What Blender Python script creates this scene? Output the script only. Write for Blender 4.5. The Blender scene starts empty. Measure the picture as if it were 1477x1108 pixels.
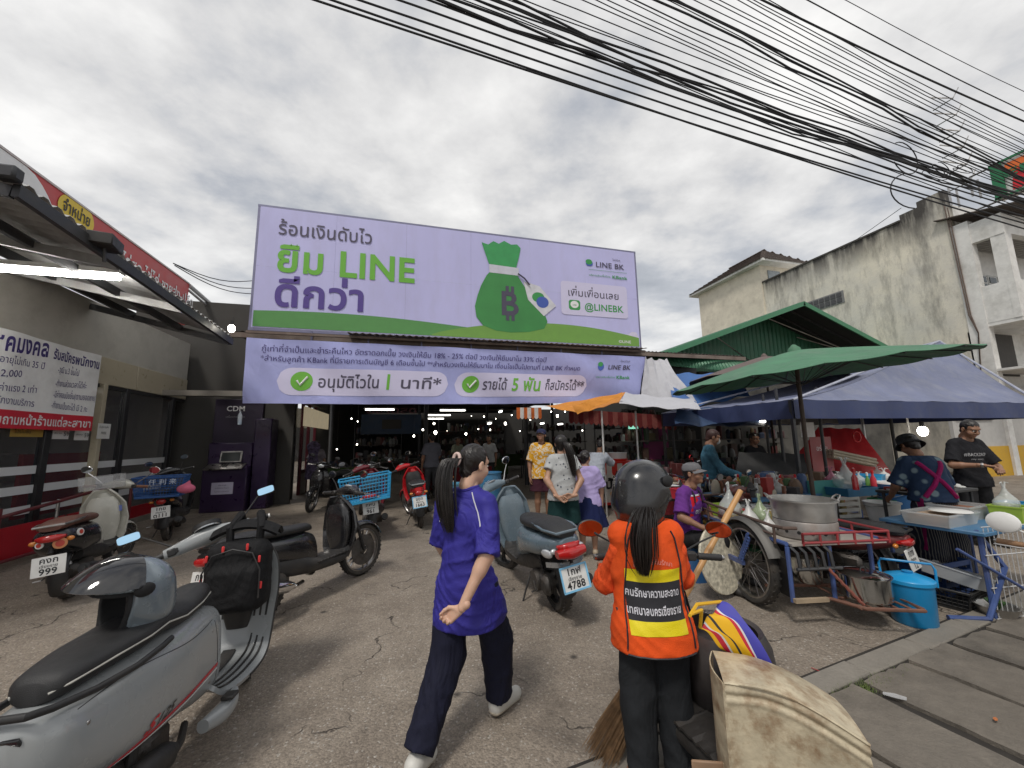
import bpy, math, random
import numpy as np
from mathutils import Vector, Matrix, Euler
random.seed(7)
D = bpy.data
SC = bpy.context.scene
COL = SC.collection
rad = math.radians
# ------------------------------------------------------------------ camera
CAM_H = 1.5
FPX = 555.0
_y, _p, _r = rad(15.4), rad(8.2), rad(-1.0)
FW = Vector((math.sin(_y)*math.cos(_p), math.cos(_y)*math.cos(_p), math.sin(_p)))
_rt = Vector((math.cos(_y), -math.sin(_y), 0)); _up = _rt.cross(FW)
RT = _rt*math.cos(_r)+_up*math.sin(_r); UP = -_rt*math.sin(_r)+_up*math.cos(_r)
cam_data = D.cameras.new('camera'); cam = D.objects.new('camera', cam_data); COL.objects.link(cam)
m3 = Matrix((RT, UP, -FW)).transposed()
cam.matrix_world = Matrix.Translation((0, 0, CAM_H)) @ m3.to_4x4()
cam_data.sensor_width = 36; cam_data.lens = 36*FPX/1477.0
cam_data.clip_start = 0.05; cam_data.clip_end = 600
SC.camera = cam
SC.render.resolution_x = 1024; SC.render.resolution_y = 768
# ------------------------------------------------------------------ world and sun
W = D.worlds.new('World'); SC.world = W; W.use_nodes = True
nt = W.node_tree; nt.nodes.clear()
def wn(t): return nt.nodes.new(t)
SUN_EL, SUN_AZ = rad(58), rad(-140)      # sun high, behind the camera on the left
out = wn('ShaderNodeOutputWorld'); bg = wn('ShaderNodeBackground'); bg.inputs['Strength'].default_value = 0.1
sky = wn('ShaderNodeTexSky'); sky.sky_type = 'NISHITA'; sky.sun_disc = False
sky.sun_elevation = SUN_EL; sky.sun_rotation = SUN_AZ
geo = wn('ShaderNodeTexCoord'); sep = wn('ShaderNodeSeparateXYZ')
nt.links.new(geo.outputs['Generated'], sep.inputs[0])
mx = wn('ShaderNodeMath'); mx.operation = 'MAXIMUM'; mx.inputs[1].default_value = 0.0
nt.links.new(sep.outputs['Z'], mx.inputs[0])
ad = wn('ShaderNodeMath'); ad.operation = 'ADD'; ad.inputs[1].default_value = 0.16
nt.links.new(mx.outputs[0], ad.inputs[0])
dv = wn('ShaderNodeVectorMath'); dv.operation = 'DIVIDE'
cb = wn('ShaderNodeCombineXYZ')
for i in range(3): nt.links.new(ad.outputs[0], cb.inputs[i])
nt.links.new(geo.outputs['Generated'], dv.inputs[0]); nt.links.new(cb.outputs[0], dv.inputs[1])
mp = wn('ShaderNodeMapping'); mp.inputs['Rotation'].default_value = (0, 0, 0.5); mp.inputs['Scale'].default_value = (1.0, 1.15, 0.3)
nt.links.new(dv.outputs[0], mp.inputs[0])
n1 = wn('ShaderNodeTexNoise'); n1.inputs['Scale'].default_value = 1.05; n1.inputs['Detail'].default_value = 9; n1.inputs['Roughness'].default_value = 0.54; n1.inputs['Distortion'].default_value = 0.12
n2 = wn('ShaderNodeTexNoise'); n2.inputs['Scale'].default_value = 2.9; n2.inputs['Detail'].default_value = 8; n2.inputs['Roughness'].default_value = 0.58
nt.links.new(mp.outputs[0], n1.inputs['Vector']); nt.links.new(mp.outputs[0], n2.inputs['Vector'])
mm = wn('ShaderNodeMath'); mm.operation = 'MULTIPLY_ADD'; mm.inputs[1].default_value = 0.40
nt.links.new(n2.outputs['Fac'], mm.inputs[0])
m2 = wn('ShaderNodeMath'); m2.operation = 'MULTIPLY'; m2.inputs[1].default_value = 0.64
nt.links.new(n1.outputs['Fac'], m2.inputs[0]); nt.links.new(m2.outputs[0], mm.inputs[2])
cr = wn('ShaderNodeValToRGB'); nt.links.new(mm.outputs[0], cr.inputs[0])
e = cr.color_ramp.elements
e[0].position = 0.37; e[0].color = (2.5, 2.7, 3.05, 1)
e[1].position = 0.66; e[1].color = (7.9, 7.8, 7.6, 1)
e2 = e.new(0.46); e2.color = (3.7, 3.85, 4.15, 1)
e2 = e.new(0.54); e2.color = (5.7, 5.65, 5.6, 1)
# pale band low over the roofs, as under any closed cloud deck
hz = wn('ShaderNodeMapRange'); hz.inputs['From Min'].default_value = 0.02; hz.inputs['From Max'].default_value = 0.5
hz.inputs['To Min'].default_value = 0.4; hz.inputs['To Max'].default_value = 0.0
nt.links.new(sep.outputs['Z'], hz.inputs['Value'])
mc = wn('ShaderNodeMixRGB'); mc.inputs[2].default_value = (7.3, 7.4, 7.4, 1)
nt.links.new(hz.outputs[0], mc.inputs[0]); nt.links.new(cr.outputs[0], mc.inputs[1])
mk = wn('ShaderNodeMixRGB'); mk.inputs[0].default_value = 0.93
nt.links.new(sky.outputs[0], mk.inputs[1]); nt.links.new(mc.outputs[0], mk.inputs[2])
nt.links.new(mk.outputs[0], bg.inputs['Color']); nt.links.new(bg.outputs[0], out.inputs['Surface'])
sd = D.lights.new('sun', 'SUN'); sd.energy = 1.5; sd.angle = rad(10); sd.color = (1, 0.95, 0.88)
so = D.objects.new('sun', sd); COL.objects.link(so)
sv = Vector((math.sin(SUN_AZ)*math.cos(SUN_EL), math.cos(SUN_AZ)*math.cos(SUN_EL), math.sin(SUN_EL)))
so.rotation_euler = sv.to_track_quat('Z', 'Y').to_euler(); so.location = (0, 0, 30)
SC.view_settings.view_transform = 'Standard'; SC.view_settings.look = 'None'
SC.view_settings.exposure = 0.42; SC.view_settings.gamma = 1.0

def at(px, py, X=None, Y=None, Z=None):
    """point of the place seen at a photo position, on the plane X=, Y= or Z="""
    d = RT*((px-738.5)/FPX) - UP*((py-554.0)/FPX) + FW
    c = Vector((0, 0, CAM_H))
    for i, v in enumerate((X, Y, Z)):
        if v is not None: return c + d*((v-c[i])/d[i])

# ------------------------------------------------------------------ materials
_M = {}
def mat(name, col=(.5, .5, .5), rough=.55, metal=0., var=.12, scale=6., bump=0., bscale=None, coat=0., emit=None, es=0., alpha=None, trans=0., dirt=None, dirt_amt=.35, dscale=2.2, stretch=None, sub=0., spec=.5, rvar=.12, wrinkle=0., wscale=5.):
    if name in _M: return _M[name]
    m = D.materials.new(name); m.use_nodes = True; _M[name] = m
    t = m.node_tree; b = t.nodes['Principled BSDF']; L = t.links
    b.inputs['Roughness'].default_value = rough; b.inputs['Metallic'].default_value = metal
    b.inputs['Coat Weight'].default_value = coat; b.inputs['Coat Roughness'].default_value = .08
    b.inputs['Specular IOR Level'].default_value = spec
    if sub: b.inputs['Subsurface Weight'].default_value = sub; b.inputs['Subsurface Radius'].default_value = (.02, .008, .004)
    c4 = (*col, 1)
    b.inputs['Base Color'].default_value = c4
    if trans: b.inputs['Transmission Weight'].default_value = trans
    if alpha is not None: b.inputs['Alpha'].default_value = alpha
    if emit: b.inputs['Emission Color'].default_value = (*emit, 1); b.inputs['Emission Strength'].default_value = es
    tc = t.nodes.new('ShaderNodeTexCoord'); vec = tc.outputs['Object']
    if stretch:
        mpp = t.nodes.new('ShaderNodeMapping'); mpp.inputs['Scale'].default_value = stretch
        L.new(vec, mpp.inputs[0]); vec = mpp.outputs[0]
    cur = None
    if var:
        n = t.nodes.new('ShaderNodeTexNoise'); n.inputs['Scale'].default_value = scale; n.inputs['Detail'].default_value = 6; n.inputs['Roughness'].default_value = .6
        L.new(vec, n.inputs['Vector'])
        r = t.nodes.new('ShaderNodeMapRange'); r.inputs['From Min'].default_value = .3; r.inputs['From Max'].default_value = .7
        r.inputs['To Min'].default_value = 1-var; r.inputs['To Max'].default_value = 1+var
        L.new(n.outputs['Fac'], r.inputs['Value'])
        mu = t.nodes.new('ShaderNodeVectorMath'); mu.operation = 'SCALE'; mu.inputs[0].default_value = col
        L.new(r.outputs[0], mu.inputs['Scale']); cur = mu.outputs[0]
        rr = t.nodes.new('ShaderNodeMapRange'); rr.inputs['To Min'].default_value = max(rough-rvar, .02); rr.inputs['To Max'].default_value = min(rough+rvar, 1)
        rr.inputs['From Min'].default_value = .3; rr.inputs['From Max'].default_value = .7
        L.new(n.outputs['Fac'], rr.inputs['Value']); L.new(rr.outputs[0], b.inputs['Roughness'])
    if dirt:
        n = t.nodes.new('ShaderNodeTexNoise'); n.inputs['Scale'].default_value = dscale; n.inputs['Detail'].default_value = 9; n.inputs['Roughness'].default_value = .68
        L.new(vec, n.inputs['Vector'])
        r = t.nodes.new('ShaderNodeMapRange'); r.inputs['From Min'].default_value = .46; r.inputs['From Max'].default_value = .68; r.inputs['To Max'].default_value = dirt_amt
        L.new(n.outputs['Fac'], r.inputs['Value'])
        x = t.nodes.new('ShaderNodeMixRGB'); x.inputs[2].default_value = (*dirt, 1); L.new(r.outputs[0], x.inputs[0])
        if cur: L.new(cur, x.inputs[1])
        else: x.inputs[1].default_value = c4
        cur = x.outputs[0]
    if cur: L.new(cur, b.inputs['Base Color'])
    if bump:
        n = t.nodes.new('ShaderNodeTexNoise'); n.inputs['Scale'].default_value = bscale or scale*6; n.inputs['Detail'].default_value = 5
        L.new(vec, n.inputs['Vector'])
        bp = t.nodes.new('ShaderNodeBump'); bp.inputs['Strength'].default_value = bump; bp.inputs['Distance'].default_value = .01
        L.new(n.outputs['Fac'], bp.inputs['Height']); L.new(bp.outputs[0], b.inputs['Normal'])
        if wrinkle:
            mpw = t.nodes.new('ShaderNodeMapping'); mpw.inputs['Scale'].default_value = (1, 1, .55); mpw.inputs['Rotation'].default_value = (.3, .5, .2); L.new(tc.outputs['Object'], mpw.inputs[0])
            n = t.nodes.new('ShaderNodeTexNoise'); n.inputs['Scale'].default_value = wscale; n.inputs['Detail'].default_value = 3; n.inputs['Distortion'].default_value = 1.6; n.inputs['Roughness'].default_value = .45
            L.new(mpw.outputs[0], n.inputs['Vector'])
            b2 = t.nodes.new('ShaderNodeBump'); b2.inputs['Strength'].default_value = wrinkle; b2.inputs['Distance'].default_value = .07; L.new(n.outputs['Fac'], b2.inputs['Height']); L.new(b2.outputs[0], bp.inputs['Normal'])
    return m
def glass(name, col=(.8, .85, .88), a=.25, rough=.03):
    return mat(name, col, rough, var=0, alpha=a, spec=.8)

# ------------------------------------------------------------------ mesh builder
class MB:
    def __init__(s): s.v = []; s.f = []
    def add(s, v, f):
        n = len(s.v); s.v += [tuple(p) for p in v]; s.f += [tuple(i+n for i in q) for q in f]; return s
    def box(s, c, d, rz=0., bev=0., rot=None):
        x, y, z = d[0]/2, d[1]/2, d[2]/2
        R = rot if rot is not None else Matrix.Rotation(rz, 3, 'Z')
        if bev:
            b = min(bev, x*.9, y*.9, z*.9); pts = []; fs = []
            # chamfered box: 24 verts
            def P(sx, sy, sz, k):
                q = [sx*(x-b), sy*(y-b), sz*(z-b)]; q[k] = (sx*x, sy*y, sz*z)[k]; return q
            idx = {}
            for sx in (-1, 1):
                for sy in (-1, 1):
                    for sz in (-1, 1):
                        for k in range(3): idx[sx, sy, sz, k] = len(pts); pts.append(P(sx, sy, sz, k))
            I = idx
            for k in range(3):
                for sg in (-1, 1):
                    o = [(-1, -1), (1, -1), (1, 1), (-1, 1)]
                    q = []
                    for a_, b_ in o:
                        t = [0, 0, 0]; t[k] = sg; t[(k+1) % 3] = a_; t[(k+2) % 3] = b_
                        q.append(I[t[0], t[1], t[2], k])
                    fs.append(q if sg > 0 else q[::-1])
            for k in range(3):   # edges along axis k
                u, w = (k+1) % 3, (k+2) % 3
                for a_ in (-1, 1):
                    for b_ in (-1, 1):
                        def T(e): t = [0, 0, 0]; t[k] = e; t[u] = a_; t[w] = b_; return tuple(t)
                        q = [I[(*T(-1), u)], I[(*T(1), u)], I[(*T(1), w)], I[(*T(-1), w)]]
                        fs.append(q if a_*b_ < 0 else q[::-1])
            for sx in (-1, 1):
                for sy in (-1, 1):
                    for sz in (-1, 1):
                        q = [I[sx, sy, sz, 0], I[sx, sy, sz, 1], I[sx, sy, sz, 2]]
                        fs.append(q if sx*sy*sz > 0 else q[::-1])
        else:
            pts = [(i*x, j*y, k*z) for i in (-1, 1) for j in (-1, 1) for k in (-1, 1)]
            fs = [(0, 1, 3, 2), (4, 6, 7, 5), (0, 4, 5, 1), (2, 3, 7, 6), (0, 2, 6, 4), (1, 5, 7, 3)]
        c = Vector(c)
        return s.add([R @ Vector(p) + c for p in pts], fs)
    def tube(s, pts, r, n=8, cap=True, closed=False):
        pts = [Vector(p) for p in pts]; N = len(pts)
        rs = r if isinstance(r, (list, tuple)) else [r]*N
        V = []; prev = None
        for i, p in enumerate(pts):
            if closed: t = pts[(i+1) % N]-pts[i-1]
            else: t = pts[min(i+1, N-1)]-pts[max(i-1, 0)]
            t = t.normalized() if t.length > 1e-9 else Vector((0, 0, 1))
            if prev is None:
                a = Vector((0, 0, 1)) if abs(t.z) < .9 else Vector((1, 0, 0)); u = t.cross(a).normalized()
            else:
                u = prev - t*prev.dot(t); u = u.normalized() if u.length > 1e-6 else t.orthogonal().normalized()
            prev = u; w = t.cross(u)
            V += [p + (u*math.cos(2*math.pi*k/n) + w*math.sin(2*math.pi*k/n))*rs[i] for k in range(n)]
        F = []
        for i in range(N if closed else N-1):
            j = (i+1) % N
            for k in range(n): F.append((i*n+k, i*n+(k+1) % n, j*n+(k+1) % n, j*n+k))
        if cap and not closed: F.append(tuple(range(n))[::-1]); F.append(tuple((N-1)*n+k for k in range(n)))
        return s.add(V, F)
    def lathe(s, prof, c=(0, 0, 0), axis='Z', n=24, rot=None, a0=0., a1=2*math.pi):
        full = abs(a1-a0-2*math.pi) < 1e-6; m = n if full else n+1
        V = []
        for (r, h) in prof:
            for k in range(m):
                a = a0+(a1-a0)*k/n
                p = Vector((r*math.cos(a), r*math.sin(a), h))
                if axis == 'X': p = Vector((h, p.x, p.y))
                elif axis == 'Y': p = Vector((p.y, h, p.x))
                if rot is not None: p = rot @ p
                V.append(p+Vector(c))
        F = []
        for i in range(len(prof)-1):
            for k in range(n):
                k2 = (k+1) % m
                F.append((i*m+k, i*m+k2, (i+1)*m+k2, (i+1)*m+k))
        return s.add(V, F)
    def cyl(s, a, b, r, n=16, r2=None):
        return s.tube([a, b], [r, r if r2 is None else r2], n)
    def prism(s, poly, h0, h1, axis='Z'):
        n = len(poly)
        def Q(p, h): return {'Z': (p[0], p[1], h), 'Y': (p[0], h, p[1]), 'X': (h, p[0], p[1])}[axis]
        V = [Q(p, h0) for p in poly]+[Q(p, h1) for p in poly]
        F = [tuple(range(n))[::-1], tuple(range(n, 2*n))]+[(i, (i+1) % n, n+(i+1) % n, n+i) for i in range(n)]
        return s.add(V, F)
    def sheet(s, fn, nu, nv, th=.004):
        """closed thin shell over fn(u,v) -> point; th can be a number"""
        P = [[Vector(fn(i/nu, j/nv)) for j in range(nv+1)] for i in range(nu+1)]
        N = [[None]*(nv+1) for _ in range(nu+1)]
        for i in range(nu+1):
            for j in range(nv+1):
                a = P[min(i+1, nu)][j]-P[max(i-1, 0)][j]; b = P[i][min(j+1, nv)]-P[i][max(j-1, 0)]
                c = a.cross(b); N[i][j] = c.normalized() if c.length > 1e-12 else Vector((0, 0, 1))
        M = nv+1; K = (nu+1)*M
        V = [P[i][j]+N[i][j]*th/2 for i in range(nu+1) for j in range(M)]+[P[i][j]-N[i][j]*th/2 for i in range(nu+1) for j in range(M)]
        F = []
        for i in range(nu):
            for j in range(nv):
                a, b, c, d = i*M+j, (i+1)*M+j, (i+1)*M+j+1, i*M+j+1
                F.append((a, b, c, d)); F.append((d+K, c+K, b+K, a+K))
        for j in range(nv):
            F.append((j, j+1, j+1+K, j+K)); q = nu*M+j; F.append((q+1, q, q+K, q+1+K))
        for i in range(nu):
            q = i*M; F.append((q+M, q, q+K, q+M+K)); q = i*M+nv; F.append((q, q+M, q+M+K, q+K))
        return s.add(V, F)
    def loft(s, secs, n=20, sub=3, axis='Y'):
        """secs: (pos along axis, cx, cz, half width, half height, exponent[, flat bottom]) rings, smoothed between"""
        S = [list(q)+[2.2]*(6-len(q)) for q in secs]
        R = []
        for i in range(len(S)-1):
            p0, p1, p2, p3 = S[max(i-1, 0)], S[i], S[i+1], S[min(i+2, len(S)-1)]
            for k in range(sub):
                t = k/sub
                R.append([.5*((2*b)+(-a+c)*t+(2*a-5*b+4*c-d)*t*t+(-a+3*b-3*c+d)*t**3) for a, b, c, d in zip(p0, p1, p2, p3)])
        R.append(S[-1])
        V = []
        for q in R:
            y, cx, cz, hw, hh, ex = q[:6]; hw = max(hw, .001); hh = max(hh, .001)
            for k in range(n):
                a = 2*math.pi*k/n; ca, sa = math.cos(a), math.sin(a)
                u = hw*math.copysign(abs(ca)**(2/ex), ca); w = hh*math.copysign(abs(sa)**(2/ex), sa)
                V.append({'Y': (cx+u, y, cz+w), 'X': (y, cx+u, cz+w), 'Z': (cx+u, cz+w, y)}[axis])
        F = [(i*n+k, i*n+(k+1) % n, (i+1)*n+(k+1) % n, (i+1)*n+k) for i in range(len(R)-1) for k in range(n)]
        F.append(tuple(range(n))[::-1]); F.append(tuple((len(R)-1)*n+k for k in range(n)))
        return s.add(V, F)
    def sphere(s, c, r, nu=16, nv=10, rot=None):
        r = (r, r, r) if not isinstance(r, (list, tuple)) else r
        V = []
        for j in range(nv+1):
            t = math.pi*j/nv
            for k in range(nu):
                a = 2*math.pi*k/nu; p = Vector((r[0]*math.sin(t)*math.cos(a), r[1]*math.sin(t)*math.sin(a), r[2]*math.cos(t)))
                V.append((rot @ p if rot is not None else p)+Vector(c))
        return s.add(V, [(j*nu+k, (j+1)*nu+k, (j+1)*nu+(k+1) % nu, j*nu+(k+1) % nu) for j in range(nv) for k in range(nu)])
    def xf(s, M):
        s.v = [tuple(M @ Vector(p)) for p in s.v]; return s
    def mesh(s, name):
        me = D.meshes.new(name); me.from_pydata(s.v, [], s.f); me.update(); return me
    def build(s, name, m=None, parent=None, smooth=None, label=None, loc=None, rot=None, stuff=False, fix=True):
        me = s.mesh(name)
        import bmesh
        bm = bmesh.new(); bm.from_mesh(me)
        bmesh.ops.remove_doubles(bm, verts=bm.verts, dist=1e-5)
        if fix: bmesh.ops.recalc_face_normals(bm, faces=bm.faces)
        bm.to_mesh(me); bm.free()
        if smooth is not False:
            me.polygons.foreach_set('use_smooth', [True]*len(me.polygons))
            me.set_sharp_from_angle(angle=rad(smooth if smooth else 38))
        return link(name, me, m, parent, label, loc, rot, stuff)

def link(name, me, m=None, parent=None, label=None, loc=None, rot=None, stuff=False):
    o = D.objects.new(name, me); COL.objects.link(o)
    if m is not None and me is not None and not me.materials: me.materials.append(m)
    if parent is not None: o.parent = parent
    if loc is not None: o.location = loc
    if rot is not None: o.rotation_euler = rot
    if label: o['label'] = label
    if stuff: o['kind'] = 'stuff'
    return o
def tag(o, label, cat, group=None):
    o['label'] = label; o['category'] = cat
    if group: o['group'] = group
    return o
def thing(name, label, cat, loc=(0, 0, 0), rz=0., group=None, rot=None):
    o = D.objects.new(name, None); COL.objects.link(o); o.empty_display_size = .2
    o.location = loc; o.rotation_euler = rot if rot is not None else (0, 0, rz)
    return tag(o, label, cat, group)
def struct(o): o['kind'] = 'structure'; return o
def dup(o, parent=None, **kw):
    c = o.copy(); COL.objects.link(c); c.parent = parent
    if parent is None:
        for k in ('loc', 'rot'):
            if k in kw: setattr(c, {'loc': 'location', 'rot': 'rotation_euler'}[k], kw[k])
        if 'label' in kw: c['label'] = kw['label']
        if 'group' in kw: c['group'] = kw['group']
    for ch in list(o.children): dup(ch, c)
    return c

# ------------------------------------------------------------------ lettering (own spacing, marks stacked)
_G = {}
UPPER = 'ัิีึืํ็'; TONE = '่้๊๋์'
def glyph(c, off=0.):
    k = (c, off)
    if k in _G: return _G[k]
    def g(s_, o_):
        cu = D.curves.new('g', 'FONT'); cu.body = s_; cu.resolution_u = 3; cu.offset = o_
        ob = D.objects.new('g', cu); COL.objects.link(ob); me = D.meshes.new_from_object(ob)
        r = ([tuple(v.co) for v in me.vertices], [tuple(p.vertices) for p in me.polygons])
        D.objects.remove(ob); D.curves.remove(cu); D.meshes.remove(me); return r
    base = max(v[0] for v in g('|', 0)[0]); adv = max(v[0] for v in g(c+'|', 0)[0])-base
    v, f = g(c, off) if c.strip() else ([], [])
    _G[k] = (v, f, adv); return _G[k]
def layout(txt, size, bold=0., align='L'):
    V = []; F = []; x = 0.; prev = ''
    for c in txt:
        v, f, adv = glyph(c, bold)
        dy = .21 if (c in TONE and prev in UPPER and prev) else 0.
        if c in TONE and prev == 'ำ': dy = .2
        n = len(V); V += [((p[0]+x)*size, (p[1]+dy)*size) for p in v]; F += [tuple(i+n for i in q) for q in f]
        x += adv*(1.0) + (bold*1.2 if adv > .05 else 0)
        prev = c
    w = x*size; sh = {'L': 0, 'C': -w/2, 'R': -w}[align]
    return [(a+sh, b) for a, b in V], F, w
def text(txt, size, m, parent, fn, bold=0., align='L', name='lettering', width=None, squash=1., slant=0.):
    """fn(u,v) -> 3-d point; width forces total width"""
    V, F, w = layout(txt, size, bold, align)
    k = 1. if not width else width/max(w, 1e-6)
    me = D.meshes.new(name); me.from_pydata([tuple(fn((a+slant*b)*k, b*squash)) for a, b in V], [], F); me.update()
    return link(name, me, m, parent)
def plane_fn(o, u, v):
    o, u, v = Vector(o), Vector(u), Vector(v)
    return lambda a, b: o+u*a+v*b

# ------------------------------------------------------------------ signed-distance bodies
def S_cone(P, a, b, ra, rb, fl=(1, 1, 1), cap=None):
    a = np.array(a, float); b = np.array(b, float); fl = np.array(fl, float)
    p = (P-a)/fl; ba = (b-a)/fl; L = (ba*ba).sum()
    t = np.clip((p@ba)/max(L, 1e-9), 0, 1)
    d = np.sqrt(((p-t[:, None]*ba)**2).sum(1))-(ra+(rb-ra)*t)
    d = d*fl.min()
    if cap:
        u = (b-a)/max(np.linalg.norm(b-a), 1e-9)
        if 'b' in cap: d = np.maximum(d, (P-b)@u)
        if 'a' in cap: d = np.maximum(d, -((P-a)@u))
    return d
def S_ell(P, c, r, R=None):
    p = P-np.array(c, float)
    if R is not None: p = p@np.array(R)
    r = np.array(r, float); q = p/r; k0 = np.sqrt((q*q).sum(1)); k1 = np.sqrt(((q/r)**2).sum(1))
    return k0*(k0-1)/np.maximum(k1, 1e-6)
def S_box(P, c, h, r=.01, R=None):
    p = P-np.array(c, float)
    if R is not None: p = p@np.array(R)
    q = np.abs(p)-(np.array(h, float)-r)
    return np.sqrt((np.maximum(q, 0)**2).sum(1))+np.minimum(q.max(1), 0)-r
def smin(a, b, k):
    h = np.clip(.5+.5*(b-a)/k, 0, 1); return b*(1-h)+a*h-k*h*(1-h)
def prims_d(P, prims, k):
    d = None
    for q in prims:
        kk = k
        if q[0] == 'c': x = S_cone(P, *q[1:])
        elif q[0] == 'e': x = S_ell(P, *q[1:])
        elif q[0] == 'b': x = S_box(P, *q[1:])
        d = x if d is None else smin(d, x, kk)
    return d
def snet(fn, lo, hi, h):
    lo = np.array(lo, float); hi = np.array(hi, float); n = np.maximum(np.ceil((hi-lo)/h).astype(int)+1, 4)
    ax = [lo[i]+h*np.arange(n[i]) for i in range(3)]
    G = np.stack(np.meshgrid(*ax, indexing='ij'), -1).reshape(-1, 3)
    Dv = fn(G).reshape(n); Dv[0], Dv[-1] = .01, .01; Dv[:, 0] = .01; Dv[:, -1] = .01; Dv[:, :, 0] = .01; Dv[:, :, -1] = .01
    S = Dv < 0; m = n-1
    acc = np.zeros((*m, 3)); cnt = np.zeros(m)
    def cor(dx, dy, dz): return (slice(dx, dx+m[0]), slice(dy, dy+m[1]), slice(dz, dz+m[2]))
    C = [(i, j, k) for i in (0, 1) for j in (0, 1) for k in (0, 1)]
    for p in C:
        for a in range(3):
            if p[a] == 0:
                q = list(p); q[a] = 1
                d0, d1 = Dv[cor(*p)], Dv[cor(*q)]; x = (S[cor(*p)] != S[cor(*q)])
                t = np.where(x, d0/np.where(x, d0-d1, 1), 0)
                for b in range(3):
                    acc[..., b] += np.where(x, p[b]+(t if a == b else 0), 0)
                cnt += x
    act = cnt > 0; idx = -np.ones(m, int); idx[act] = np.arange(act.sum())
    ijk = np.argwhere(act); V = lo+h*(ijk+acc[act]/cnt[act][:, None])
    F = []
    for a in range(3):
        b, c = (a+1) % 3, (a+2) % 3
        s0 = [slice(None)]*3; s1 = [slice(None)]*3; s0[a] = slice(0, -1); s1[a] = slice(1, None)
        x = S[tuple(s0)] != S[tuple(s1)]; E = np.argwhere(x)
        ok = (E[:, b] > 0) & (E[:, c] > 0) & (E[:, b] < m[b]) & (E[:, c] < m[c]); E = E[ok]
        ins = S[E[:, 0], E[:, 1], E[:, 2]]
        def I(db, dc):
            Q = E.copy(); Q[:, b] += db; Q[:, c] += dc; return idx[Q[:, 0], Q[:, 1], Q[:, 2]]
        q = np.stack([I(-1, -1), I(0, -1), I(0, 0), I(-1, 0)], 1)
        q[~ins] = q[~ins][:, ::-1]; F.append(q)
    return V, np.concatenate(F)
def arr_mesh(name, V, F):
    me = D.meshes.new(name); V = np.asarray(V, float); F = np.asarray(F, int)
    me.vertices.add(len(V)); me.vertices.foreach_set('co', V.ravel())
    me.loops.add(F.size); me.loops.foreach_set('vertex_index', F.ravel())
    me.polygons.add(len(F)); me.polygons.foreach_set('loop_start', np.arange(0, F.size, F.shape[1]))
    me.update(calc_edges=True); me.validate()
    me.polygons.foreach_set('use_smooth', [True]*len(me.polygons)); return me
def bounds(prims, pad):
    lo = np.full(3, 9e9); hi = -lo
    for q in prims:
        if q[0] == 'c':
            r = max(q[3], q[4])*max(q[5] if len(q) > 5 and q[5] is not None else (1,)); pts = [np.array(q[1]), np.array(q[2])]
        else: r = max(q[2]); pts = [np.array(q[1])]
        for p in pts: lo = np.minimum(lo, p-r); hi = np.maximum(hi, p+r)
    return lo-pad, hi+pad
def sdf(prims, h=.012, k=.03, mod=None, pad=.03, box=None):
    lo, hi = box if box else bounds(prims, pad)
    def fn(P):
        d = prims_d(P, prims, k); return mod(P, d) if mod else d
    return snet(fn, lo, hi, h)
def merge(*vf):
    V = []; F = []; n = 0
    for v, f in vf: V.append(v); F.append(np.asarray(f)+n); n += len(v)
    return np.concatenate(V), np.concatenate(F)
def smooth_vf(V, F, it=1):
    V = V.copy()
    e = np.concatenate([F[:, [i, (i+1) % F.shape[1]]] for i in range(F.shape[1])]); e = np.concatenate([e, e[:, ::-1]])
    for _ in range(it):
        A = np.zeros_like(V); c = np.zeros(len(V)); np.add.at(A, e[:, 0], V[e[:, 1]]); np.add.at(c, e[:, 0], 1)
        V = V*.5+.5*A/np.maximum(c, 1)[:, None]
    return V
# ------------------------------------------------------------------ people
SKIN = mat('skin', (.42, .24, .16), .5, var=.08, scale=9, sub=.15)
SKIN2 = mat('skin_tan', (.27, .14, .085), .5, var=.1, scale=9, sub=.1)
SKIN_PALE = mat('skin_pale', (.56, .35, .25), .5, var=.07, scale=9, sub=.15)
HAIR = mat('hair_black', (.012, .009, .008), .38, var=.5, scale=40, bump=.5, bscale=90, stretch=(1, 1, .12))
EYE = mat('eye', (.02, .012, .01), .15, var=0)
EYEW = mat('eye_white', (.7, .68, .64), .3, var=0)
LIP = mat('lips', (.36, .12, .1), .45, var=.05)
def fab(name, col, var=.1, bump=.25, rough=.85, **k): return mat(name, col, rough, var=var, scale=k.pop('scale', 7), bump=bump, bscale=k.pop('bscale', 260), spec=.2, wrinkle=k.pop('wrinkle', .45), wscale=k.pop('wscale', 5.), **k)
def npa(*a): return np.array(a, float)
def stand(H=1.6, sw=1.):
    J = dict(H=H, pel=npa(0, 0, .52*H), waist=npa(0, .0, .61*H), chest=npa(0, 0, .72*H), neck=npa(0, -.005*H, .83*H), head=npa(0, .012*H, .925*H))
    for s, n in ((-1, 'L'), (1, 'R')):
        J['sh'+n] = npa(s*.102*H*sw, -.005*H, .795*H); J['el'+n] = npa(s*.135*H, -.01*H, .625*H); J['wr'+n] = npa(s*.145*H, .03*H, .475*H)
        J['hip'+n] = npa(s*.052*H, 0, .5*H); J['kn'+n] = npa(s*.058*H, .012*H, .27*H); J['an'+n] = npa(s*.058*H, -.01*H, .045*H)
        J['toe'+n] = npa(s*.07*H, .1*H, .018*H)
        J['hd'+n] = npa(0, .1, -1.); J['hn'+n] = npa(-s, 0, 0.)     # hand direction, palm normal
    J['yaw'] = 0.; J['nod'] = 0.; J['tilt'] = 0.
    return J
def headR(J): return np.array(Euler((J['nod'], J['tilt'], J['yaw'])).to_matrix())
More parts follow.
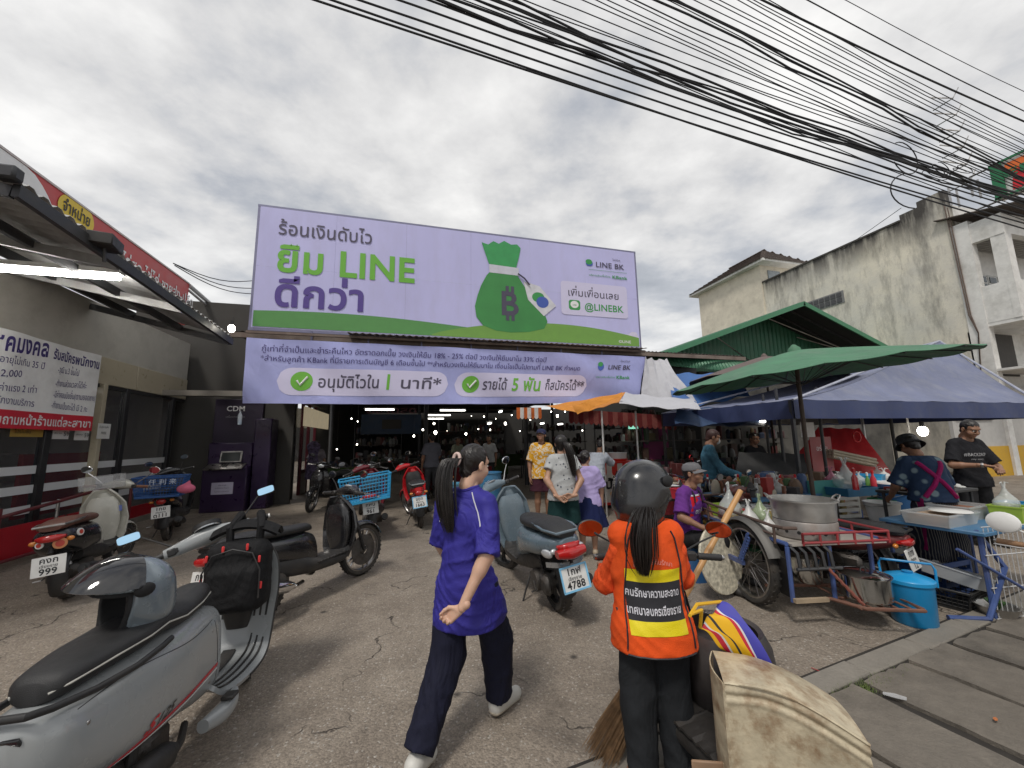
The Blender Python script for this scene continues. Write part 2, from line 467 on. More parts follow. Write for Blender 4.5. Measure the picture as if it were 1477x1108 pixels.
def torso(J, g=0., fl=(1, .68, 1), belly=0.):
    H = J['H']
    return [('c', J['pel'], J['waist'], .088*H+g+belly*.5, .078*H+g+belly, fl), ('c', J['waist'], J['chest'], .078*H+g+belly, .09*H+g, fl),
            ('c', J['shL']*.82+J['chest']*.18+npa(0, 0, .014*H), J['shR']*.82+J['chest']*.18+npa(0, 0, .014*H), .032*H+g*.5, .032*H+g*.5, (1, .95, 1)), ('c', J['neck']+npa(0, 0, -.012*H), J['shL']*.8+J['neck']*.2, .032*H+g*.4, .027*H+g*.4), ('c', J['neck']+npa(0, 0, -.012*H), J['shR']*.8+J['neck']*.2, .032*H+g*.4, .027*H+g*.4), ('c', J['chest'], J['neck'], .08*H+g, .04*H+g*.5, fl)]
def hand_vf(w, d, n, side, sc=1., curl=.35, thumb=.5, h=.0045, spread=1.):
    d = Vector(d).normalized(); n = Vector(n); n = (n-d*n.dot(d)).normalized(); u = d.cross(n)*side   # u toward the thumb
    w = Vector(w)
    def L(a, b, c): return np.array(w+(u*a+d*b+n*c)*sc)
    pr = []
    xs = [.027, .009, -.009, -.026]; ln = [.066, .075, .07, .055]; y0 = [.088, .092, .088, .08]
    for x, l, y in zip(xs, ln, y0):
        pr.append(('c', L(x*.55, .005, 0), L(x, y, 0), .0145*sc, .0115*sc))
        a = curl*(1+(.027-x)*6); p = (x, y, 0.); ang = 0
        for k, f in enumerate((.45, .3, .25)):
            ang += a*(1, 1.2, .8)[k]; q = (p[0]+x*.12*spread*f, p[1]+l*f*math.cos(ang), p[2]+l*f*math.sin(ang))
            pr.append(('c', L(*p), L(*q), (.0092-.0008*k)*sc, (.0085-.0009*k)*sc)); p = q
    pr.append(('c', L(.018, .02, .004), L(.04, .055, .012+thumb*.01), .014*sc, .011*sc))
    pr.append(('c', L(.04, .055, .012+thumb*.01), L(.046-thumb*.012, .082, .018+thumb*.02), .0105*sc, .009*sc))
    pr.append(('c', L(.046-thumb*.012, .082, .018+thumb*.02), L(.046-thumb*.024, .104, .02+thumb*.03), .0092*sc, .0075*sc))
    pr.append(('c', L(0, -.05, 0), L(0, .03, 0), .024*sc, .024*sc, None))
    pr[-1] = ('c', L(0, -.05, 0), L(0, .01, 0), .024*sc, .021*sc)
    return sdf(pr, h, .006, pad=.012)
def head_vf(J, h=.006, sc=1.):
    R = headR(J); c = J['head']; k = J['H']/1.68*sc*1.04
    def Q(x, y, z): return c+R@(np.array((x, y, z))*k)
    E = lambda p, r: ('e', Q(*p), np.array(r)*k, R)
    C = lambda a, b, ra, rb: ('c', Q(*a), Q(*b), ra*k, rb*k)
    pr = [E((0, -.012, .03), (.074, .092, .08)), E((0, .022, -.05), (.056, .062, .06)), C((0, .03, -.085), (0, .062, -.085), .026, .022),
          E((.036, .055, -.03), (.03, .03, .032)), E((-.036, .055, -.03), (.03, .03, .032)), E((0, .068, .03), (.052, .018, .014)),
          C((0, -.02, -.06), (0, -.035, -.13), .047, .05)]
    V, F = sdf(pr, h, .022*k, pad=.02)
    fine = [C((0, .08, .012), (0, .103, -.02), .008, .0125), E((.014, .09, -.024), (.009, .01, .008)), E((-.014, .09, -.024), (.009, .01, .008)),
            E((0, .081, -.049), (.023, .011, .0065)), E((0, .079, -.059), (.02, .011, .007))]
    def mod(P, d):
        dd = smin(d, prims_d(P, fine, .006*k), .012*k)
        for s in (-1, 1):
            dd = np.maximum(dd, -S_ell(P, Q(s*.031, .092, .006), np.array((.017, .016, .011))*k, R))
            ear = np.maximum(S_ell(P, Q(s*.077, -.008, -.008), np.array((.011, .02, .032))*k, R), -S_ell(P, Q(s*.088, .0, -.006), np.array((.008, .01, .018))*k, R))
            dd = smin(dd, ear, .006)
        return dd
    return sdf(pr, h, .022*k, mod, pad=.03)
def person(label, loc, rz, J, skin=SKIN, h=.013, hands=('L', 'R'), curl=.35, extra_skin=None, group=None, face=True, legs=True, handscale=None, flat=(1, .68, 1)):
    H = J['H']; t = thing('person', label, 'person', loc, rz, group)
    pr = torso(J, -.006, flat)
    for n in 'LR':
        pr += [('c', J['sh'+n]*.97, J['el'+n], .022*H, .023*H), ('c', J['el'+n], J['wr'+n], .0245*H, .0155*H)]
        m_ = J['el'+n]*.72+J['wr'+n]*.28; pr.append(('c', J['el'+n], m_, .024*H, .0245*H))
        if legs: pr += [('c', J['hip'+n], J['kn'+n], .05*H, .033*H), ('c', J['kn'+n], J['kn'+n]*.65+J['an'+n]*.35, .033*H, .034*H), ('c', J['kn'+n]*.65+J['an'+n]*.35, J['an'+n], .034*H, .021*H),
               ('c', J['an'+n]-npa(0, .012*H, .015*H), J['toe'+n], .021*H, .015*H)]
    pr += [('c', J['neck'], J['head']-(J['head']-J['neck'])*.3, .031*H, .03*H)]
    parts = [sdf(pr, h, .02)]
    parts.append(head_vf(J, h=max(.0055, h*.5)))
    for n in hands:
        s = -1 if n == 'L' else 1
        parts.append(hand_vf(J['wr'+n]+Vector(J['hd'+n]).normalized()*.012, J['hd'+n], J['hn'+n], s, (handscale or H/1.72), J.get('curl'+n, curl), h=max(.0045, h*.36)))
    V, F = merge(*parts)
    body = link('body', arr_mesh('body', V, F), skin, t)
    if face:
        R = headR(J); k = H/1.68*1.04; Rm = Matrix(R.tolist())
        for s in (-1, 1):
            e_ = MB().sphere(J['head']+R@(npa(s*.031, .078, .006)*k), (.0125*k, .0085*k, .0065*k), 12, 8, Rm).build('eye', EYEW, body)
            MB().sphere(J['head']+R@(npa(s*.031, .0835, .006)*k), (.0055*k, .004*k, .0055*k), 10, 6, Rm).build('iris', EYE, e_)
            MB().tube([J['head']+R@(npa(s*x, y, z)*k) for x, y, z in ((.016, .089, .024), (.03, .088, .029), (.047, .074, .024))], [.0028*k, .0035*k, .002*k], 6).build('eyebrow', HAIR, body)
        MB().sphere(J['head']+R@(npa(0, .0875, -.0535)*k), (.02*k, .0055*k, .0085*k), 12, 8, Rm).build('lips', LIP, body)
    return t, body
def wob(P, a=.004, f=1.):
    x, y, z = P[:, 0]*f, P[:, 1]*f, P[:, 2]*f
    s1 = np.sin(46*(z+.55*x)+3.*np.sin(9*x+2*z)+2.2*np.sin(7*y-3*z)); s2 = np.sin(34*(z-.8*x+.4*y)+2.5*np.sin(8*z)+1.7*np.sin(11*x))
    m = .5+.5*np.sin(7*z+5*x+4*np.sin(3*y+2*z))
    return a*(-.9*(1-np.abs(s1))**2*m-.9*(1-np.abs(s2))**2*(1-m)+.35*np.sin(15*z+9*x)+.3)
def shirt(t, J, m, hem=None, sleeve=.75, g=.014, sg=.018, neckcut=True, h=.011, name='shirt', flare=.01, belly=0., fold=.0062, flat=(1, .72, 1), vneck=0., tilt=0., no_sleeve=False, shorten=None):
    H = J['H']; hem = (.47*H if hem is None else hem)
    bot = J['pel'].copy(); ax = J['waist']-J['pel']; bot = J['pel']-ax*((J['pel'][2]-hem)/max(ax[2], .05))*1.15
    pr = torso(J, g, flat, belly)+[('c', J['waist'], bot, .085*H+g, .095*H+g+flare, flat)]
    if not no_sleeve:
        for n in 'LR':
            a, b, w = J['sh'+n], J['el'+n], J['wr'+n]
            if sleeve <= 1: pr.append(('c', a*.97, a+(b-a)*sleeve, .035*H+sg*.3, .034*H+sg, (1, 1, 1), 'b'))
            else: pr += [('c', a*.95+npa(0, 0, -.006), b, .031*H+sg*.15, .027*H+sg*.6), ('c', b, b+(w-b)*min(sleeve-1, .97), .03*H+sg*.6, .021*H+sg*.5, (1, 1, 1), 'b')]
    if hem < J['hipL'][2]:
        for n in 'LR':
            q_ = J['hip'+n]*.55+J['kn'+n]*.45; pr.append(('c', J['hip'+n], q_, .06*H+g, .056*H+g+flare*.5))
    nk = J['neck']+npa(0, 0, .012*H)
    if no_sleeve:
        for n in 'LR': pr.append(('c', J['sh'+n]*.6+J['neck']*.4, J['sh'+n]*.86, .031*H+g*.4, .029*H+g*.4))
    def mod(P, d):
        d = d+wob(P, fold)
        d = np.maximum(d, (hem-P[:, 2])+tilt*P[:, 0])
        if neckcut: d = np.maximum(d, -(np.sqrt(((P-nk-npa(0, .02*H, .01*H))**2).sum(1))-.046*H)); d = np.maximum(d, P[:, 2]-(nk[2]+.004*H))
        if vneck: d = np.maximum(d, -np.maximum(np.abs(P[:, 0])-(P[:, 2]-(nk[2]-vneck))*.5, -P[:, 1]))
        return d
    V, F = sdf(pr, h, .034, mod)
    return link(name, arr_mesh(name, V, F), m, t)
def trousers(t, J, m, top=None, to=.97, g=.01, h=.012, name='trousers', wide=1., fold=.005, waist_g=0.):
    H = J['H']; top = top or .6*H
    pr = [('c', J['pel'], J['waist'], .088*H+g*.3+waist_g, .078*H+waist_g, (1, .72, 1)), ('c', J['hipL'], J['hipR'], .06*H, .06*H)]
    for n in 'LR':
        hp, k, a = J['hip'+n], J['kn'+n], J['an'+n]
        if to > .5: pr += [('c', hp, k, .056*H+g*.5, (.039*H+g)*wide), ('c', k, k+(a-k)*((to-.5)*2), (.039*H+g)*wide, (.031*H+g)*wide, (1, 1, 1), 'b')]
        else: pr += [('c', hp, hp+(k-hp)*to*2, .058*H+g*.6, (.05*H+g)*wide, (1, 1, 1), 'b')]
    def mod(P, d): return np.maximum(d+wob(P, fold, .8), P[:, 2]-top)
    V, F = sdf(pr, h, .018, mod); return link(name, arr_mesh(name, V, F), m, t)
def skirt(t, J, m, top, hem, r0, r1, name='skirt', pleat=.0, np_=14, h=.012):
    c0 = J['waist']*.5+J['pel']*.5
    def f(u, v):
        a = u*2*math.pi; z = top+(hem-top)*v; r = r0+(r1-r0)*v+pleat*v*math.cos(a*np_)
        return (c0[0]+r*math.cos(a), c0[1]+r*.8*math.sin(a), z)
    return MB().sheet(f, np_*5, 8, .004).build(name, m, t)
def hair_mesh(t, J, m=HAIR, tail=None, back=.0, name='hair', sc=1., h=.007, bun=None, bangs=0.):
    R = headR(J); c = J['head']; k = J['H']/1.68*1.04*sc
    Q = lambda x, y, z: c+R@(npa(x, y, z)*k)
    pr = [('e', Q(0, -.018, .032), npa(.083, .098, .09)*k, R), ('c', Q(0, -.055, -.02), Q(0, -.06, -.05-back), .055*k, .045*k, (1, 1, 1))]
    if bun: pr.append(('e', Q(*bun), npa(.035, .035, .032)*k, R))
    if tail:
        for i in range(len(tail)-1):
            r = [p[3] for p in tail]; pr.append(('c', npa(*tail[i][:3]), npa(*tail[i+1][:3]), r[i], r[i+1]))
    fc = Q(0, .1, -.045)
    def mod(P, d):
        L = (P-c)@R/k
        strand = .0022*np.sin(260*L[:, 0]+30*np.sin(18*L[:, 2])+60*L[:, 1])
        d = d+strand
        cut = np.maximum(-(L[:, 1]-(.03-.0*L[:, 2])), L[:, 2]-.062+.25*np.abs(L[:, 0])*0)       # the face opening
        side = np.maximum.reduce([.012-np.abs(L[:, 1]+.0)*0-L[:, 1], L[:, 2]-.03, -.0*L[:, 0]-9])
        d = np.maximum(d, -np.maximum(-(L[:, 1]-.028), L[:, 2]-.058))
        d = np.maximum(d, -np.maximum(np.abs(L[:, 1]-.01)-.022, L[:, 2]-.002))
        return d
    V, F = sdf(pr, h, .016, mod); return link(name, arr_mesh(name, V, F), m, t)
def ponytail(t, pts, r, n=130, name='ponytail', seed=1, m=HAIR):
    rr = random.Random(seed); b = MB(); P = [Vector(p) for p in pts]; N = len(P)
    def at_(u):
        k = u*(N-1); i = min(int(k), N-2); q = k-i; p0, p1, p2, p3 = P[max(i-1, 0)], P[i], P[i+1], P[min(i+2, N-1)]
        return .5*((2*p1)+(p2-p0)*q+(2*p0-5*p1+4*p2-p3)*q*q+(3*p1-p0-3*p2+p3)*q**3)
    for i in range(n*2):
        a = rr.uniform(0, 6.28); k = rr.random()**.5*(1 if i % 9 else 1.7); L = rr.uniform(.72, 1.04); ph = rr.uniform(0, 6)
        W_ = []
        for j in range(9):
            u = min(j/8*L, 1.); f = (.45+2.2*u*(1-u)+.35*u)*(1-.55*max(0, u-.75)*4*.5); o = Vector((math.cos(a)*r*k*f, math.sin(a)*r*k*f*.8, 0)); W_.append(at_(u)+o+Vector((.003*math.sin(ph+5*u), .003*math.cos(ph+4*u), 0)))
        b.tube(W_, [.003, .0036, .0036, .0034, .0032, .003, .0026, .002, .0008], 4, cap=False)
    return b.build(name, m, t, stuff=True)
def cap(t, J, m, brim=True, name='cap', back=False, visor=None, logo=None):
    R = headR(J); c = J['head']; k = J['H']/1.68*1.04; Rm = Matrix(R.tolist())
    prof = [(.087, .03), (.09, .045), (.086, .075), (.07, .102), (.04, .117), (.0, .121)]
    b = MB(); b.lathe([(r*k, z*k) for r, z in prof], n=24)
    b.v = [tuple(c+R@npa(v[0], v[1]*1.14-.012*k, v[2]*.95+.004*k)) for v in b.v]
    o = b.build(name, m, t)
    s = -1 if back else 1
    b2 = MB().sheet(lambda u, v: tuple(c+R@(npa(math.cos(rad(20+140*u))*(.088+.0*v), s*(math.sin(rad(20+140*u))*(.09+.062*v)+.0), .036-.02*v-(.022*math.cos(rad(20+140*u))**2))*k)), 14, 4, .004)
    if brim: b2.build('brim', visor or m, o)
    return o
def shoe(t, J, n, m, sole=None, big=1., name='shoe', strap=False):
    H = J['H']; a, toe = J['an'+n], J['toe'+n]; d = toe-a; 
    heel = a-npa(*(Vector(d).normalized()*.02*H))-npa(0, 0, .018*H)
    pr = [('c', heel, toe*1.0, .026*H*big, .021*H*big, (1, 1, 1)), ('c', a-npa(0, 0, .01), a+(toe-a)*.45-npa(0, 0, .004), .026*H*big, .022*H*big)]
    zz = min(heel[2], toe[2])
    u = (toe-heel)/np.linalg.norm(toe-heel); nn = np.array(Vector(u).cross(Vector((-u[1], u[0], 0))).normalized()); nn = -nn if nn[2] < 0 else nn
    def mod(P, d):
        s = (P-toe)@nn+.019*H*big
        return np.maximum(d, -s)
    V, F = sdf(pr, .007, .015, mod); o = link(name, arr_mesh(name, V, F), m, t)
    if sole is not None:
        def mod2(P, d):
            s = (P-toe)@nn+.019*H*big
            return np.maximum(np.maximum(d-.004, s-.012), -s-.012)
        V, F = sdf(pr, .006, .015, mod2); link('sole', arr_mesh('sole', V, F), sole, o)
    return o
# ------------------------------------------------------------------ motorbikes
RUB = mat('tyre_rubber', (.022, .021, .02), .85, var=.3, scale=14, bump=.3, dirt=(.16, .13, .1), dirt_amt=.5)
BLK = mat('black_plastic', (.018, .018, .019), .5, var=.2, scale=12, bump=.08, dirt=(.12, .1, .08), dirt_amt=.25)
BLKG = mat('black_gloss', (.012, .012, .014), .22, var=.2, scale=9, coat=.4, dirt=(.1, .09, .075), dirt_amt=.18)
STEEL = mat('worn_steel', (.42, .41, .4), .35, metal=1., var=.2, scale=12, dirt=(.13, .09, .06), dirt_amt=.5)
CHROME = mat('chrome', (.75, .75, .75), .12, metal=1., var=.08, dirt=(.25, .2, .15), dirt_amt=.2)
ENG = mat('engine_casting', (.1, .095, .09), .55, metal=.7, var=.35, scale=18, bump=.4, dirt=(.12, .085, .06), dirt_amt=.6)
MIRG = mat('mirror_glass', (.85, .88, .9), .03, metal=1., var=0)
SEATM = mat('seat_vinyl', (.02, .02, .021), .55, var=.12, scale=10, bump=.25, bscale=300)
REDL = mat('red_lens', (.4, .012, .012), .12, var=.1, coat=.6)
ORL = mat('orange_lens', (.6, .2, .03), .15, var=.1, coat=.6)
CLRL = mat('clear_lens', (.6, .62, .64), .1, var=.05, coat=.7, metal=.4)
WHITEP = mat('plate_white', (.72, .72, .7), .4, var=.06, dirt=(.35, .3, .24), dirt_amt=.3)
INK = mat('black_ink', (.015, .015, .018), .5, var=0)
SILV = mat('silver_paint', (.36, .37, .38), .3, metal=.6, var=.06, coat=.5)

def wheel(t, c, r, w, ax=None, style='cast', rim=STEEL, M=None, hubr=.05, disc=False, n=36):
    """tyre, rim, hub standing on the ground; M moves the finished shape (steering)"""
    c = Vector(c); M = M or Matrix.Identity(4); rr = r-w*.72
    b = MB().lathe([(rr+.004, -w*.36), (rr-.01, -w*.4), (rr-.016, -w*.2), (rr-.018, 0), (rr-.016, w*.2), (rr-.01, w*.4), (rr+.004, w*.36)], c, 'X', n)
    if style == 'cast':
        for k in range(5):
            a = k*2*math.pi/5
            for s in (-.16, .16):
                p0 = c+Vector((0, math.cos(a)*hubr*.8, math.sin(a)*hubr*.8)); p1 = c+Vector((0, math.cos(a+s)*(rr-.01), math.sin(a+s)*(rr-.01)))
                b.tube([p0, p1], [.016, .011], 6)
    elif style == 'wire':
        for k in range(32):
            a = k*2*math.pi/32; s = .5*(-1)**k; x = .02*(1 if k % 4 < 2 else -1)
            b.tube([c+Vector((x, math.cos(a)*hubr, math.sin(a)*hubr)), c+Vector((0, math.cos(a+s)*(rr-.01), math.sin(a+s)*(rr-.01)))], .0016, 4, cap=False)
    else:
        b.lathe([(.02, -w*.25), (rr*.55, -w*.3), (rr*.9, -w*.12), (rr-.012, -w*.3)], c, 'X', n).lathe([(rr-.012, w*.3), (rr*.9, w*.12), (rr*.55, w*.3), (.02, w*.25)], c, 'X', n)
    b.xf(M); o = b.build('wheel', rim, t)
    prof = [(rr, -w*.34), (rr+w*.18, -w*.48), (rr+w*.42, -w*.5)]
    for i in range(9):
        a = -1.25+2.5*i/8; prof.append((r-w*.42+w*.42*math.cos(a), w*.5*math.sin(a)/math.sin(1.25)*.97))
    prof += [(rr+w*.42, w*.5), (rr+w*.18, w*.48), (rr, w*.34)]
    T = MB().lathe(prof, c, 'X', n)
    for k in range(n):      # tread blocks
        a = (k+.5)*2*math.pi/n
        for s in (-1, 1):
            R = Matrix.Rotation(a, 3, 'X') @ Matrix.Rotation(s*.5, 3, 'Z')
            q = c+Matrix.Rotation(a, 3, 'X') @ Vector((s*w*.24, r-w*.055, 0)); T.box(q, (w*.36, w*.07, r*.055), rot=Matrix.Rotation(a, 3, 'X') @ Matrix.Rotation(-s*.5, 3, 'Y'))
    T.xf(M).build('tyre', RUB, o)
    h = MB().lathe([(.001, -w*.62), (hubr*.5, -w*.62), (hubr, -w*.4), (hubr, w*.4), (hubr*.5, w*.62), (.001, w*.62)], c, 'X', 20)
    if disc: h.lathe([(hubr, w*.55), (rr*.72, w*.55), (rr*.72, w*.6), (hubr, w*.6)], c, 'X', 28)
    h.xf(M).build('hub', ENG, o)
    return o
def fender(t, c, r, w, a0, a1, m, M=None, name='fender', drop=.03, flare=1.):
    c = Vector(c); M = M or Matrix.Identity(4)
    def f(u, v):
        a = a0+(a1-a0)*u; x = (v-.5)*2; q = 1 if flare == 1 else (1-(abs(u-.5)*2)**3*(1-flare))
        rr = r-drop*abs(x)**2.5
        return M @ (c+Vector((x*w/2*q, rr*math.cos(a), rr*math.sin(a))))
    return MB().sheet(f, 18, 8, .006).build(name, m, t)
def plate(t, c, rot, top, mid, bot, frame=None, s=1., M=WHITEP):
    """number plate lying in its own frame: rot turns local X right / Z up, facing -Y"""
    R = Euler(rot).to_matrix(); c = Vector(c)
    o = MB().box(c, (.22*s, .006, .172*s), rot=R, bev=.002).build('number_plate', M, t)
    if frame:
        b = MB()
        for (x, z, dx, dz) in ((0, .088, .234, .013), (0, -.088, .234, .013), (.112, 0, .013, .17), (-.112, 0, .013, .17)):
            b.box(c+R@Vector((x*s, -.004, z*s)), (dx*s, .01, dz*s), rot=R)
        b.build('plate_frame', frame, o)
    u, v, n = R@Vector((1, 0, 0)), R@Vector((0, 0, 1)), R@Vector((0, -1, 0))
    p0 = c+n*.0045
    text(top, .07*s, INK, o, plane_fn(p0+v*.026*s, u, v), .02, 'C', width=None)
    text(mid, .034*s, INK, o, plane_fn(p0-v*.012*s, u, v), .012, 'C')
    text(bot, .075*s, INK, o, plane_fn(p0-v*.072*s, u, v), .025, 'C')
    return o
def mirror(t, a, b, head, M, m=BLK, glassm=MIRG, shape='round', hr=(.052, .036), face=None):
    """stem from a to b, mirror head facing the rider (-Y)"""
    st = MB().tube([M@Vector(a), M@(Vector(a)*.4+Vector(b)*.6+Vector((0, .01, 0))), M@Vector(b)], [.006, .005, .005], 8).build('mirror', m, t)
    n = 22; V = []; fr = face or (0, 0, 0)
    R = M.to_3x3() @ Euler(fr).to_matrix(); c = M@Vector(head)
    ex = 2. if shape == 'round' else 5.
    def ring(s, y): 
        return [c+R@Vector((hr[0]*s*math.copysign(abs(math.cos(2*math.pi*k/n))**(2/ex), math.cos(2*math.pi*k/n)), y, hr[1]*s*math.copysign(abs(math.sin(2*math.pi*k/n))**(2/ex), math.sin(2*math.pi*k/n)))) for k in range(n)]
    V = ring(.93, -.004)+ring(1., 0)+ring(.95, .014)+ring(.6, .026)
    F = [(i*n+k, i*n+(k+1) % n, (i+1)*n+(k+1) % n, (i+1)*n+k) for i in range(3) for k in range(n)]+[tuple(range(3*n, 4*n))]
    MB().add(V, F).build('mirror_head', m, st)
    MB().add(ring(.93, -.0035), [tuple(range(n))]).build('mirror_glass', glassm, st, smooth=False, fix=False)
    return st
def lerp3(a, b, t): return Vector(a)*(1-t)+Vector(b)*t
def steerM(y, ang, rake=.42):
    A = Matrix.Translation((0, y, 0)); ax = Vector((0, -math.sin(rake), math.cos(rake)))
    P = Vector((0, y, 0)); 
    return Matrix.Translation(P) @ Matrix.Rotation(ang, 4, ax) @ Matrix.Translation(-P)
def bars(t, wb, z, M, m=BLK, grip=BLK, metal=CHROME, w=.34, back=.22, levers=True, exposed=False, tip=STEEL):
    y = wb-back; hb = MB().tube([M@Vector(p) for p in ((-w+.1, y, z), (-.16, y+.03, z+.0), (-.1, y+.1, z-.03), (.1, y+.1, z-.03), (.16, y+.03, z), (w-.1, y, z))], .0115, 10).build('handlebar', metal if exposed else m, t)
    for s in (-1, 1):
        g = MB()
        P = lambda k: M@Vector((s*(w-.125+.125*k), y-.012*k, z-.004*k))
        pts = [P(i/12) for i in range(13)]; g.tube(pts, [.0165+.0018*((i % 2)) for i in range(13)], 12).build('grip', grip, hb)
        MB().cyl(P(1.), P(1.1), .013, 12).build('bar_end', tip, hb)
        MB().box(M@Vector((s*(w-.16), y+.004, z)), (.055, .04, .045), bev=.008, rot=M.to_3x3()).build('switch_box', m, hb)
        if levers: MB().tube([M@Vector((s*(w-.17), y+.03, z-.002)), M@Vector((s*(w-.1), y+.06, z-.008)), M@Vector((s*(w+.0), y+.05, z-.012))], [.007, .006, .005], 6).build('brake_lever', STEEL, hb)
    return hb
def exhaust(t, r, m=BLK, x=.16, L=.5, rad_=.05, up=.1, cover=None):
    e = MB().tube([(.06, .42, .2), (.12, .3, r*.75), (x, .22, r*.8), (x, .17, r*.85)], .018, 8)
    e.tube([(x, .2, r*.85), (x, .14, r*.88), (x+.01, -.05, r*.95+up*.4), (x+.015, -L+.2, r+up)], [.028, rad_, rad_*1.08, rad_*.9], 16)
    e.tube([(x+.015, -L+.2, r+up), (x+.017, -L+.165, r+up+.008)], .018, 10)
    o = e.build('exhaust', m, t)
    if cover: MB().sheet(lambda u, v: (x+.008+(rad_+.012)*math.cos(-.6+2.0*v), .1-.3*u, r*.88+up*.35*u+(rad_+.012)*math.sin(-.6+2.0*v)), 6, 6, .004).build('heat_shield', cover, o)
    return o
def stand_(t, x=-.12, y=.35, z=.25):
    MB().tube([(x+.03, y, z), (x-.06, y-.04, z*.5), (x-.13, y-.06, .0+x*.0)], [.01, .009, .008], 8).box((x-.135, y-.06, .008), (.05, .04, .012)).build('side_stand', BLK, t)
def turn_signals(t, P, m=ORL, r=(.03, .02, .022)):
    for p in P: MB().sphere(p, r, 12, 8).build('indicator', m, t)

def scooter(label, x, y, th, lean, steer, P, group='motor scooters parked outside the market', name='motor_scooter'):
    t = thing(name, label, 'scooter', (x, y, 0), group=group, rot=(0, -rad(lean), rad(th)))
    g = P.get; wb, r, w = g('wb', 1.25), g('r', .265), g('w', .09)
    body, low, hs = g('body', BLKG), g('low', BLK), g('hs', 1.); zb = 1.0*hs; SM = steerM(wb-.16, rad(steer))
    wheel(t, (0, 0, r), r, w, style=g('rim', 'cast'), rim=g('rimm', STEEL))
    wheel(t, (0, wb, r), r, w*.9, style=g('rim', 'cast'), rim=g('rimm', STEEL), M=SM, disc=g('disc', True))
    fender(t, (0, wb, r), r+.035, .12, rad(25), rad(165), g('fend', body), SM, 'front_fender', flare=.6)
    f = MB()
    for s in (-1, 1): f.tube([SM@Vector((s*.06, wb, r)), SM@Vector((s*.055, wb-.1, r+.3)), SM@Vector((s*.04, wb-.15, .7))], [.016, .02, .016], 8)
    f.build('fork', low, t)
    if not g('norear'): fender(t, (0, 0, r), r+.045, .13, rad(70), rad(g('mud', 188)), BLK, None, 'rear_mudguard')
    # rear body
    s_ = g('fat', 1.)
    secs = g('bodysecs') or [(-.44, 0, .69, .05*s_, .03, 2.4), (-.36, 0, .67, .1*s_, .06, 2.6), (-.12, 0, .62, .15*s_, .1, 2.6), (.18, 0, .58, .16*s_, .12, 2.6), (.42, 0, .52, .14*s_, .17, 2.6), (.56, 0, .44, .11*s_, .2, 2.6)]
    MB().loft([(a, b, c*hs, d, e_, f_) for a, b, c, d, e_, f_ in secs], 24, 4).build('rear_body', body, t)
    MB().loft([(.0, 0, .42, .1, .07, 3), (.3, 0, .38, .14, .1, 3), (.55, 0, .32, .17, .07, 3), (.85, 0, .3, .18, .05, 3), (1.0, 0, .36, .15, .05, 3)], 20, 3).build('lower_body', low, t)
    MB().sheet(lambda u, v: ((v-.5)*.36, .5+.42*u, .345+.004*math.sin(u*60)), 24, 2, .01).build('footboard', BLK, t)
    seat = MB().loft(g('seatsecs') or [(-.42, 0, .745*hs, .07, .02, 2.4), (-.34, 0, .76*hs, .115, .04, 2.4), (-.1, 0, .765*hs, .135, .05, 2.6), (.12, 0, .745*hs, .14, .045, 2.6), (.35, 0, .73*hs, .125, .045, 2.5), (.52, 0, .72*hs, .07, .04, 2.3), (.58, 0, .7*hs, .03, .02, 2.2)], 22, 4)
    seat.build('seat', g('seat', SEATM), t)
    # leg shield and its inner face
    W_ = g('shw', 1.)
    rows = [(.3, .97, .15), (.42, 1.0, .2), (.6, 1.04, .225), (.78, 1.05, .2), (.9, 1.02, .13), (.97, 1.0, .07)]
    def sh(u, v, off=0., wf=1.):
        k = u*(len(rows)-1); i = min(int(k), len(rows)-2); q = k-i; q = q*q*(3-2*q)
        z, y_, ww = [a*(1-q)+b_*q for a, b_ in zip(rows[i], rows[i+1])]
        s = (v-.5)*2; return (s*ww*W_*wf, y_+off+wb-1.25-.07*abs(s)**2+.02, z*hs)
    MB().sheet(lambda u, v: sh(u, v), 20, 14, .02).build('leg_shield', g('shield', body), t)
    MB().loft([(.34, 0, .96+wb-1.25, .1, .04, 2.6), (.55*hs, 0, .97+wb-1.25, .15, .05, 2.6), (.78*hs, 0, .985+wb-1.25, .15, .06, 2.8), (.88*hs, 0, .99+wb-1.25, .1, .05, 2.6)], 20, 3, axis='Z').build('inner_panel', g('inner', BLK), t)
    MB().loft([(.45*hs, 0, 1.06+wb-1.25, .1, .05, 2.3), (.65*hs, 0, 1.1+wb-1.25, .14, .08, 2.3), (.85*hs, 0, 1.06+wb-1.25, .1, .07, 2.3), (.93*hs, 0, 1.03+wb-1.25, .05, .04, 2.2)], 20, 4, axis='Z').build('nose', body, t)
    # handlebar cowl
    co = MB().loft([(-.17, wb-.2, zb, .02, .02, 2.4), (-.12, wb-.17, zb+.01, .05, .04, 2.4), (0, wb-.13, zb+.02, .085, .06, 2.5), (.12, wb-.17, zb+.01, .05, .04, 2.4), (.17, wb-.2, zb, .02, .02, 2.4)], 18, 4, axis='X').xf(SM).build('handlebar_cowl', g('cowl', body), t)
    MB().sphere(SM@Vector((0, wb-.07, zb+.005)), (.07, .03, .045), 16, 10, SM.to_3x3()).build('headlight', CLRL, co)
    MB().sphere(SM@Vector((0, wb-.165, zb+.062)), (.06, .045, .016), 16, 8, SM.to_3x3() @ Matrix.Rotation(-.5, 3, 'X')).build('instrument_dial', g('dial', CLRL), co)
    bars(t, wb, zb, SM, BLK, g('grip', BLK), w=g('bw', .34), exposed=g('exposed', False), tip=g('tip', STEEL))
    mr = g('mir', (.06, .042)); mh = g('mh', .2); mm_ = g('mirm', BLK)
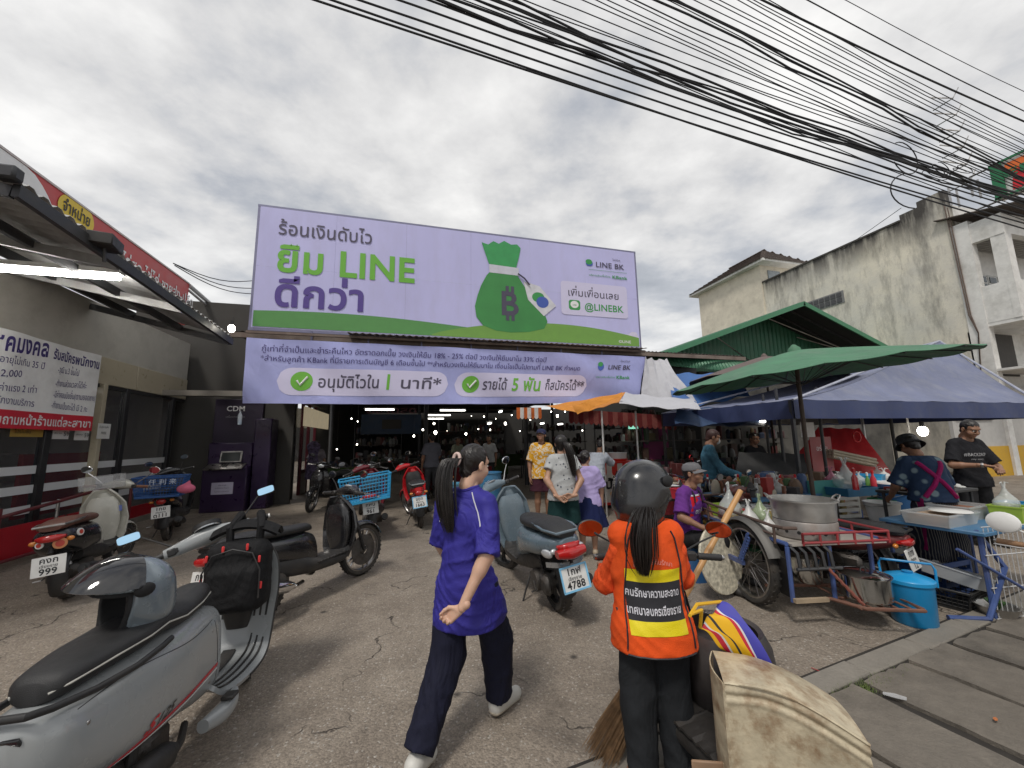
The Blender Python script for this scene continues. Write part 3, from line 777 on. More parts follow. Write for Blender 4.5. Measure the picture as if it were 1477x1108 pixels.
    for s in (-1, 1):
        if g('mir_skip') == s: continue
        hx = s*g('mx', .3)
        mirror(t, (s*.15, wb-.19, zb+.01), (hx*.93, wb-.2, zb+mh*.8), (hx, wb-.19, zb+mh), SM, mm_, hr=mr, face=g('mfacer', (.1, 0, 0)) if s > 0 else (.1, 0, 0))
    if g('norear'): return t
    # tail
    tl = g('tail', 'wide')
    if tl == 'wide':
        MB().loft([(-.1, -.4, .665*hs, .02, .012, 2.3), (-.05, -.43, .66*hs, .035, .03, 2.6), (.05, -.43, .66*hs, .035, .03, 2.6), (.1, -.4, .665*hs, .02, .012, 2.3)], 14, 3, axis='X').build('tail_light', REDL, t)
    else: MB().sphere((0, -.425, .63*hs), (.06, .035, .045), 18, 12).build('tail_light', REDL, t)
    turn_signals(t, [(-.12, -.38, .63*hs), (.12, -.38, .63*hs)], g('sig', ORL))
    pz = g('pz', .47); MB().tube([(0, -.36, .6), (0, -.42, pz+.1)], .02, 8).build('plate_bracket', BLK, t)
    plate(t, (0, g('py', -.445), pz), (rad(-12), 0, 0), *P['plate'], frame=g('pframe'))
    MB().tube([(-.12, .02, .775*hs), (-.135, -.25, .775*hs), (-.1, -.44, .775*hs), (.1, -.44, .775*hs), (.135, -.25, .775*hs), (.12, .02, .775*hs)], .011, 8).build('grab_rail', g('rail', BLK), t)
    exhaust(t, r, g('exm', BLK), cover=g('excov'), x=g('exx', .17), up=g('exup', .06))
    e = MB().box((-.02, .12, r+.0), (.2, .34, .14), bev=.04).cyl((-.16, .1, r), (.13, .1, r), .09, 18).cyl((-.11, .0, r), (-.06, .0, r), .1, 18).box((-.1, .05, r), (.07, .34, .16), bev=.03)
    e.build('engine', ENG, t)
    for s in ((-1,) if g('mono', True) else (-1, 1)):
        sp = [(s*.1, -.03+.07*k/28, r+.03+.3*k/28) for k in range(29)]
        b = MB().tube(sp, .009, 6)
        b.tube([(s*.1+.02*math.cos(k*.9), -.03+.06*k/60+.02*math.sin(k*.9), r+.05+.24*k/60) for k in range(61)], .0045, 5)
        b.build('shock_absorber', g('shock', BLK), t)
    stand_(t)
    if g('kick', True): MB().tube([(-.16, .1, r), (-.19, -.02, r-.03), (-.24, -.03, r-.03)], .008, 6).build('kick_starter', STEEL, t)
    return t

def mesh_basket(name, label, cat, loc, rz, m, L=.42, Wd=.32, Hh=.22, tilt=(0, 0), cols=16, rows=7, parent=None, group=None, taper=.85):
    """open plastic crate whose walls are real bars round square holes"""
    t = thing(name, label, cat, loc, group=group, rot=(tilt[0], tilt[1], rz)) if parent is None else parent
    b = MB()
    def wall(p0, p1, q0, q1, nc):
        p0, p1, q0, q1 = map(Vector, (p0, p1, q0, q1))
        for i in range(nc+1):
            u = i/nc; a, c = p0.lerp(p1, u), q0.lerp(q1, u); b.tube([a, c], .0035 if 0 < i < nc else .006, 4, cap=False)
        for j in range(rows+1):
            v = j/rows; b.tube([p0.lerp(q0, v), p1.lerp(q1, v)], .004, 4, cap=False)
    l, w_, k = L/2, Wd/2, taper
    c = [(-l*k, -w_*k, 0), (l*k, -w_*k, 0), (l*k, w_*k, 0), (-l*k, w_*k, 0)]; d = [(-l, -w_, Hh), (l, -w_, Hh), (l, w_, Hh), (-l, w_, Hh)]
    for i in range(4): wall(c[i], c[(i+1) % 4], d[i], d[(i+1) % 4], cols if i % 2 == 0 else int(cols*.75))
    b.build('mesh_walls', m, t)
    MB().box((0, 0, .003), (L*k, Wd*k, .006)).build('floor_panel', m, t)
    rim = MB()
    for i in range(4):
        a, e = Vector(d[i]), Vector(d[(i+1) % 4]); mid = (a+e)/2; v = e-a
        rim.box(mid, (v.length+.02, .022, .02), rz=math.atan2(v.y, v.x), bev=.004)
        a, e = Vector(c[i]), Vector(c[(i+1) % 4]); mid = (a+e)/2; v = e-a
        rim.box(mid+Vector((0, 0, .015)), (v.length+.008, .01, .03), rz=math.atan2(v.y, v.x))
    rim.build('rim', m, t)
    return t
# ------------------------------------------------------------------ the grey scooter in front
GREY = mat('grey_scooter_paint', (.27, .285, .29), .28, var=.04, scale=3, coat=.6, dirt=(.33, .31, .28), dirt_amt=.16, dscale=5)
PIPE = mat('pale_piping', (.45, .44, .4), .5, var=.1)
REDS = mat('red_stripe', (.5, .02, .03), .35, var=.05)
WHS = mat('white_line', (.7, .7, .68), .4, var=.05)
TAILD = mat('dark_red_lens', (.1, .006, .012), .08, var=.1, coat=1.)
SKYB = mat('sky_tinted_mirror', (.45, .72, .95), .04, metal=1., var=0)  # blue of a reflected sky is put into the mirror colour
def vespa(x, y, th, lean, steer):
    t = thing('motor_scooter', 'light grey scooter in the foreground with a long black seat and red side stripe', 'scooter', (x, y, 0), group='motor scooters parked outside the market', rot=(rad(-1.), -rad(lean), rad(th))); t.scale = VSC
    wb, r, w = 1.3, .25, .11; SM = steerM(wb-.14, rad(steer), .45)
    wheel(t, (0, 0, r), r, w, style='cast', rim=BLK); wheel(t, (0, wb, r), r, w, style='cast', rim=BLK, M=SM, disc=True)
    # monocoque rear with swelling flanks
    secs = [(-.45, 0, .60, .035, .05, 2.5), (-.42, 0, .585, .1, .1, 2.6), (-.35, 0, .56, .15, .14, 2.6), (-.2, 0, .53, .175, .18, 2.8), (.02, 0, .52, .195, .197, 2.9), (.22, 0, .515, .195, .207, 2.9), (.4, 0, .50, .172, .225, 3.), (.52, 0, .49, .155, .225, 3.2), (.58, 0, .485, .14, .215, 3.6)]
    body = MB().loft(secs, 40, 7)
    body.v = [(a*(1.+.05*max(0, .5-abs(c-.45))), b_, c) for a, b_, c in body.v]
    body.build('rear_body', GREY, t, smooth=60)
    # flank surface for trims: x of the body side at (y,z)
    def side(yy, zz, off=.002):
        S = secs
        for i in range(len(S)-1):
            if S[i][0] <= yy <= S[i+1][0]:
                p0, p1, p2, p3 = S[max(i-1, 0)], S[i], S[i+1], S[min(i+2, len(S)-1)]; q = (yy-S[i][0])/(S[i+1][0]-S[i][0])
                c = [.5*((2*b)+(-a+c_)*q+(2*a-5*b+4*c_-d)*q*q+(-a+3*b-3*c_+d)*q**3) for a, b, c_, d in zip(p0, p1, p2, p3)]; break
        else: c = S[-1]
        v = min(.98, abs(zz-c[2])/c[4]); xx = c[3]*(1-v**c[5])**(1/c[5]); return Vector(((xx)*(1+.05*max(0, .5-abs(zz-.45)))+off, yy, zz))
    MB().sheet(lambda u, v: side(-.34+.86*u, .34+.075*u-.006+.013*v+.02*math.sin(u*3), .0035), 30, 2, .002).build('red_stripe', REDS, t)
    MB().sheet(lambda u, v: side(-.34+.86*u, .322+.075*u-.004+.006*v+.02*math.sin(u*3), .0035), 30, 2, .002).build('white_stripe', WHS, t)
    MB().tube([side(-.32+.8*i/30, .655+.015*math.sin(i/5), .0) for i in range(31)], .0022, 5).tube([side(.5+.003*i, .64-.028*i, .0) for i in range(13)], .0022, 5).build('panel_seam', BLK, t)
    for q_ in ((.46, .60), (.46, .36), (-.3, .6)): MB().sphere(side(*q_, .0), (.004, .008, .008), 10, 6).build('screw', STEEL, t)
    text('S', .06, REDS, t, lambda a, b: side(-.05+a, .40+b+a*.1, .004), .03, slant=.5, width=.05)
    text('125', .05, BLK, t, lambda a, b: side(.01+a, .405+b+a*.1, .004), .02, slant=.5, width=.1)
    # rear end: lamp, badge
    MB().loft([(-.1, -.425, .49, .03, .03, 2.6), (-.06, -.445, .48, .05, .06, 3), (0, -.45, .475, .055, .07, 3), (.06, -.445, .48, .05, .06, 3), (.1, -.425, .49, .03, .03, 2.6)], 16, 3, axis='X').build('tail_light', TAILD, t)
    bd = MB().box((0, -.437, .628), (.13, .012, .05), rot=Matrix.Rotation(.55, 3, 'X'), bev=.004).build('badge_panel', BLKG, t)
    R = Matrix.Rotation(.55, 3, 'X')
    text('Vespa S', .032, WHS, bd, plane_fn(Vector((0, -.437, .628))+R@Vector((0, -.0075, -.01)), R@Vector((1, 0, 0)), R@Vector((0, 0, 1))), .01, 'C', slant=.25)
    plate(t, (0, -.54, .3), (rad(-10), 0, 0), '1กก', 'เชียงราย', '5821'); MB().tube([(0, -.44, .4), (0, -.52, .36)], .03, 8).build('plate_bracket', BLK, t)
    fender(t, (0, 0, r), r+.05, .16, rad(100), rad(200), BLK, None, 'rear_mudguard')
    # seat
    top = [(-.36, 0, .735, .06, .035, 2.4), (-.32, 0, .745, .1, .05, 2.6), (-.16, 0, .76, .138, .055, 2.6), (.0, 0, .765, .155, .055, 2.6), (.12, 0, .775, .15, .055, 2.6), (.26, 0, .755, .145, .052, 2.5), (.42, 0, .765, .125, .06, 2.4), (.54, 0, .775, .09, .06, 2.3), (.62, 0, .76, .045, .04, 2.2)]
    so_ = MB().loft(top, 28, 5)
    so_.build('seat', SEATM, t, smooth=60)
    def seam(s):
        P = []
        for yy, _, cz, hw, hh, ex in top: P.append((s*(hw*.985+.003), yy, cz-.002))
        R_ = []
        for i in range(len(P)-1):
            for k in range(5): R_.append(lerp3(P[i], P[i+1], k/5))
        return R_+[Vector(P[-1])]
    MB().tube(seam(1), .004, 6).tube(seam(-1), .004, 6).build('seat_piping', PIPE, t)
    MB().tube([(.165, .12, .705), (.175, .05, .7), (.175, -.1, .69), (.15, -.26, .69), (.11, -.39, .70), (.08, -.45, .71), (-.08, -.45, .71), (-.11, -.39, .70), (-.15, -.26, .69), (-.175, -.1, .69), (-.175, .05, .7), (-.165, .12, .705)], .0125, 10).build('rear_rack', BLK, t)
    # floor that sweeps up into the leg shield
    path = [(.5, .335, .16), (.56, .285, .19), (.7, .27, .215), (.86, .28, .225), (.96, .31, .225), (1.02, .38, .225), (1.055, .5, .235), (1.085, .65, .25), (1.105, .8, .235), (1.115, .9, .17), (1.115, .95, .09)]
    def fl(u, v, off=0.):
        k = u*(len(path)-1); i = min(int(k), len(path)-2); q = k-i
        p = [path[max(i-1, 0)], path[i], path[i+1], path[min(i+2, len(path)-1)]]
        yy, zz, ww = [.5*((2*b)+(-a+c)*q+(2*a-5*b+4*c-d)*q*q+(-a+3*b-3*c+d)*q**3) for a, b, c, d in zip(*p)]
        s = (v-.5)*2; up = max(0, min(1, (u-.45)*3))
        e_ = abs(s)**3
        return Vector((s*ww, yy+(.035*e_ - .05*s*s)*up+off*up*-1, zz-.03*e_*(1-up)+off*(1-up)))
    MB().sheet(lambda u, v: fl(u, v), 50, 20, .022).build('leg_shield', GREY, t, smooth=60)
    ed = [fl(i/50, 0) for i in range(12, 51)]+[fl(1, j/8) for j in range(1, 8)]+[fl(1-i/50, 1) for i in range(0, 39)]
    MB().tube(ed, .009, 8).build('edge_trim', BLK, t)
    rb = MB()
    for s in (-1, 1):
        for k, v0 in enumerate((.24, .33, .42)):
            v = .5+s*v0*.98
            rb.sheet(lambda u, q: fl(.08+.42*u+.0*k, v+(q-.5)*.026, .016), 22, 2, .006)
            rb.sheet(lambda u, q: fl(.56+.14*u, v*.96+.02+(q-.5)*.03, .016), 10, 2, .006)
    rb.build('rubber_strip', BLK, t)
    MB().sheet(lambda u, v: fl(.08+.3*u, .5+(v-.5)*.26*(1-.35*u), .02), 16, 5, .012).build('floor_mat', BLK, t)
    MB().loft([(.42, 0, 1.03, .07, .03, 2.6), (.6, 0, 1.03, .12, .05, 2.8), (.82, 0, 1.04, .15, .07, 3.), (.9, 0, 1.05, .13, .06, 2.8), (.95, 0, 1.06, .06, .05, 2.5)], 24, 4, axis='Z').build('glove_box', BLK, t)
    MB().loft([(.28, 0, .0+1.02, .1, .03, 2.4), (.5, 0, 1.13, .12, .05, 2.3), (.75, 0, 1.15, .1, .06, 2.3), (.95, 0, 1.13, .06, .05, 2.2)], 20, 4, axis='Z').build('nose', GREY, t)
    # passenger footpeg pod low on the right flank
    for s in (1, -1):
        pg = MB().loft([(.34, s*.2, .215, .03, .03, 2.4), (.44, s*.225, .21, .045, .04, 2.6), (.54, s*.23, .22, .04, .035, 2.6), (.6, s*.22, .245, .02, .02, 2.3)], 16, 4).build('footpeg_pod', GREY, t)
        MB().box((s*.245, .5, .265), (.07, .07, .02), bev=.006).build('footpeg', BLK, pg)
    fender(t, (0, wb, r), r+.05, .19, rad(0), rad(170), GREY, SM, 'front_fender', drop=.05, flare=.5)
    f = MB().tube([SM@Vector((-.09, wb, r)), SM@Vector((-.085, wb-.06, r+.2)), SM@Vector((-.02, wb-.11, r+.3)), SM@Vector((0, wb-.15, .9))], [.03, .028, .026, .026], 10).build('fork', BLK, t)
    # handlebar cowl
    zb = 1.02
    co = MB().loft([(-.25, wb-.24, zb, .028, .03, 2.5), (-.19, wb-.215, zb, .04, .038, 2.6), (-.12, wb-.18, zb+.005, .055, .045, 2.6), (0, wb-.13, zb+.01, .1, .06, 2.5), (.12, wb-.18, zb+.005, .055, .045, 2.6), (.19, wb-.215, zb, .04, .038, 2.6), (.25, wb-.24, zb, .028, .03, 2.5)], 22, 5, axis='X').xf(SM).build('handlebar_cowl', GREY, t)
    MB().lathe([(.0, .07), (.075, .07), (.082, .06), (.078, .04)], (0, 0, 0), 'Z', 24).xf(SM @ Matrix.Translation((0, wb-.17, zb+.015)) @ Matrix.Rotation(-.35, 4, 'X')).build('instrument_dial', CLRL, co)
    MB().lathe([(.081, .07), (.088, .07), (.088, .045), (.081, .045)], (0, 0, 0), 'Z', 24).xf(SM @ Matrix.Translation((0, wb-.17, zb+.018)) @ Matrix.Rotation(-.35, 4, 'X')).build('dial_ring', BLK, co)
    MB().lathe([(.0, .02), (.05, .015), (.07, 0), (.07, -.03)], (0, 0, 0), 'Z', 24).xf(SM @ Matrix.Translation((0, wb-.035, zb)) @ Matrix.Rotation(-1.45, 4, 'X')).build('headlight', CLRL, co)
    bars(t, wb, zb, SM, BLK, BLK, w=.37, back=.25, tip=WHS)
    for s in (-1, 1):
        MB().box(SM@Vector((s*.2, wb-.257, zb+.003)), (.055, .012, .03), rot=SM.to_3x3(), bev=.004).build('switch', BLK, co)
        hx = s*.40
        mirror(t, (s*.2, wb-.22, zb+.03), (hx*.85, wb-.2, zb+.15), (hx, wb-.2, zb+.17), SM, BLK, SKYB, 'rect', (.06, .03), (rad(-32), 0, rad(-s*8)))
    e = MB().cyl((-.15, .0, r), (-.06, .0, r), .12, 22).box((-.11, .15, r-.01), (.08, .35, .16), bev=.03).box((.0, .2, r), (.18, .2, .15), bev=.04)
    e.build('engine', ENG, t); exhaust(t, r, BLK, x=.15, rad_=.055, up=.02)
    MB().tube([(.1, .0, r), (.12, .03, .5)], .02, 8).build('shock_absorber', BLK, t); stand_(t, -.12, .42, .22)
    return t, SM
VX, VY, VTH, VL, VS = -1.08, 2.03, -8., 3., 34.
VSC = (.86, .86, .955)
def TV(p): return Matrix.Translation((VX, VY, 0)) @ Euler((rad(-1.), -rad(VL), rad(VTH))).to_matrix().to_4x4() @ Vector((p[0]*VSC[0], p[1]*VSC[1], p[2]*VSC[2]))
vesp, VSM = vespa(VX, VY, VTH, VL, VS)
# helmet resting on the seat
def open_helmet(name, label, cat, loc, rot, shell, lining, visor_m, strap_m, group=None, visor=True):
    t = thing(name, label, cat, loc, rot=rot, group=group)
    pr = [('e', (0, 0, .12), (.125, .15, .135)), ('c', (0, -.03, .03), (0, -.04, .06), .11, .12)]
    def mod(P, d):
        x, y_, z = P[:, 0], P[:, 1], P[:, 2]
        d = np.maximum(d, -z-.035)
        face = np.maximum.reduce([-(y_-.03), (z-.16), np.abs(x)-.2])
        d = np.maximum(d, -face)
        side = np.maximum(-(y_-.02), z-.03)
        return np.maximum(np.maximum(d, -(d+.02)), -side) if False else np.maximum(d, -side)
    def shell_mod(P, d):
        o = mod(P, d); inner = S_ell(P, (0, -.005, .1), (.1, .125, .115)); inner = np.minimum(inner, S_cone(P, (0, 0, -.1), (0, 0, .08), .09, .1))
        return np.maximum(o, -inner)
    V, F = sdf(pr, .0055, .02, shell_mod, box=((-.16, -.2, -.06), (.16, .2, .28)))
    link('shell', arr_mesh('shell', V, F), shell, t)
    V, F = sdf([('e', (0, -.008, .105), (.112, .135, .122)), ('c', (0, -.02, -.03), (0, -.02, .08), .1, .108)], .007, .02, lambda P, d: np.maximum.reduce([d, -(S_ell(P, (0, .02, .08), (.085, .12, .1))), -P[:, 2]-.042, -np.maximum(-(P[:, 1]-.04), P[:, 2]-.14)]), box=((-.16, -.2, -.06), (.16, .2, .28)))
    link('lining', arr_mesh('lining', V, F), lining, t)
    if visor:
        def vs(u, v):
            a = rad(-84+168*u); el = rad(118-96*v); k = 1.02+.05*math.sin(math.pi*u)+.42*max(0, v-.4)**1.3*math.cos(a)
            return (.134*k*math.sin(a)*math.cos(el*.8), .158*k*math.cos(a)*math.cos(el*.9), .125+.142*math.sin(el))
        MB().sheet(vs, 26, 14, .003).build('visor', visor_m, t)
    for s in (-1, 1): MB().sphere((s*.124, .01, .165), (.014, .034, .026), 16, 10).build('visor_pivot', lining, t)
    MB().box((-.06, .045, -.01), (.03, .012, .03), bev=.003).build('chin_strap', strap_m, t)
    return t
VIS = mat('smoked_visor', (.02, .02, .022), .05, var=0, alpha=.9, coat=.8)
open_helmet('helmet', 'silver open face helmet with a smoked visor lying on the black scooter seat', 'helmet', TV((-.02, .05, .80)), (rad(4), rad(-6), rad(142)), mat('helmet_silver', (.20, .24, .27), .3, metal=.25, var=.05, coat=.6), mat('helmet_lining', (.012, .012, .013), .8, var=.2), VIS, mat('red_strap', (.55, .02, .03), .5, var=.1)).scale = (1.06, 1.06, 1.06)
# backpack hanging from the handlebar
bk = thing('backpack', 'black backpack with red zip pulls hanging from the grey scooter handlebar', 'backpack', TV((.04, .92, .57)), rot=(rad(-4), -rad(VL)*.3, rad(VTH+6))); bk.scale = (1.15, 1.1, 1.12)
BPM = fab('backpack_nylon', (.011, .011, .012), bump=.4, rough=.7, wrinkle=.7)
def bpmod(P, d): return d+wob(P, .0035, 1.6)
V, F = sdf([('b', (0, 0, .16), (.15, .085, .18), .07), ('b', (0, -.07, .11), (.12, .04, .11), .04)], .008, .03, bpmod)
link('bag_body', arr_mesh('bag_body', V, F), BPM, bk)
for s in (-1, 1): MB().tube([(s*.07, .05, .3), (s*.075, .04, .4), (s*.05, .1, .47), (s*.05, .17, .4)], [.018, .022, .022, .018], 8).build('shoulder_strap', BPM, bk)
MB().sheet(lambda u, v: (-.16+.32*u, .03+.1*v, .40+.035*math.sin(math.pi*v)-.05*(2*u-1)**2), 12, 8, .02).build('top_flap', BPM, bk)
for (a, z) in ((-.12, .27), (-.135, .16), (.12, .25), (.135, .12), (0.06, .315), (-.05, .31)):
    MB().box((a, -.085, z), (.012, .012, .035), rz=.3, bev=.003).build('zip_pull', mat('red_tape', (.6, .03, .03), .6, var=.1), bk)
MB().tube([(-.13, -.092, .06), (-.13, -.1, .2), (-.09, -.1, .285), (0, -.1, .31), (.09, -.1, .285), (.13, -.1, .2), (.13, -.092, .06)], .004, 6).build('zip', BLK, bk)
# ------------------------------------------------------------------ ground
def ground_mat():
    m = D.materials.new('old_concrete_asphalt'); m.use_nodes = True; t = m.node_tree; L = t.links; b = t.nodes['Principled BSDF']
    tc = t.nodes.new('ShaderNodeTexCoord')
    def N(k, **p):
        n = t.nodes.new(k)
        for a, v in p.items():
            if a in n.inputs: n.inputs[a].default_value = v
            else: setattr(n, a, v)
        return n
    def noise(s, d=6, r=.6, dist=0): n = N('ShaderNodeTexNoise', Scale=s, Detail=d, Roughness=r, Distortion=dist); L.new(tc.outputs['Object'], n.inputs['Vector']); return n.outputs['Fac']
    def rng(x, a, c, lo=0., hi=1.): n = N('ShaderNodeMapRange'); [n.inputs[k].__setattr__('default_value', v) for k, v in (('From Min', a), ('From Max', c), ('To Min', lo), ('To Max', hi))]; L.new(x, n.inputs['Value']); return n.outputs[0]
    def mix(f, a, c, bt='MIX'):
        n = N('ShaderNodeMixRGB', blend_type=bt)
        for i, v in ((0, f), (1, a), (2, c)):
            if isinstance(v, (int, float)): n.inputs[i].default_value = v
            elif isinstance(v, tuple): n.inputs[i].default_value = (*v, 1)
            else: L.new(v, n.inputs[i])
        return n.outputs[0]
    big = rng(noise(.55, 7, .62), .35, .66); mid = rng(noise(3.1, 7, .65), .35, .68)
    c = mix(big, (.235, .198, .16), (.37, .322, .264)); c = mix(mix(.5, mid, (.5, .5, .5)), c, (.17, .14, .112))
    v1 = N('ShaderNodeTexVoronoi', Scale=95.); L.new(tc.outputs['Object'], v1.inputs['Vector'])
    sp = N('ShaderNodeSeparateColor'); L.new(v1.outputs['Color'], sp.inputs[0])
    st = rng(sp.outputs[0], .0, 1., .76, 1.17)
    vm = N('ShaderNodeVectorMath', operation='SCALE'); L.new(c, vm.inputs[0]); L.new(st, vm.inputs['Scale']); c = vm.outputs[0]
    wh = rng(sp.outputs[1], .955, .975); c = mix(wh, c, (.36, .33, .29))
    gr = rng(noise(60, 4, .7), .3, .7, .82, 1.16); vm = N('ShaderNodeVectorMath', operation='SCALE'); L.new(c, vm.inputs[0]); L.new(gr, vm.inputs['Scale']); c = vm.outputs[0]
    # oil stains and grime
    oil = rng(noise(1.5, 8, .62, .8), .56, .7); c = mix(mix(.55, oil, (0, 0, 0)), c, (.075, .062, .052))
    spot = N('ShaderNodeTexVoronoi', Scale=2.3); L.new(tc.outputs['Object'], spot.inputs['Vector'])
    c = mix(rng(spot.outputs['Distance'], .09, .03), c, (.06, .052, .045))
    # cracks
    nz = N('ShaderNodeTexNoise', Scale=2.4, Detail=6.); L.new(tc.outputs['Object'], nz.inputs['Vector'])
    va = N('ShaderNodeVectorMath', operation='MULTIPLY_ADD'); L.new(nz.outputs['Color'], va.inputs[0]); va.inputs[1].default_value = (.9, .9, .9); L.new(tc.outputs['Object'], va.inputs[2])
    ck = N('ShaderNodeTexVoronoi', feature='DISTANCE_TO_EDGE', Scale=.62); L.new(va.outputs[0], ck.inputs['Vector'])
    cm = N('ShaderNodeMath', operation='MULTIPLY'); L.new(rng(ck.outputs['Distance'], .0065, .001), cm.inputs[0]); L.new(rng(noise(2.1, 5), .47, .56), cm.inputs[1])
    c = mix(cm.outputs[0], c, (.045, .038, .032))
    L.new(c, b.inputs['Base Color']); b.inputs['Roughness'].default_value = .82; b.inputs['Specular IOR Level'].default_value = .35
    rr = rng(noise(.9, 5), .35, .7, .62, .92); L.new(rr, b.inputs['Roughness'])
    bp = N('ShaderNodeBump', Strength=.7, Distance=.006); hm = N('ShaderNodeMath', operation='SUBTRACT'); L.new(v1.outputs['Distance'], hm.inputs[1]); L.new(rng(noise(7, 6), .3, .7, 0, 1.6), hm.inputs[0])
    h2 = N('ShaderNodeMath', operation='MULTIPLY_ADD'); L.new(cm.outputs[0], h2.inputs[0]); h2.inputs[1].default_value = -2.; L.new(hm.outputs[0], h2.inputs[2])
    L.new(h2.outputs[0], bp.inputs['Height']); L.new(bp.outputs[0], b.inputs['Normal'])
    return m
GM = ground_mat()
def gz(u, v): return 0
def gf(u, v):
    X = -60+120*u; Y = -50+150*v; return (X, Y, 0)
g_ = MB().add([(-90, -60, 0), (90, -60, 0), (90, 110, 0), (-90, 110, 0)], [(0, 1, 2, 3)]).build('ground', GM, smooth=False, fix=False); struct(g_)
# drain channel with loose cover slabs, bottom right: long axis from the sweeper toward the cooler
SLAB = mat('drain_slab_concrete', (.165, .145, .12), .85, var=.22, scale=5, bump=.6, bscale=55, dirt=(.07, .06, .05), dirt_amt=.6, dscale=3)
DARKG = mat('wet_dirt', (.03, .026, .022), .9, var=.4)
A0, A1 = at(820, 1108, Z=0), at(1477, 850, Z=0)
dvec = (A1-A0).normalized(); nvec = Vector((dvec.y, -dvec.x, 0))     # nvec toward the camera side / right
ang = math.atan2(dvec.y, dvec.x)
def strip(name, o0, o1, z, m, l0=-3., l1=9., th=.0):
    b = MB(); P = [A0+dvec*l0+nvec*o0, A0+dvec*l1+nvec*o0, A0+dvec*l1+nvec*o1, A0+dvec*l0+nvec*o1]
    return struct(b.add([(p.x, p.y, z) for p in P], [(0, 1, 2, 3)]).build(name, m, smooth=False))
strip('drain_bed', 0.0, 1.05, .004, DARKG)
KERB = mat('kerb_concrete', (.23, .21, .18), .85, var=.2, scale=4, bump=.5, bscale=60, dirt=(.09, .08, .065), dirt_amt=.5)
k = 0
kb = D.objects.new('kerb', None); COL.objects.link(kb); struct(kb)
for i in range(16):
    p = A0+dvec*(-2.6+.72*i)+nvec*.1
    MB().box((0, 0, 0), (.71, .15, .05), bev=.008).build('kerb_stone', KERB, kb, loc=(p.x, p.y, -.008+.003*math.sin(i*2.3)), rot=(0, random.uniform(-.008, .008), ang))
pv = D.objects.new('pavement', None); COL.objects.link(pv); struct(pv)
rnd = random.Random(4)
s_ = .0
for i in range(17):
    L_ = .50
    p = A0+dvec*(-2.8+.55*i+.02*math.sin(i*3.7))+nvec*.72
    b = MB(); n = 10
    w2 = .52
    # slab with a ragged, chipped outline
    pts = []
    for (x0, y0, x1, y1) in ((-L_/2, -w2, L_/2, -w2), (L_/2, -w2, L_/2, w2), (L_/2, w2, -L_/2, w2), (-L_/2, w2, -L_/2, -w2)):
        for k in range(n): q = k/n; pts.append((x0+(x1-x0)*q+rnd.uniform(-.013, .010), y0+(y1-y0)*q+rnd.uniform(-.013, .010)))
    b.prism(pts, -.05, .0); b.build('drain_slab', SLAB, pv, loc=(p.x, p.y, .022+rnd.uniform(-.008, .008)), rot=(rnd.uniform(-.02, .02), rnd.uniform(-.02, .02), ang+rnd.uniform(-.02, .02)))
PAVE = mat('near_pavement', (.2, .175, .145), .85, var=.18, scale=3, bump=.5, bscale=70, dirt=(.12, .1, .085), dirt_amt=.5)
b = MB(); P = [A0+dvec*-6+nvec*1.27, A0+dvec*12+nvec*1.27, A0+dvec*12+nvec*7, A0+dvec*-6+nvec*7]; b.add([(p.x, p.y, .012) for p in P], [(0, 1, 2, 3)]); struct(b.build('street_pavement', PAVE, smooth=False))
# grass in the joint and litter
GRS = mat('grass_blade', (.1, .14, .03), .7, var=.4, scale=20)
b = MB(); rg = random.Random(3); gc = at(1235, 1003, Z=0); 
for i in range(1500):
    q = rg.gauss(0, .5); p = gc+dvec*q*.42+nvec*rg.gauss(.0, .028); a = rg.uniform(0, 6.28); h = rg.uniform(.008, .034); w_ = .0025
    tip = Vector((p.x+math.cos(a)*h*.8, p.y+math.sin(a)*h*.8, h)); s1 = Vector((-math.sin(a)*w_, math.cos(a)*w_, 0)); o = Vector((p.x, p.y, .0))
    b.add([o+s1, o-s1, tip], [(0, 1, 2)])
o = b.build('grass', GRS, smooth=False, fix=False, stuff=True); o['label'] = 'tuft of grass growing in the joint beside the drain slabs'
b = MB(); rg2 = random.Random(9)
for i in range(700):
    p = Vector((rg2.uniform(-3.5, 5), rg2.uniform(.9, 7), 0)); s = rg2.uniform(.002, .007)*(1 if i % 12 else 2.2); a = rg2.uniform(0, 6)
    b.add([p+Vector((math.cos(a+k*2.1)*s, math.sin(a+k*2.1)*s, 0)) for k in range(3)]+[p+Vector((0, 0, s*.7))], [(0, 1, 3), (1, 2, 3), (2, 0, 3)])
o = b.build('grit', mat('grit', (.26, .23, .19), .9, var=.5, scale=3), smooth=False, fix=False, stuff=True); o['label'] = 'loose grit scattered over the asphalt'
def litter(nm, lab, c, pts, m, z=.02):
    b = MB(); n = len(pts); b.prism([(x*1., y) for x, y in pts], 0, .002)
    o = b.build(nm, m, loc=(c.x, c.y, z), rot=(.05, .03, rg.uniform(0, 3))); tag(o, lab, 'litter'); return o
litter('crushed_cup', 'flattened clear plastic cup lying on the pavement beside the drain', at(1292, 1012, Z=0), [(-.05, -.02), (0, -.03), (.05, -.01), (.05, .02), (.0, .025), (-.045, .02)], glass('cup_plastic', (.6, .6, .6), .5), .028)
litter('dead_leaf', 'small orange dead leaf on a drain slab', at(1438, 1050, Z=0), [(-.02, 0), (-.01, -.008), (.01, -.007), (.022, 0), (.008, .009), (-.01, .007)], mat('leaf_orange', (.45, .15, .05), .6), .04)
litter('paper_scrap', 'thin red scrap lying on the asphalt behind the box', at(1178, 968, Z=0), [(-.03, -.004), (.03, -.002), (.03, .004), (-.03, .002)], mat('scrap_red', (.4, .05, .05), .6), .006)
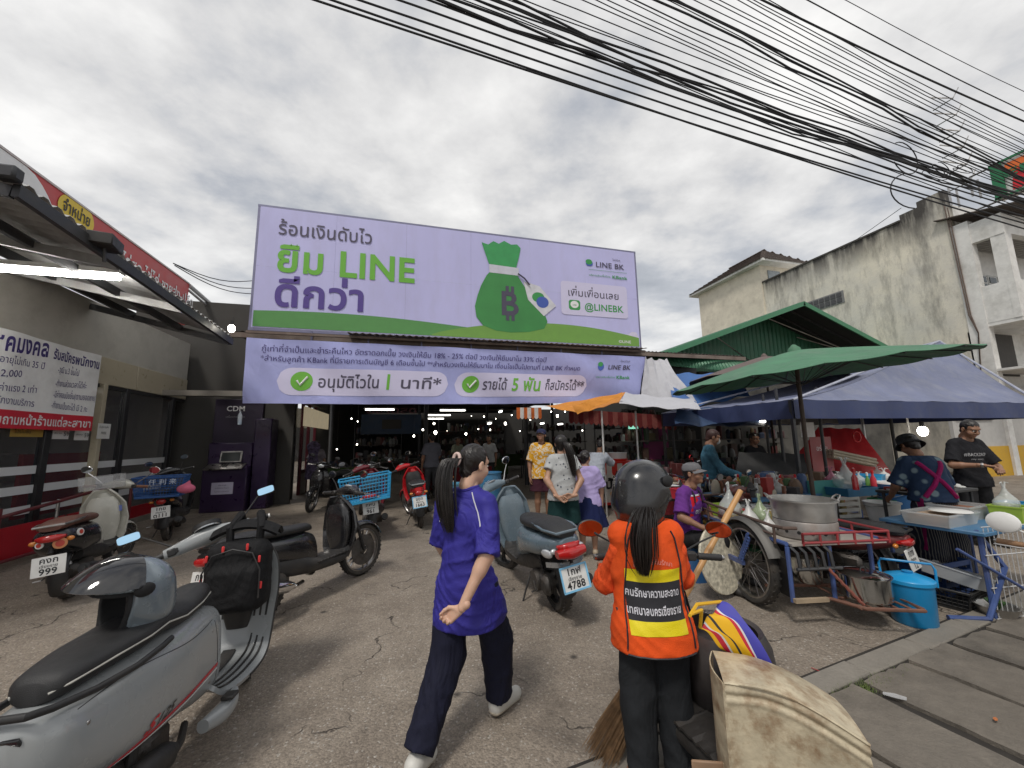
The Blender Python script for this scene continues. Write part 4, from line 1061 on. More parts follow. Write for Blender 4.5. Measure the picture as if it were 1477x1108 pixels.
mh_ = tag(MB().lathe([(.0, .004), (.035, .005), (.042, .0)], (0, 0, 0), 'Z', 20).build('drain_hole_cover', DARKG, loc=at(1312, 1043, Z=.014)), 'small round dark drain hole cover in the pavement', 'drain cover')

# ------------------------------------------------------------------ left shop
WX = -5.15
WALLG = mat('grey_rendered_wall', (.42, .40, .35), .8, var=.08, scale=1.4, bump=.15, dirt=(.2, .18, .15), dirt_amt=.3)
CREAM = mat('cream_cladding', (.42, .37, .27), .35, var=.05, coat=.2)
DKM = mat('dark_mullion', (.02, .02, .022), .4, var=.2)
DGL = mat('shop_glass', (.06, .065, .075), .04, var=0, alpha=.28, spec=.9, coat=.5)
WDEC = mat('white_window_film', (.62, .63, .64), .45, var=.04)
REDP = mat('red_panel', (.36, .012, .022), .4, var=.12, scale=3, dirt=(.1, .03, .03), dirt_amt=.3)
shop = thing('shop_building', 'grey shopfront on the left with white striped windows and red lower panels', 'building', (WX, 0, 0))
def zat(px, py, X): return at(px, py, X=X)
y0s, y1s = .2, at(262, 620, X=WX).y
ztop = 3.95
fb = zat(300, 566, WX).z
fasc_top, fasc_bot = zat(143, 513, WX).z, zat(141, 553, WX).z
b = MB(); b.box((-.15, (y0s+y1s)/2, (ztop+fasc_top)/2), (.3, y1s-y0s, ztop-fasc_top)); b.build('upper_wall', WALLG, shop)
n = 6
for i in range(n):
    a = y0s+(y1s-y0s)*i/n; c = y0s+(y1s-y0s)*(i+1)/n
    MB().box((-.13, (a+c)/2, (fasc_top+fasc_bot)/2), (.3, c-a-.008, fasc_top-fasc_bot-.006), bev=.006).build('cladding_panel', CREAM, shop)
muls = [at(p, 660, X=WX).y for p in (-140, -30, 62, 172, 241)]
sill = .25
for i, yy in enumerate(muls): MB().box((-.02, yy, (sill+fasc_bot)/2), (.09, .11 if i else .1, fasc_bot-sill), bev=.005).build('mullion', DKM, shop)
cp = at(137, 620, X=WX).y; MB().box((.03, cp, fasc_bot/2), (.1, .09, fasc_bot), bev=.005).build('cream_post', CREAM, shop)
MB().box((-.03, (y0s+y1s)/2, fasc_bot-.03), (.08, y1s-y0s, .06)).build('head_rail', DKM, shop)
edges = [y0s]+muls
for i in range(len(edges)-1):
    a, c = edges[i]+.055, edges[i+1]-.055
    if c-a < .1: continue
    g = MB().box((-.03, (a+c)/2, (.1+fasc_bot)/2), (.012, c-a, fasc_bot-.1)).build('window', DGL, shop)
    zs = [zat(0, 678, WX).z, zat(0, 708, WX).z, zat(0, 739, WX).z]
    for z in zs: MB().box((-.020, (a+c)/2, z-.03), (.003, c-a-.002, .115)).build('white_stripe', WDEC, g)
    MB().box((-.004, (a+c)/2, .16), (.02, c-a, .33)).build('red_panel', REDP, shop)
MB().box((-.25, (y0s+y1s)/2, .05), (.6, y1s-y0s, .1)).build('plinth', KERB, shop)
# inside of the shop: shelves, posters, a back wall and strip lights seen through the glass
INW = mat('interior_wall', (.35, .33, .31), .7, var=.05)
MB().box((-3.2, (y0s+y1s)/2, 1.5), (.1, y1s-y0s, 3)).box((-1.7, y0s, 1.5), (3, .1, 3)).box((-1.7, y1s, 1.5), (3, .1, 3)).box((-1.7, (y0s+y1s)/2, 3.0), (3.1, y1s-y0s, .1)).build('interior_wall', INW, shop)
TUBE = mat('lit_tube', (1, 1, 1), .3, var=0, emit=(1, .97, .9), es=4.)
BULB = mat('lit_bulb', (1, 1, 1), .3, var=0, emit=(1, .93, .8), es=10.)
def tube_light(c, L_, ax='X', grp='lit fluorescent tubes', lab='lit fluorescent tube', w=.03, dl=None, rz=None, M=None):
    a = {'X': 0, 'Y': math.pi/2}[ax] if rz is None else rz
    t = thing('tube_light', lab, 'lamp', c, a, grp)
    MB().cyl((-L_/2, 0, 0), (L_/2, 0, 0), w/2, 10).build('tube', M or TUBE, t)
    MB().box((0, 0, w*1.1), (L_+.05, w*1.6, w*.9)).build('fitting', mat('white_enamel', (.6, .6, .58), .4, var=.05), t)
    return t
def bulb(c, lab, r=.035, grp='lit bare bulbs', shade=None, wire=.35):
    t = thing('light_bulb', lab, 'lamp', c, 0, grp)
    MB().sphere((0, 0, 0), (r, r, r*1.25), 12, 8).build('bulb', BULB, t)
    MB().tube([(0, 0, r), (0, 0, r*2.4)], [r*.45, r*.45], 8).build('socket', BLK, t)
    if wire: MB().tube([(0, 0, r*2.2), (.01, .01, r*2+wire)], .004, 5).build('wire', BLK, t)
    if shade: MB().lathe([(r*1., r*2.2), (r*2.4, r*.9), (r*2.8, -r*.3)], (0, 0, 0), 'Z', 18).build('lamp_shade', shade, t)
    return t
for yy in (3.4, 5.6, 7.8): tube_light((WX-1.3, yy, 2.7), 1.2, 'Y', 'tube lights inside the shop', 'fluorescent tube lit inside the shop behind the glass', M=mat('bright_tube', (1, 1, 1), .3, var=0, emit=(1, .97, .92), es=22))
GOODS = [mat('goods_red', (.30, .025, .02), .5), mat('goods_cream', (.38, .33, .25), .6), mat('goods_straw', (.3, .22, .08), .5), mat('goods_green', (.05, .11, .04), .6), mat('goods_blue', (.04, .08, .18), .5), mat('goods_white', (.5, .5, .48), .5), mat('goods_brown', (.12, .07, .04), .6), mat('goods_dark', (.04, .035, .035), .6), mat('goods_pink', (.26, .09, .1), .5), mat('goods_meat', (.2, .08, .045), .6, var=.4, scale=30), glass('goods_clear', (.55, .56, .55), .5, .2)]
rs = random.Random(11)
GOODS_D = [mat(m_.name+'_shaded', [a*.25+.008 for a in m_.node_tree.nodes['Principled BSDF'].inputs['Base Color'].default_value[:3]], .6) for m_ in GOODS]  # darkened copies of the goods colours: the dimness of the hall is painted in
def stall_goods(parent, x0, x1, y0, y1, z, n, hmax=.14, smin_=.05, smax=.15, shapes='bcs', G=None):
    """boxes, jars and heaps crowding a table top, one mesh per colour (too small and mixed to count)"""
    acc = {}
    for i in range(n):
        k = rs.randrange(len(GOODS)); b = acc.setdefault(k, MB()); s = rs.uniform(smin_, smax); h = rs.uniform(.3, 1)*hmax
        x, y = rs.uniform(x0+s/2, x1-s/2), rs.uniform(y0+s/2, y1-s/2); sh = rs.choice(shapes)
        if sh == 'b': b.box((x, y, z+h/2), (s, s*rs.uniform(.6, 1.1), h), rz=rs.uniform(-.3, .3), bev=.006)
        elif sh == 'c': b.lathe([(.001, z), (s*.42, z), (s*.45, z+h*.85), (s*.3, z+h), (.001, z+h)], (x, y, 0), 'Z', 10)
        else: b.sphere((x, y, z+h*.25), (s*.6, s*.5, h*.6), 9, 6)
    for k, b in acc.items(): b.build('goods', (G or GOODS)[k], parent, stuff=True)
sh_ = thing('shop_shelf', 'crowded shelf of red goods inside the left shop', 'shelf', (WX-1.4, 5.2, 0))
for z in (.5, .95, 1.4, 1.85): MB().box((0, 0, z), (.5, 7., .03)).build('shelf_board', INW, sh_); stall_goods(sh_, -.25, .25, -3.4, 3.4, z+.015, 60, .33, .08, .25)
tag(MB().box((0, 0, 0), (.06, 1.6, 1.)).build('red_counter', mat('red_counter', (.3, .015, .02), .4), loc=(WX-.7, at(95, 640, X=WX-.7).y, .9)), 'dark red counter inside the shop behind the left windows', 'counter')
def paper(label, c, w_, h_, lines, col=WHITEP, ink=INK, face='X', cat='notice', name='paper_notice', group=None, rz=None, bold=.0):
    """sheet of paper; face X looks toward +X, face Y toward -Y"""
    u, n = (Vector((0, 1, 0)), Vector((1, 0, 0))) if face == 'X' else (Vector((1, 0, 0)), Vector((0, -1, 0)))
    b = MB(); c = Vector(c)
    b.sheet(lambda a, q: u*((a-.5)*w_)+Vector((0, 0, (q-.5)*h_))+n*.004*math.sin(a*5), 6, 4, .002)
    o = b.build(name, col, loc=c); tag(o, label, cat, group)
    for (t_, s, x, z, al) in lines:
        text(t_, s, ink, o, lambda a, q: u*(x*w_+a)+Vector((0, 0, z*h_+q))+n*.008, bold, al)
    return o
for p, q, tx in ((88, 626, '59'), (118, 628, '59')):
    c = at(p, q, X=WX+.01); paper('small white price card marked 59 on the shop window, '+('left one' if p == 88 else 'right one'), c, .3, .16, [(tx, .1, .12, -.2, 'L'), ('เพียงวันละ', .035, -.45, .0, 'L')])
c = at(40, 622, X=WX+.01); paper('yellow price strip stuck to the shop window beside the cards', c, .5, .16, [('โปรโมชั่น', .07, -.4, -.2, 'L')], mat('goods_yellow2', (.45, .3, .06), .5))
c = at(150, 622, X=WX+.1); paper('white delivery notice with a motorbike drawing on the cream post', c, .3, .26, [('มีบริการส่ง', .05, -.42, .2, 'L'), ('FREE', .06, -.25, -.2, 'L')])
# recruiting banner
VIN = mat('vinyl_white', (.78, .78, .77), .45, var=.04, dirt=(.4, .38, .35), dirt_amt=.25)
BX = WX+.14
tr, br_ = at(144, 513, X=BX), at(132, 622, X=BX); redz = at(134, 601, X=BX).z
yb1 = tr.y; yb0 = yb1-3.6; zt, zb_ = tr.z, br_.z
bn = thing('recruiting_banner', 'white and red vinyl banner hiring staff hung across the left shop windows', 'banner', (BX, 0, 0))
wv = lambda y, z: .018*math.sin(y*4.1+z)+.012*math.sin(y*9+z*2.5)
MB().sheet(lambda u, v: (wv(yb0+(yb1-yb0)*u, 0), yb0+(yb1-yb0)*u, redz+(zt-redz)*v), 40, 4, .004).build('white_field', VIN, bn)
MB().sheet(lambda u, v: (wv(yb0+(yb1-yb0)*u, 0), yb0+(yb1-yb0)*u, zb_+(redz-zb_)*v), 40, 2, .004).build('red_band', mat('vinyl_red', (.55, .02, .04), .4, var=.05), bn)
NAVY = mat('navy_ink', (.045, .03, .16), .5, var=0); WTX = mat('white_ink', (.75, .75, .75), .5, var=0)
Hb = zt-redz
def bt(tx, s, ypx, z, m=NAVY, bold=.02, al='L', wd=None):
    yy = at(ypx, 570, X=BX).y if ypx is not None else 0
    text(tx, s, m, bn, lambda a, q: (wv(yy+a, 0)+.006, yy+a, z+q), bold, al, width=wd)
def yat(p, q): v = at(p, q, X=BX); return v.y, v.z
for tx, a, b_, bd in (('งานโชคมงคล', (-70, 490), (71, 512), .03), ('รับสมัครพนักงาน', (77, 514), (140, 530), .025), ('ชาย/หญิง อายุไม่เกิน 35 ปี', (-62, 508), (65, 530), .0), ('เงินเดือน 12,000', (-80, 535), (29, 541), .0), ('มีวันหยุดได้ค่าแรง 2 เท่า', (-75, 555), (54, 564), .0), ('ตรงงาน รักงานบริการ', (-60, 572), (50, 584), .0), ('-วุฒิ ม.3 ขึ้นไป', (84, 534), (115, 540), .0), ('-ทำงานล่วงเวลาได้ค่ะ', (80, 554), (123, 558), .0), ('-มีค่าคอมมิชชั่น(ตามยอดขาย)', (77, 570), (134, 576), .0), ('-ทำงานเป็นกะได้ มี 2 กะ', (74, 585), (123, 592), .0)):
    p, q = yat(*a), yat(*b_)
    s = .33 if bd >= .03 else (.2 if bd else .13)
    text(tx, s, NAVY, bn, (lambda p0, q0, wdt: (lambda a_, z_: (wv(p0[0]+a_, 0)+.006, p0[0]+a_, (p0[1]+(q0[1]-p0[1])*a_/wdt)+z_-.03)))(p, q, q[0]-p[0]), bd, 'L', width=q[0]-p[0])
p, q = yat(-90, 600), yat(128, 612)
text('สมัครสอบถามหน้าร้านแต่ละสาขา', .17, WTX, bn, lambda a_, z_: (wv(p[0]+a_, 0)+.006, p[0]+a_, zb_+.055+z_), .02, 'L', width=q[0]-p[0])
# ramp rail of dark red pipe with red boards
RX = -4.75
rail = thing('ramp_railing', 'dark red pipe railing with red boards along the shopfront', 'railing', (RX, 0, 0))
RP = mat('dark_red_pipe', (.12, .02, .025), .45, var=.2, dirt=(.2, .15, .12), dirt_amt=.3)
ya, yb_ = 1.0, at(190, 700, X=RX).y; za = at(0, 747, X=RX).z; zc = at(190, 694, X=RX).z
MB().tube([(0, ya, za-.02), (0, at(0, 747, X=RX).y, za), (0, yb_-.08, zc), (0, yb_, zc-.06), (0, yb_, .05)], .024, 10).build('top_rail', RP, rail)
MB().tube([(0, ya, .12), (0, yb_, .12)], .022, 8).build('bottom_rail', RP, rail)
for p in (-60, 0, 82, 130): yy = at(p, 740, X=RX).y; MB().tube([(0, yy, .02), (0, yy, (za+zc)/2)], .02, 8).build('rail_post', STEEL if p == 82 else RP, rail)
for i in range(6):
    a = ya+(yb_-ya)*i/6; MB().box((-.05, a+(yb_-ya)/12, .32), (.015, (yb_-ya)/6-.05, .40)).build('red_board', REDP, rail)

# canopy: corrugated steel on dark beams
CORR = mat('corrugated_steel', (.42, .42, .41), .5, metal=.3, var=.2, scale=2, dirt=(.1, .08, .06), dirt_amt=.5, dscale=1.2)
BEAM = mat('dark_steel_beam', (.05, .052, .056), .5, metal=.4, var=.2, dirt=(.12, .1, .08), dirt_amt=.3)
CX = -3.1; e0, e1 = at(18, 262, X=CX), at(332, 488, X=CX)
cz = lambda y: e0.z+(e1.z-e0.z)*(y-e0.y)/(e1.y-e0.y)
can = thing('canopy_roof', 'corrugated steel canopy on dark beams over the left shopfront', 'canopy', (0, 0, 0))
cy0, cy1 = e0.y, e1.y; zw = 3.95
def corr(u, v):
    y = cy0-.05+(cy1-cy0+.1)*u; x = CX-.0+(WX-CX)*v
    z = cz(y)*(1-v)+max(zw, cz(y)-.0)*v
    k = (u*30) % 1.0; return (x+.0, y, z+.03+(.036 if .3 < k < .7 else (.0 if k < .15 or k > .85 else .014)))
MB().sheet(corr, 30*6, 1, .003).build('corrugated_sheet', CORR, can)
for (x, k) in ((CX+.03, .11), (CX-.75, .1), (CX-1.45, .1)):
    f = (x-CX)/(WX-CX); f = max(f, 0)
    z0_, z1_ = cz(cy0)*(1-f)+zw*f, cz(cy1)*(1-f)+zw*f
    Lb = math.hypot(cy1-cy0, z1_-z0_)
    MB().box((x, (cy0+cy1)/2, (z0_+z1_)/2-.07), (.05, Lb, k), rot=Matrix.Rotation(math.atan2(z1_-z0_, cy1-cy0), 3, 'X')).build('purlin', BEAM, can)
for i in range(4):
    y = cy0+.02+(cy1-cy0-.04)*(0, .3, .62, 1)[i]; a = Vector((CX, y, cz(y)-.08)); c = Vector((WX, y, zw-.12)); v = c-a
    MB().box((a+c)/2, (v.length, .05, .1), rot=Matrix.Rotation(-math.atan2(v.z, v.x) , 3, 'Y')).build('rafter', CORR if i in (1, 2) else BEAM, can)
MB().box((CX+.02, cy0-.06, cz(cy0)+.03), (.14, .1, .12), bev=.02).build('beam_end', BEAM, can)
tl_ = at(172, 401, X=-3.45); tube_light((tl_.x-.62, tl_.y, tl_.z), 1.24, 'X', 'shop canopy tubes', 'long fluorescent tube lit under the corrugated canopy', .065, M=mat('bright_tube', (1, 1, 1), .3, var=0, emit=(1, .97, .92), es=22))
c = at(334, 474, X=-2.9); bulb(c, 'bright white bulb at the far end of the canopy', .055, 'canopy bulb', wire=.1)
c = at(152, 350, X=CX+.1); fl_ = thing('floodlight', 'black rectangular floodlight mounted on the canopy edge', 'floodlight', c); MB().box((0, 0, 0), (.2, .26, .12), bev=.01, rz=.2).build('housing', BLK, fl_); MB().tube([(0, 0, -.05), (0, .02, -.2)], .015, 6).build('bracket', BLK, fl_)
# long red fascia sign above the canopy
RSX = -5.0; s1 = at(273, 410, X=RSX); s0 = at(0, 190, X=RSX)
sg = thing('fascia_sign', 'long red shop sign with white lettering and a yellow oval above the canopy', 'sign', (RSX, 0, 0))
zt2 = s1.z; RDS = mat('sign_red', (.5, .06, .06), .45, var=.05)
ys0, ys1 = 2.2, s1.y; zb2 = zt2-1.0
MB().box((-.05, (ys0+ys1)/2, (zt2+zb2)/2), (.1, ys1-ys0, zt2-zb2)).build('sign_board', RDS, sg)
MB().box((-.05, (ys0+ys1)/2, zt2+.01), (.13, ys1-ys0, .03)).build('sign_frame', mat('pale_frame', (.55, .5, .48), .5), sg)
def disc(c, ry, rz_, m, x, nm, n=40, y_max=None):
    V = [(x, min(c[0]+ry*math.cos(2*math.pi*i/n), ys1), min(max(c[1]+rz_*math.sin(2*math.pi*i/n), zb2+.01), zt2-.01)) for i in range(n)]
    return MB().add(V, [tuple(range(n))]).build(nm, m, sg, smooth=False, fix=False)
wc = at(20, 262, X=RSX); c2 = at(78, 300, X=RSX)
oy_ = at(84, 300, X=RSX).y-1.0; disc((oy_, zt2-.62), 1.0, .72, VIN, .004, 'white_oval')
ov = at(110, 310, X=RSX); disc((ov.y, ov.z), .34, .27, mat('sign_yellow', (.7, .5, .03), .4, var=.03), .008, 'yellow_oval')
text('จำหน่าย', .25, INK, sg, lambda a, q: (.014, ov.y+a, ov.z-.06+q), .02, 'C', width=.52)
text('ร้านพวงเพชร', .42, RDS, sg, lambda a, q: (.012, oy_+.8+a, zt2-.72+q), .03, 'R', width=1.6)
p0_, p1_ = at(163, 350, X=RSX), at(270, 432, X=RSX)
text('ด ไก่สด ไข่ไก่ ขายส่ง-ปลีก', .3, WTX, sg, lambda a, q: (.012, p0_.y+a, zt2-.5+q), .02, 'L', width=(p1_.y-p0_.y)*1.1)
# roof edge running on behind the sign to the market
re = thing('roof_gutter', 'pale metal roof edge running from the red sign to the market roof', 'gutter', (0, 0, 0))
a, c = at(273, 412, X=RSX), at(326, 458, X=RSX+.0); MB().tube([a, c], .05, 8).tube([a-Vector((0, 0, .12)), c-Vector((0, 0, .12))], .03, 8).build('gutter_pipe', mat('galvanised', (.5, .5, .5), .45, metal=.5, var=.1), re)
# ------------------------------------------------------------------ cash machine and the glass shop behind
AY = 10.3
PUR = mat('dark_purple_steel', (.022, .01, .04), .35, var=.1, coat=.3); PURD = mat('purple_dark', (.014, .007, .024), .45, var=.1)
al, ar = at(286, 735, Y=AY).x, at(352, 735, Y=AY).x
atm = thing('cash_machine', 'dark purple cash deposit machine under a CDM sign', 'cash machine', ((al+ar)/2, AY, 0))
w_ = ar-al; zt_ = at(320, 640, Y=AY).z; zs = at(320, 575, Y=AY).z
MB().box((0, .3, zt_*.33), (w_, .6, zt_*.66), bev=.02).box((0, .4, zt_*.8), (w_, .4, zt_*.42), bev=.02).build('cabinet', PUR, atm)
MB().box((.05, .45, (zt_+zs)/2), (w_*1.15, .15, zs-zt_+.05), bev=.01).build('sign_panel', PURD, atm)
MB().box((w_*.5+.2, .45, 1.05), (.36, .5, 2.1), bev=.02).build('side_cabinet', PUR, atm)
scr = MB().box((.04, .17, zt_*.8), (w_*.5, .03, .26), rot=Matrix.Rotation(-.25, 3, 'X'), bev=.005).build('screen_bezel', STEEL, atm)
MB().box((.04, .15, zt_*.8), (w_*.42, .02, .2), rot=Matrix.Rotation(-.25, 3, 'X')).build('screen', mat('screen_dark', (.03, .035, .035), .1, var=0), scr)
MB().box((0, .0, zt_*.66), (w_*.85, .3, .03), rot=Matrix.Rotation(.35, 3, 'X'), bev=.005).build('keypad_shelf', STEEL, atm)
for i in range(12): MB().box((-.08+.05*(i % 3), -.03+.045*(i//3), zt_*.66+.008+.016*(i//3)), (.035, .03, .012)).build('key', BLK, atm)
text('CDM', .17, WTX, atm, lambda a, q: (a-.02, .372, zs-.26+q), .02, 'C'); text('เครื่องฝากเงินสด', .06, mat('grey_ink', (.25, .25, .27), .5, var=0), atm, lambda a, q: (a-.02, .372, zs-.42+q), .0, 'C')
paper('white notice taped to the lower front of the cash machine', ((al+ar)/2-.02, AY-.01, at(310, 705, Y=AY).z), .42, .26, [('ประกาศ', .05, 0, .2, 'C'), ('ปิดให้บริการ ชั่วคราว', .035, 0, -.02, 'C'), ('ขออภัยในความไม่สะดวก', .03, 0, -.3, 'C')], mat('lilac_paper', (.4, .38, .48), .6), face='Y')
tag(MB().box((0, 0, 0), (3.1, .2, .12)).build('lintel_beam', mat('pale_beam', (.25, .23, .2), .6), loc=(-4.0, AY-.2, at(320, 568, Y=AY-.2).z)), 'pale beam above the cash machine alcove', 'beam')
tag(MB().box((0, 0, 0), (3.6, .1, 5.1)).build('alcove_wall', mat('alcove_render', (.05, .047, .042), .8), loc=(-4.6, AY+.85, 2.55)), 'dark wall behind the cash machine, its top standing in for a shaded roof underside', 'wall')  # darkened and carried up to stand in for the shaded roof underside above
c = at(346, 603, X=-2.9); wb_ = thing('water_bottle', 'clear plastic bottle hanging below the banner corner', 'bottle', c)
MB().lathe([(.0, -.12), (.03, -.12), (.033, -.1), (.033, .05), (.012, .1), (.012, .12), (0, .12)], (0, 0, 0), 'Z', 14).build('bottle', glass('bottle_pet', (.7, .75, .8), .45), wb_)
MB().lathe([(.0, -.115), (.03, -.115), (.03, -.04), (.0, -.04)], (0, 0, 0), 'Z', 14).build('water', mat('blue_water', (.1, .25, .4), .05, var=0), wb_); MB().tube([(0, 0, .12), (0, 0, .5)], .002, 4).build('string', BLK, wb_)
GX = -3.0; g0, g1 = AY+.9, 16.5
gs = thing('glass_shop', 'maroon framed glass shopfront beyond the cash machine', 'shop', (GX, 0, 0))
MAR = mat('maroon_frame', (.09, .012, .02), .4, var=.1)
for i, y in enumerate((11.2, 12.0, 12.8, 13.6, 14.5)): MB().box((0, y, 1.35), (.08, .1, 2.7)).build('door_frame', MAR if i in (2, 3, 4) else DKM, gs)
for i, y in enumerate((11.6, 12.4, 13.2)):
    MB().box((0, y, 1.45), (.01, .7, 2.1)).build('glass_door', DGL, gs)
MB().box((0, 13.2, .3), (.04, .7, .6)).build('lower_panel', INW, gs); MB().box((0, 13.2, .66), (.06, .7, .1)).build('door_rail', MAR, gs)
MB().box((-.0, 13.2, 2.95), (.3, 5, .5)).build('head_wall', mat('dark_wall', (.06, .055, .05), .8), gs); MB().box((-2.5, 13.2, 1.5), (.1, 5, 3)).build('back_wall', INW, gs); MB().box((0, 15.6, 1.5), (.1, 2.2, 3)).build('side_wall', mat('dark_wall2', (.05, .05, .05), .8), gs)
for y in (11.9, 13.2): tube_light((GX-1.2, y, 2.6), 1., 'Y', 'tube lights in the glass shop', 'fluorescent tube lit in the maroon glass shop')
ab0, ab1 = at(425, 590, X=GX+.2), at(497, 625, X=GX+.2)
sb = tag(MB().box((0, (12.2+15.5)/2, 0), (.06, 3.4, .55)).build('light_box_sign', mat('old_light_box', (.38, .33, .24), .5, var=.35, scale=3, emit=(.5, .42, .28), es=.35), loc=(GX+.2, 0, at(450, 603, X=GX+.2).z)), 'long faded yellowish sign panel above the maroon glass shop', 'sign')
dr = thing('clothes_dummy', 'patterned dress on a stand outside the maroon shop', 'clothes stand', (at(450, 690, X=GX+.35).x, at(450, 690, X=GX+.35).y, 0))
MB().loft([(.45, 0, 0, .2, .15, 2.2), (.9, 0, 0, .17, .12, 2.2), (1.15, 0, 0, .12, .1, 2.2), (1.4, 0, 0, .19, .1, 2.2), (1.5, 0, 0, .12, .08, 2.2), (1.56, 0, 0, .04, .04, 2.2)], 18, 3, axis='Z').build('dress', mat('print_dress', (.12, .09, .16), .8, var=.9, scale=16), dr); MB().cyl((0, 0, 0), (0, 0, .5), .02, 8).lathe([(0, 0), (.15, 0), (.15, .02), (0, .02)], (0, 0, 0), 'Z', 16).build('stand', STEEL, dr)
# ------------------------------------------------------------------ billboard
BY = 8.5
bb = thing('billboard', 'large lilac billboard with green hills and a green money bag on the market roof', 'billboard', (0, BY, 0))
LIL = mat('billboard_lilac', (.50, .49, .78), .5, var=.06, scale=.8, dirt=(.4, .38, .55), dirt_amt=.3, stretch=(1, 1, .35))
x0, x1, z0, z1 = -3.02, 5.80, at(640, 488, Y=BY).z, at(640, 331, Y=BY).z
z0, z1 = 3.80, 6.40
n = 6
for i in range(n):
    for j in range(2):
        a, c = x0+(x1-x0)*i/n, x0+(x1-x0)*(i+1)/n; p, q = z0+(z1-z0)*j/2, z0+(z1-z0)*(j+1)/2
        MB().sheet(lambda u, v: (a+.0015+(c-a-.003)*u, .003*math.sin(math.pi*u)*math.sin(math.pi*v), p+.0015+(q-p-.003)*v), 8, 5, .004).build('vinyl_panel', LIL, bb)
fr = MB()
FRM = mat('billboard_frame', (.2, .2, .3), .5, metal=.3, var=.1)
for (X_, Z_, dx, dz) in (((x0+x1)/2, z1+.02, x1-x0+.1, .05), ((x0+x1)/2, z0-.03, x1-x0+.1, .06), (x0-.02, (z0+z1)/2, .05, z1-z0), (x1+.02, (z0+z1)/2, .05, z1-z0)): fr.box((X_, .04, Z_), (dx, .08, dz))
for i in range(n+1): X_ = x0+(x1-x0)*i/n; fr.box((X_, .1, (z0+z1)/2), (.05, .05, z1-z0)); fr.tube([(X_, .12, z1-.1), (X_, 1.6, z0)], .025, 6)
for i in range(1, 8): fr.tube([(x0+(x1-x0)*i/8, .0, z0-.02), (x0+(x1-x0)*i/8, .02, z0-.3)], .02, 6)
fr.build('frame', FRM, bb)
GR1, GR2 = mat('hill_green', (.09, .27, .075), .5, var=.05), mat('hill_light_green', (.16, .33, .06), .5, var=.05)
Wb, Hb2 = x1-x0, z1-z0
UO = 0.
def bpt(u, v, d=.01): return (x0+Wb*(u+UO), -d*.42, z0+Hb2*v)
def flat(pts, m, nm, d, par=None): return MB().add([bpt(u, v, d) for u, v in pts], [tuple(range(len(pts)))]).build(nm, m, par or bb, smooth=False, fix=False)
def hill(fn, u0, u1, m, d):
    b = MB(); N_ = 40
    V = [bpt(u0+(u1-u0)*i/N_, .008, d) for i in range(N_+1)]+[bpt(u0+(u1-u0)*i/N_, max(fn(u0+(u1-u0)*i/N_), .01), d) for i in range(N_+1)]
    b.add(V, [(i, i+1, N_+2+i, N_+1+i) for i in range(N_)]).build('printed_hill', m, bb, smooth=False, fix=False)
hill(lambda u: .105+.05*math.sin((u)*5.0+.6)-.02*u, .003, .5, GR1, .022)
hill(lambda u: .02+.165*math.sin(max(0, min(1, (u-.4)/.68))*math.pi)**.8, .40, .997, GR2, .026)
flat([(.93, .09), (.945, .125), (.965, .13), (.975, .155), (.99, .15), (.997, .1), (.997, .06)], mat('pale_cloud_print', (.62, .58, .72), .5), 'printed_cloud', .018)
def rr_(u0, v0, u1, v1, r, m, nm, d, asp=Wb/Hb2):
    P = []
    for cx_, cy_, a0 in ((u1-r, v1-r*asp, 0), (u0+r, v1-r*asp, 90), (u0+r, v0+r*asp, 180), (u1-r, v0+r*asp, 270)):
        for k in range(7): a = rad(a0+15*k); P.append((cx_+r*math.cos(a), cy_+r*asp*math.sin(a)))
    return flat(P, m, nm, d)
PALE = mat('pale_lilac_print', (.60, .57, .76), .5, var=.02)
BINK, PURI, GRI, DGR = mat('charcoal_print', (.07, .06, .1), .5, var=0), mat('indigo_print', (.085, .05, .26), .5, var=0), mat('leaf_green_print', (.14, .42, .04), .5, var=0), mat('deep_green_print', (.04, .28, .07), .5, var=0)
def btx(tx, u, v, s, m, bold, wd=None, al='L', d=.03): text(tx, s, m, bb, lambda a, q: (x0+Wb*(u+UO)+a, -d*.45, z0+Hb2*v+q), bold, al, width=wd)
btx('ร้อนเงินดับไว', .040, .78, .41, BINK, .006, Wb*.212)
btx('ยืม LINE', .040, .47, .80, GRI, .026, Wb*.318)
btx('ดีกว่า', .040, .185, .80, PURI, .026, Wb*.203)
btx('LINE BK', .868, .80, .2, BINK, .012, Wb*.094); btx('ไลน์บีเค', .925, .885, .075, BINK, .0); btx('บริการสินเชื่อโดย', .845, .70, .07, DGR, .0, Wb*.07); btx('KBank', .92, .695, .12, DGR, .02, Wb*.05)
def blob(cu, cv, ru, rv, m, nm, d, a0=0, a1=360, par=None, rot=0.):
    P = []; k = Wb/Hb2
    for i in range(29):
        a = rad(a0+(a1-a0)*i/28); x_, y_ = ru*math.cos(a), ru*math.sin(a)*rv; P.append((cu+x_*math.cos(rot)-y_*math.sin(rot), cv+(x_*math.sin(rot)+y_*math.cos(rot))*k))
    return flat(P, m, nm, d, par)
BLP = mat('blue_print', (.05, .1, .4), .5, var=0)
def logo(cu, cv, s):
    rr_(cu-s, cv-s*2.6, cu+s, cv+s*2.6, s*.7, BLP, 'printed_logo', .028); blob(cu-.1*s, cv+s*1.2, s*.95, .8, DGR, 'printed_logo', .031)
logo(.848, .83, .011)
flat([(.845, .765), (.97, .765), (.97, .768), (.845, .768)], DGR, 'printed_rule', .028)
rr_(.755, .285, .966, .62, .01, PALE, 'pale_box', .024)
btx('เพิ่มเพื่อนเลย', .775, .475, .26, BINK, .006, Wb*.165)
btx('@LINEBK', .826, .345, .25, DGR, .018, Wb*.125)
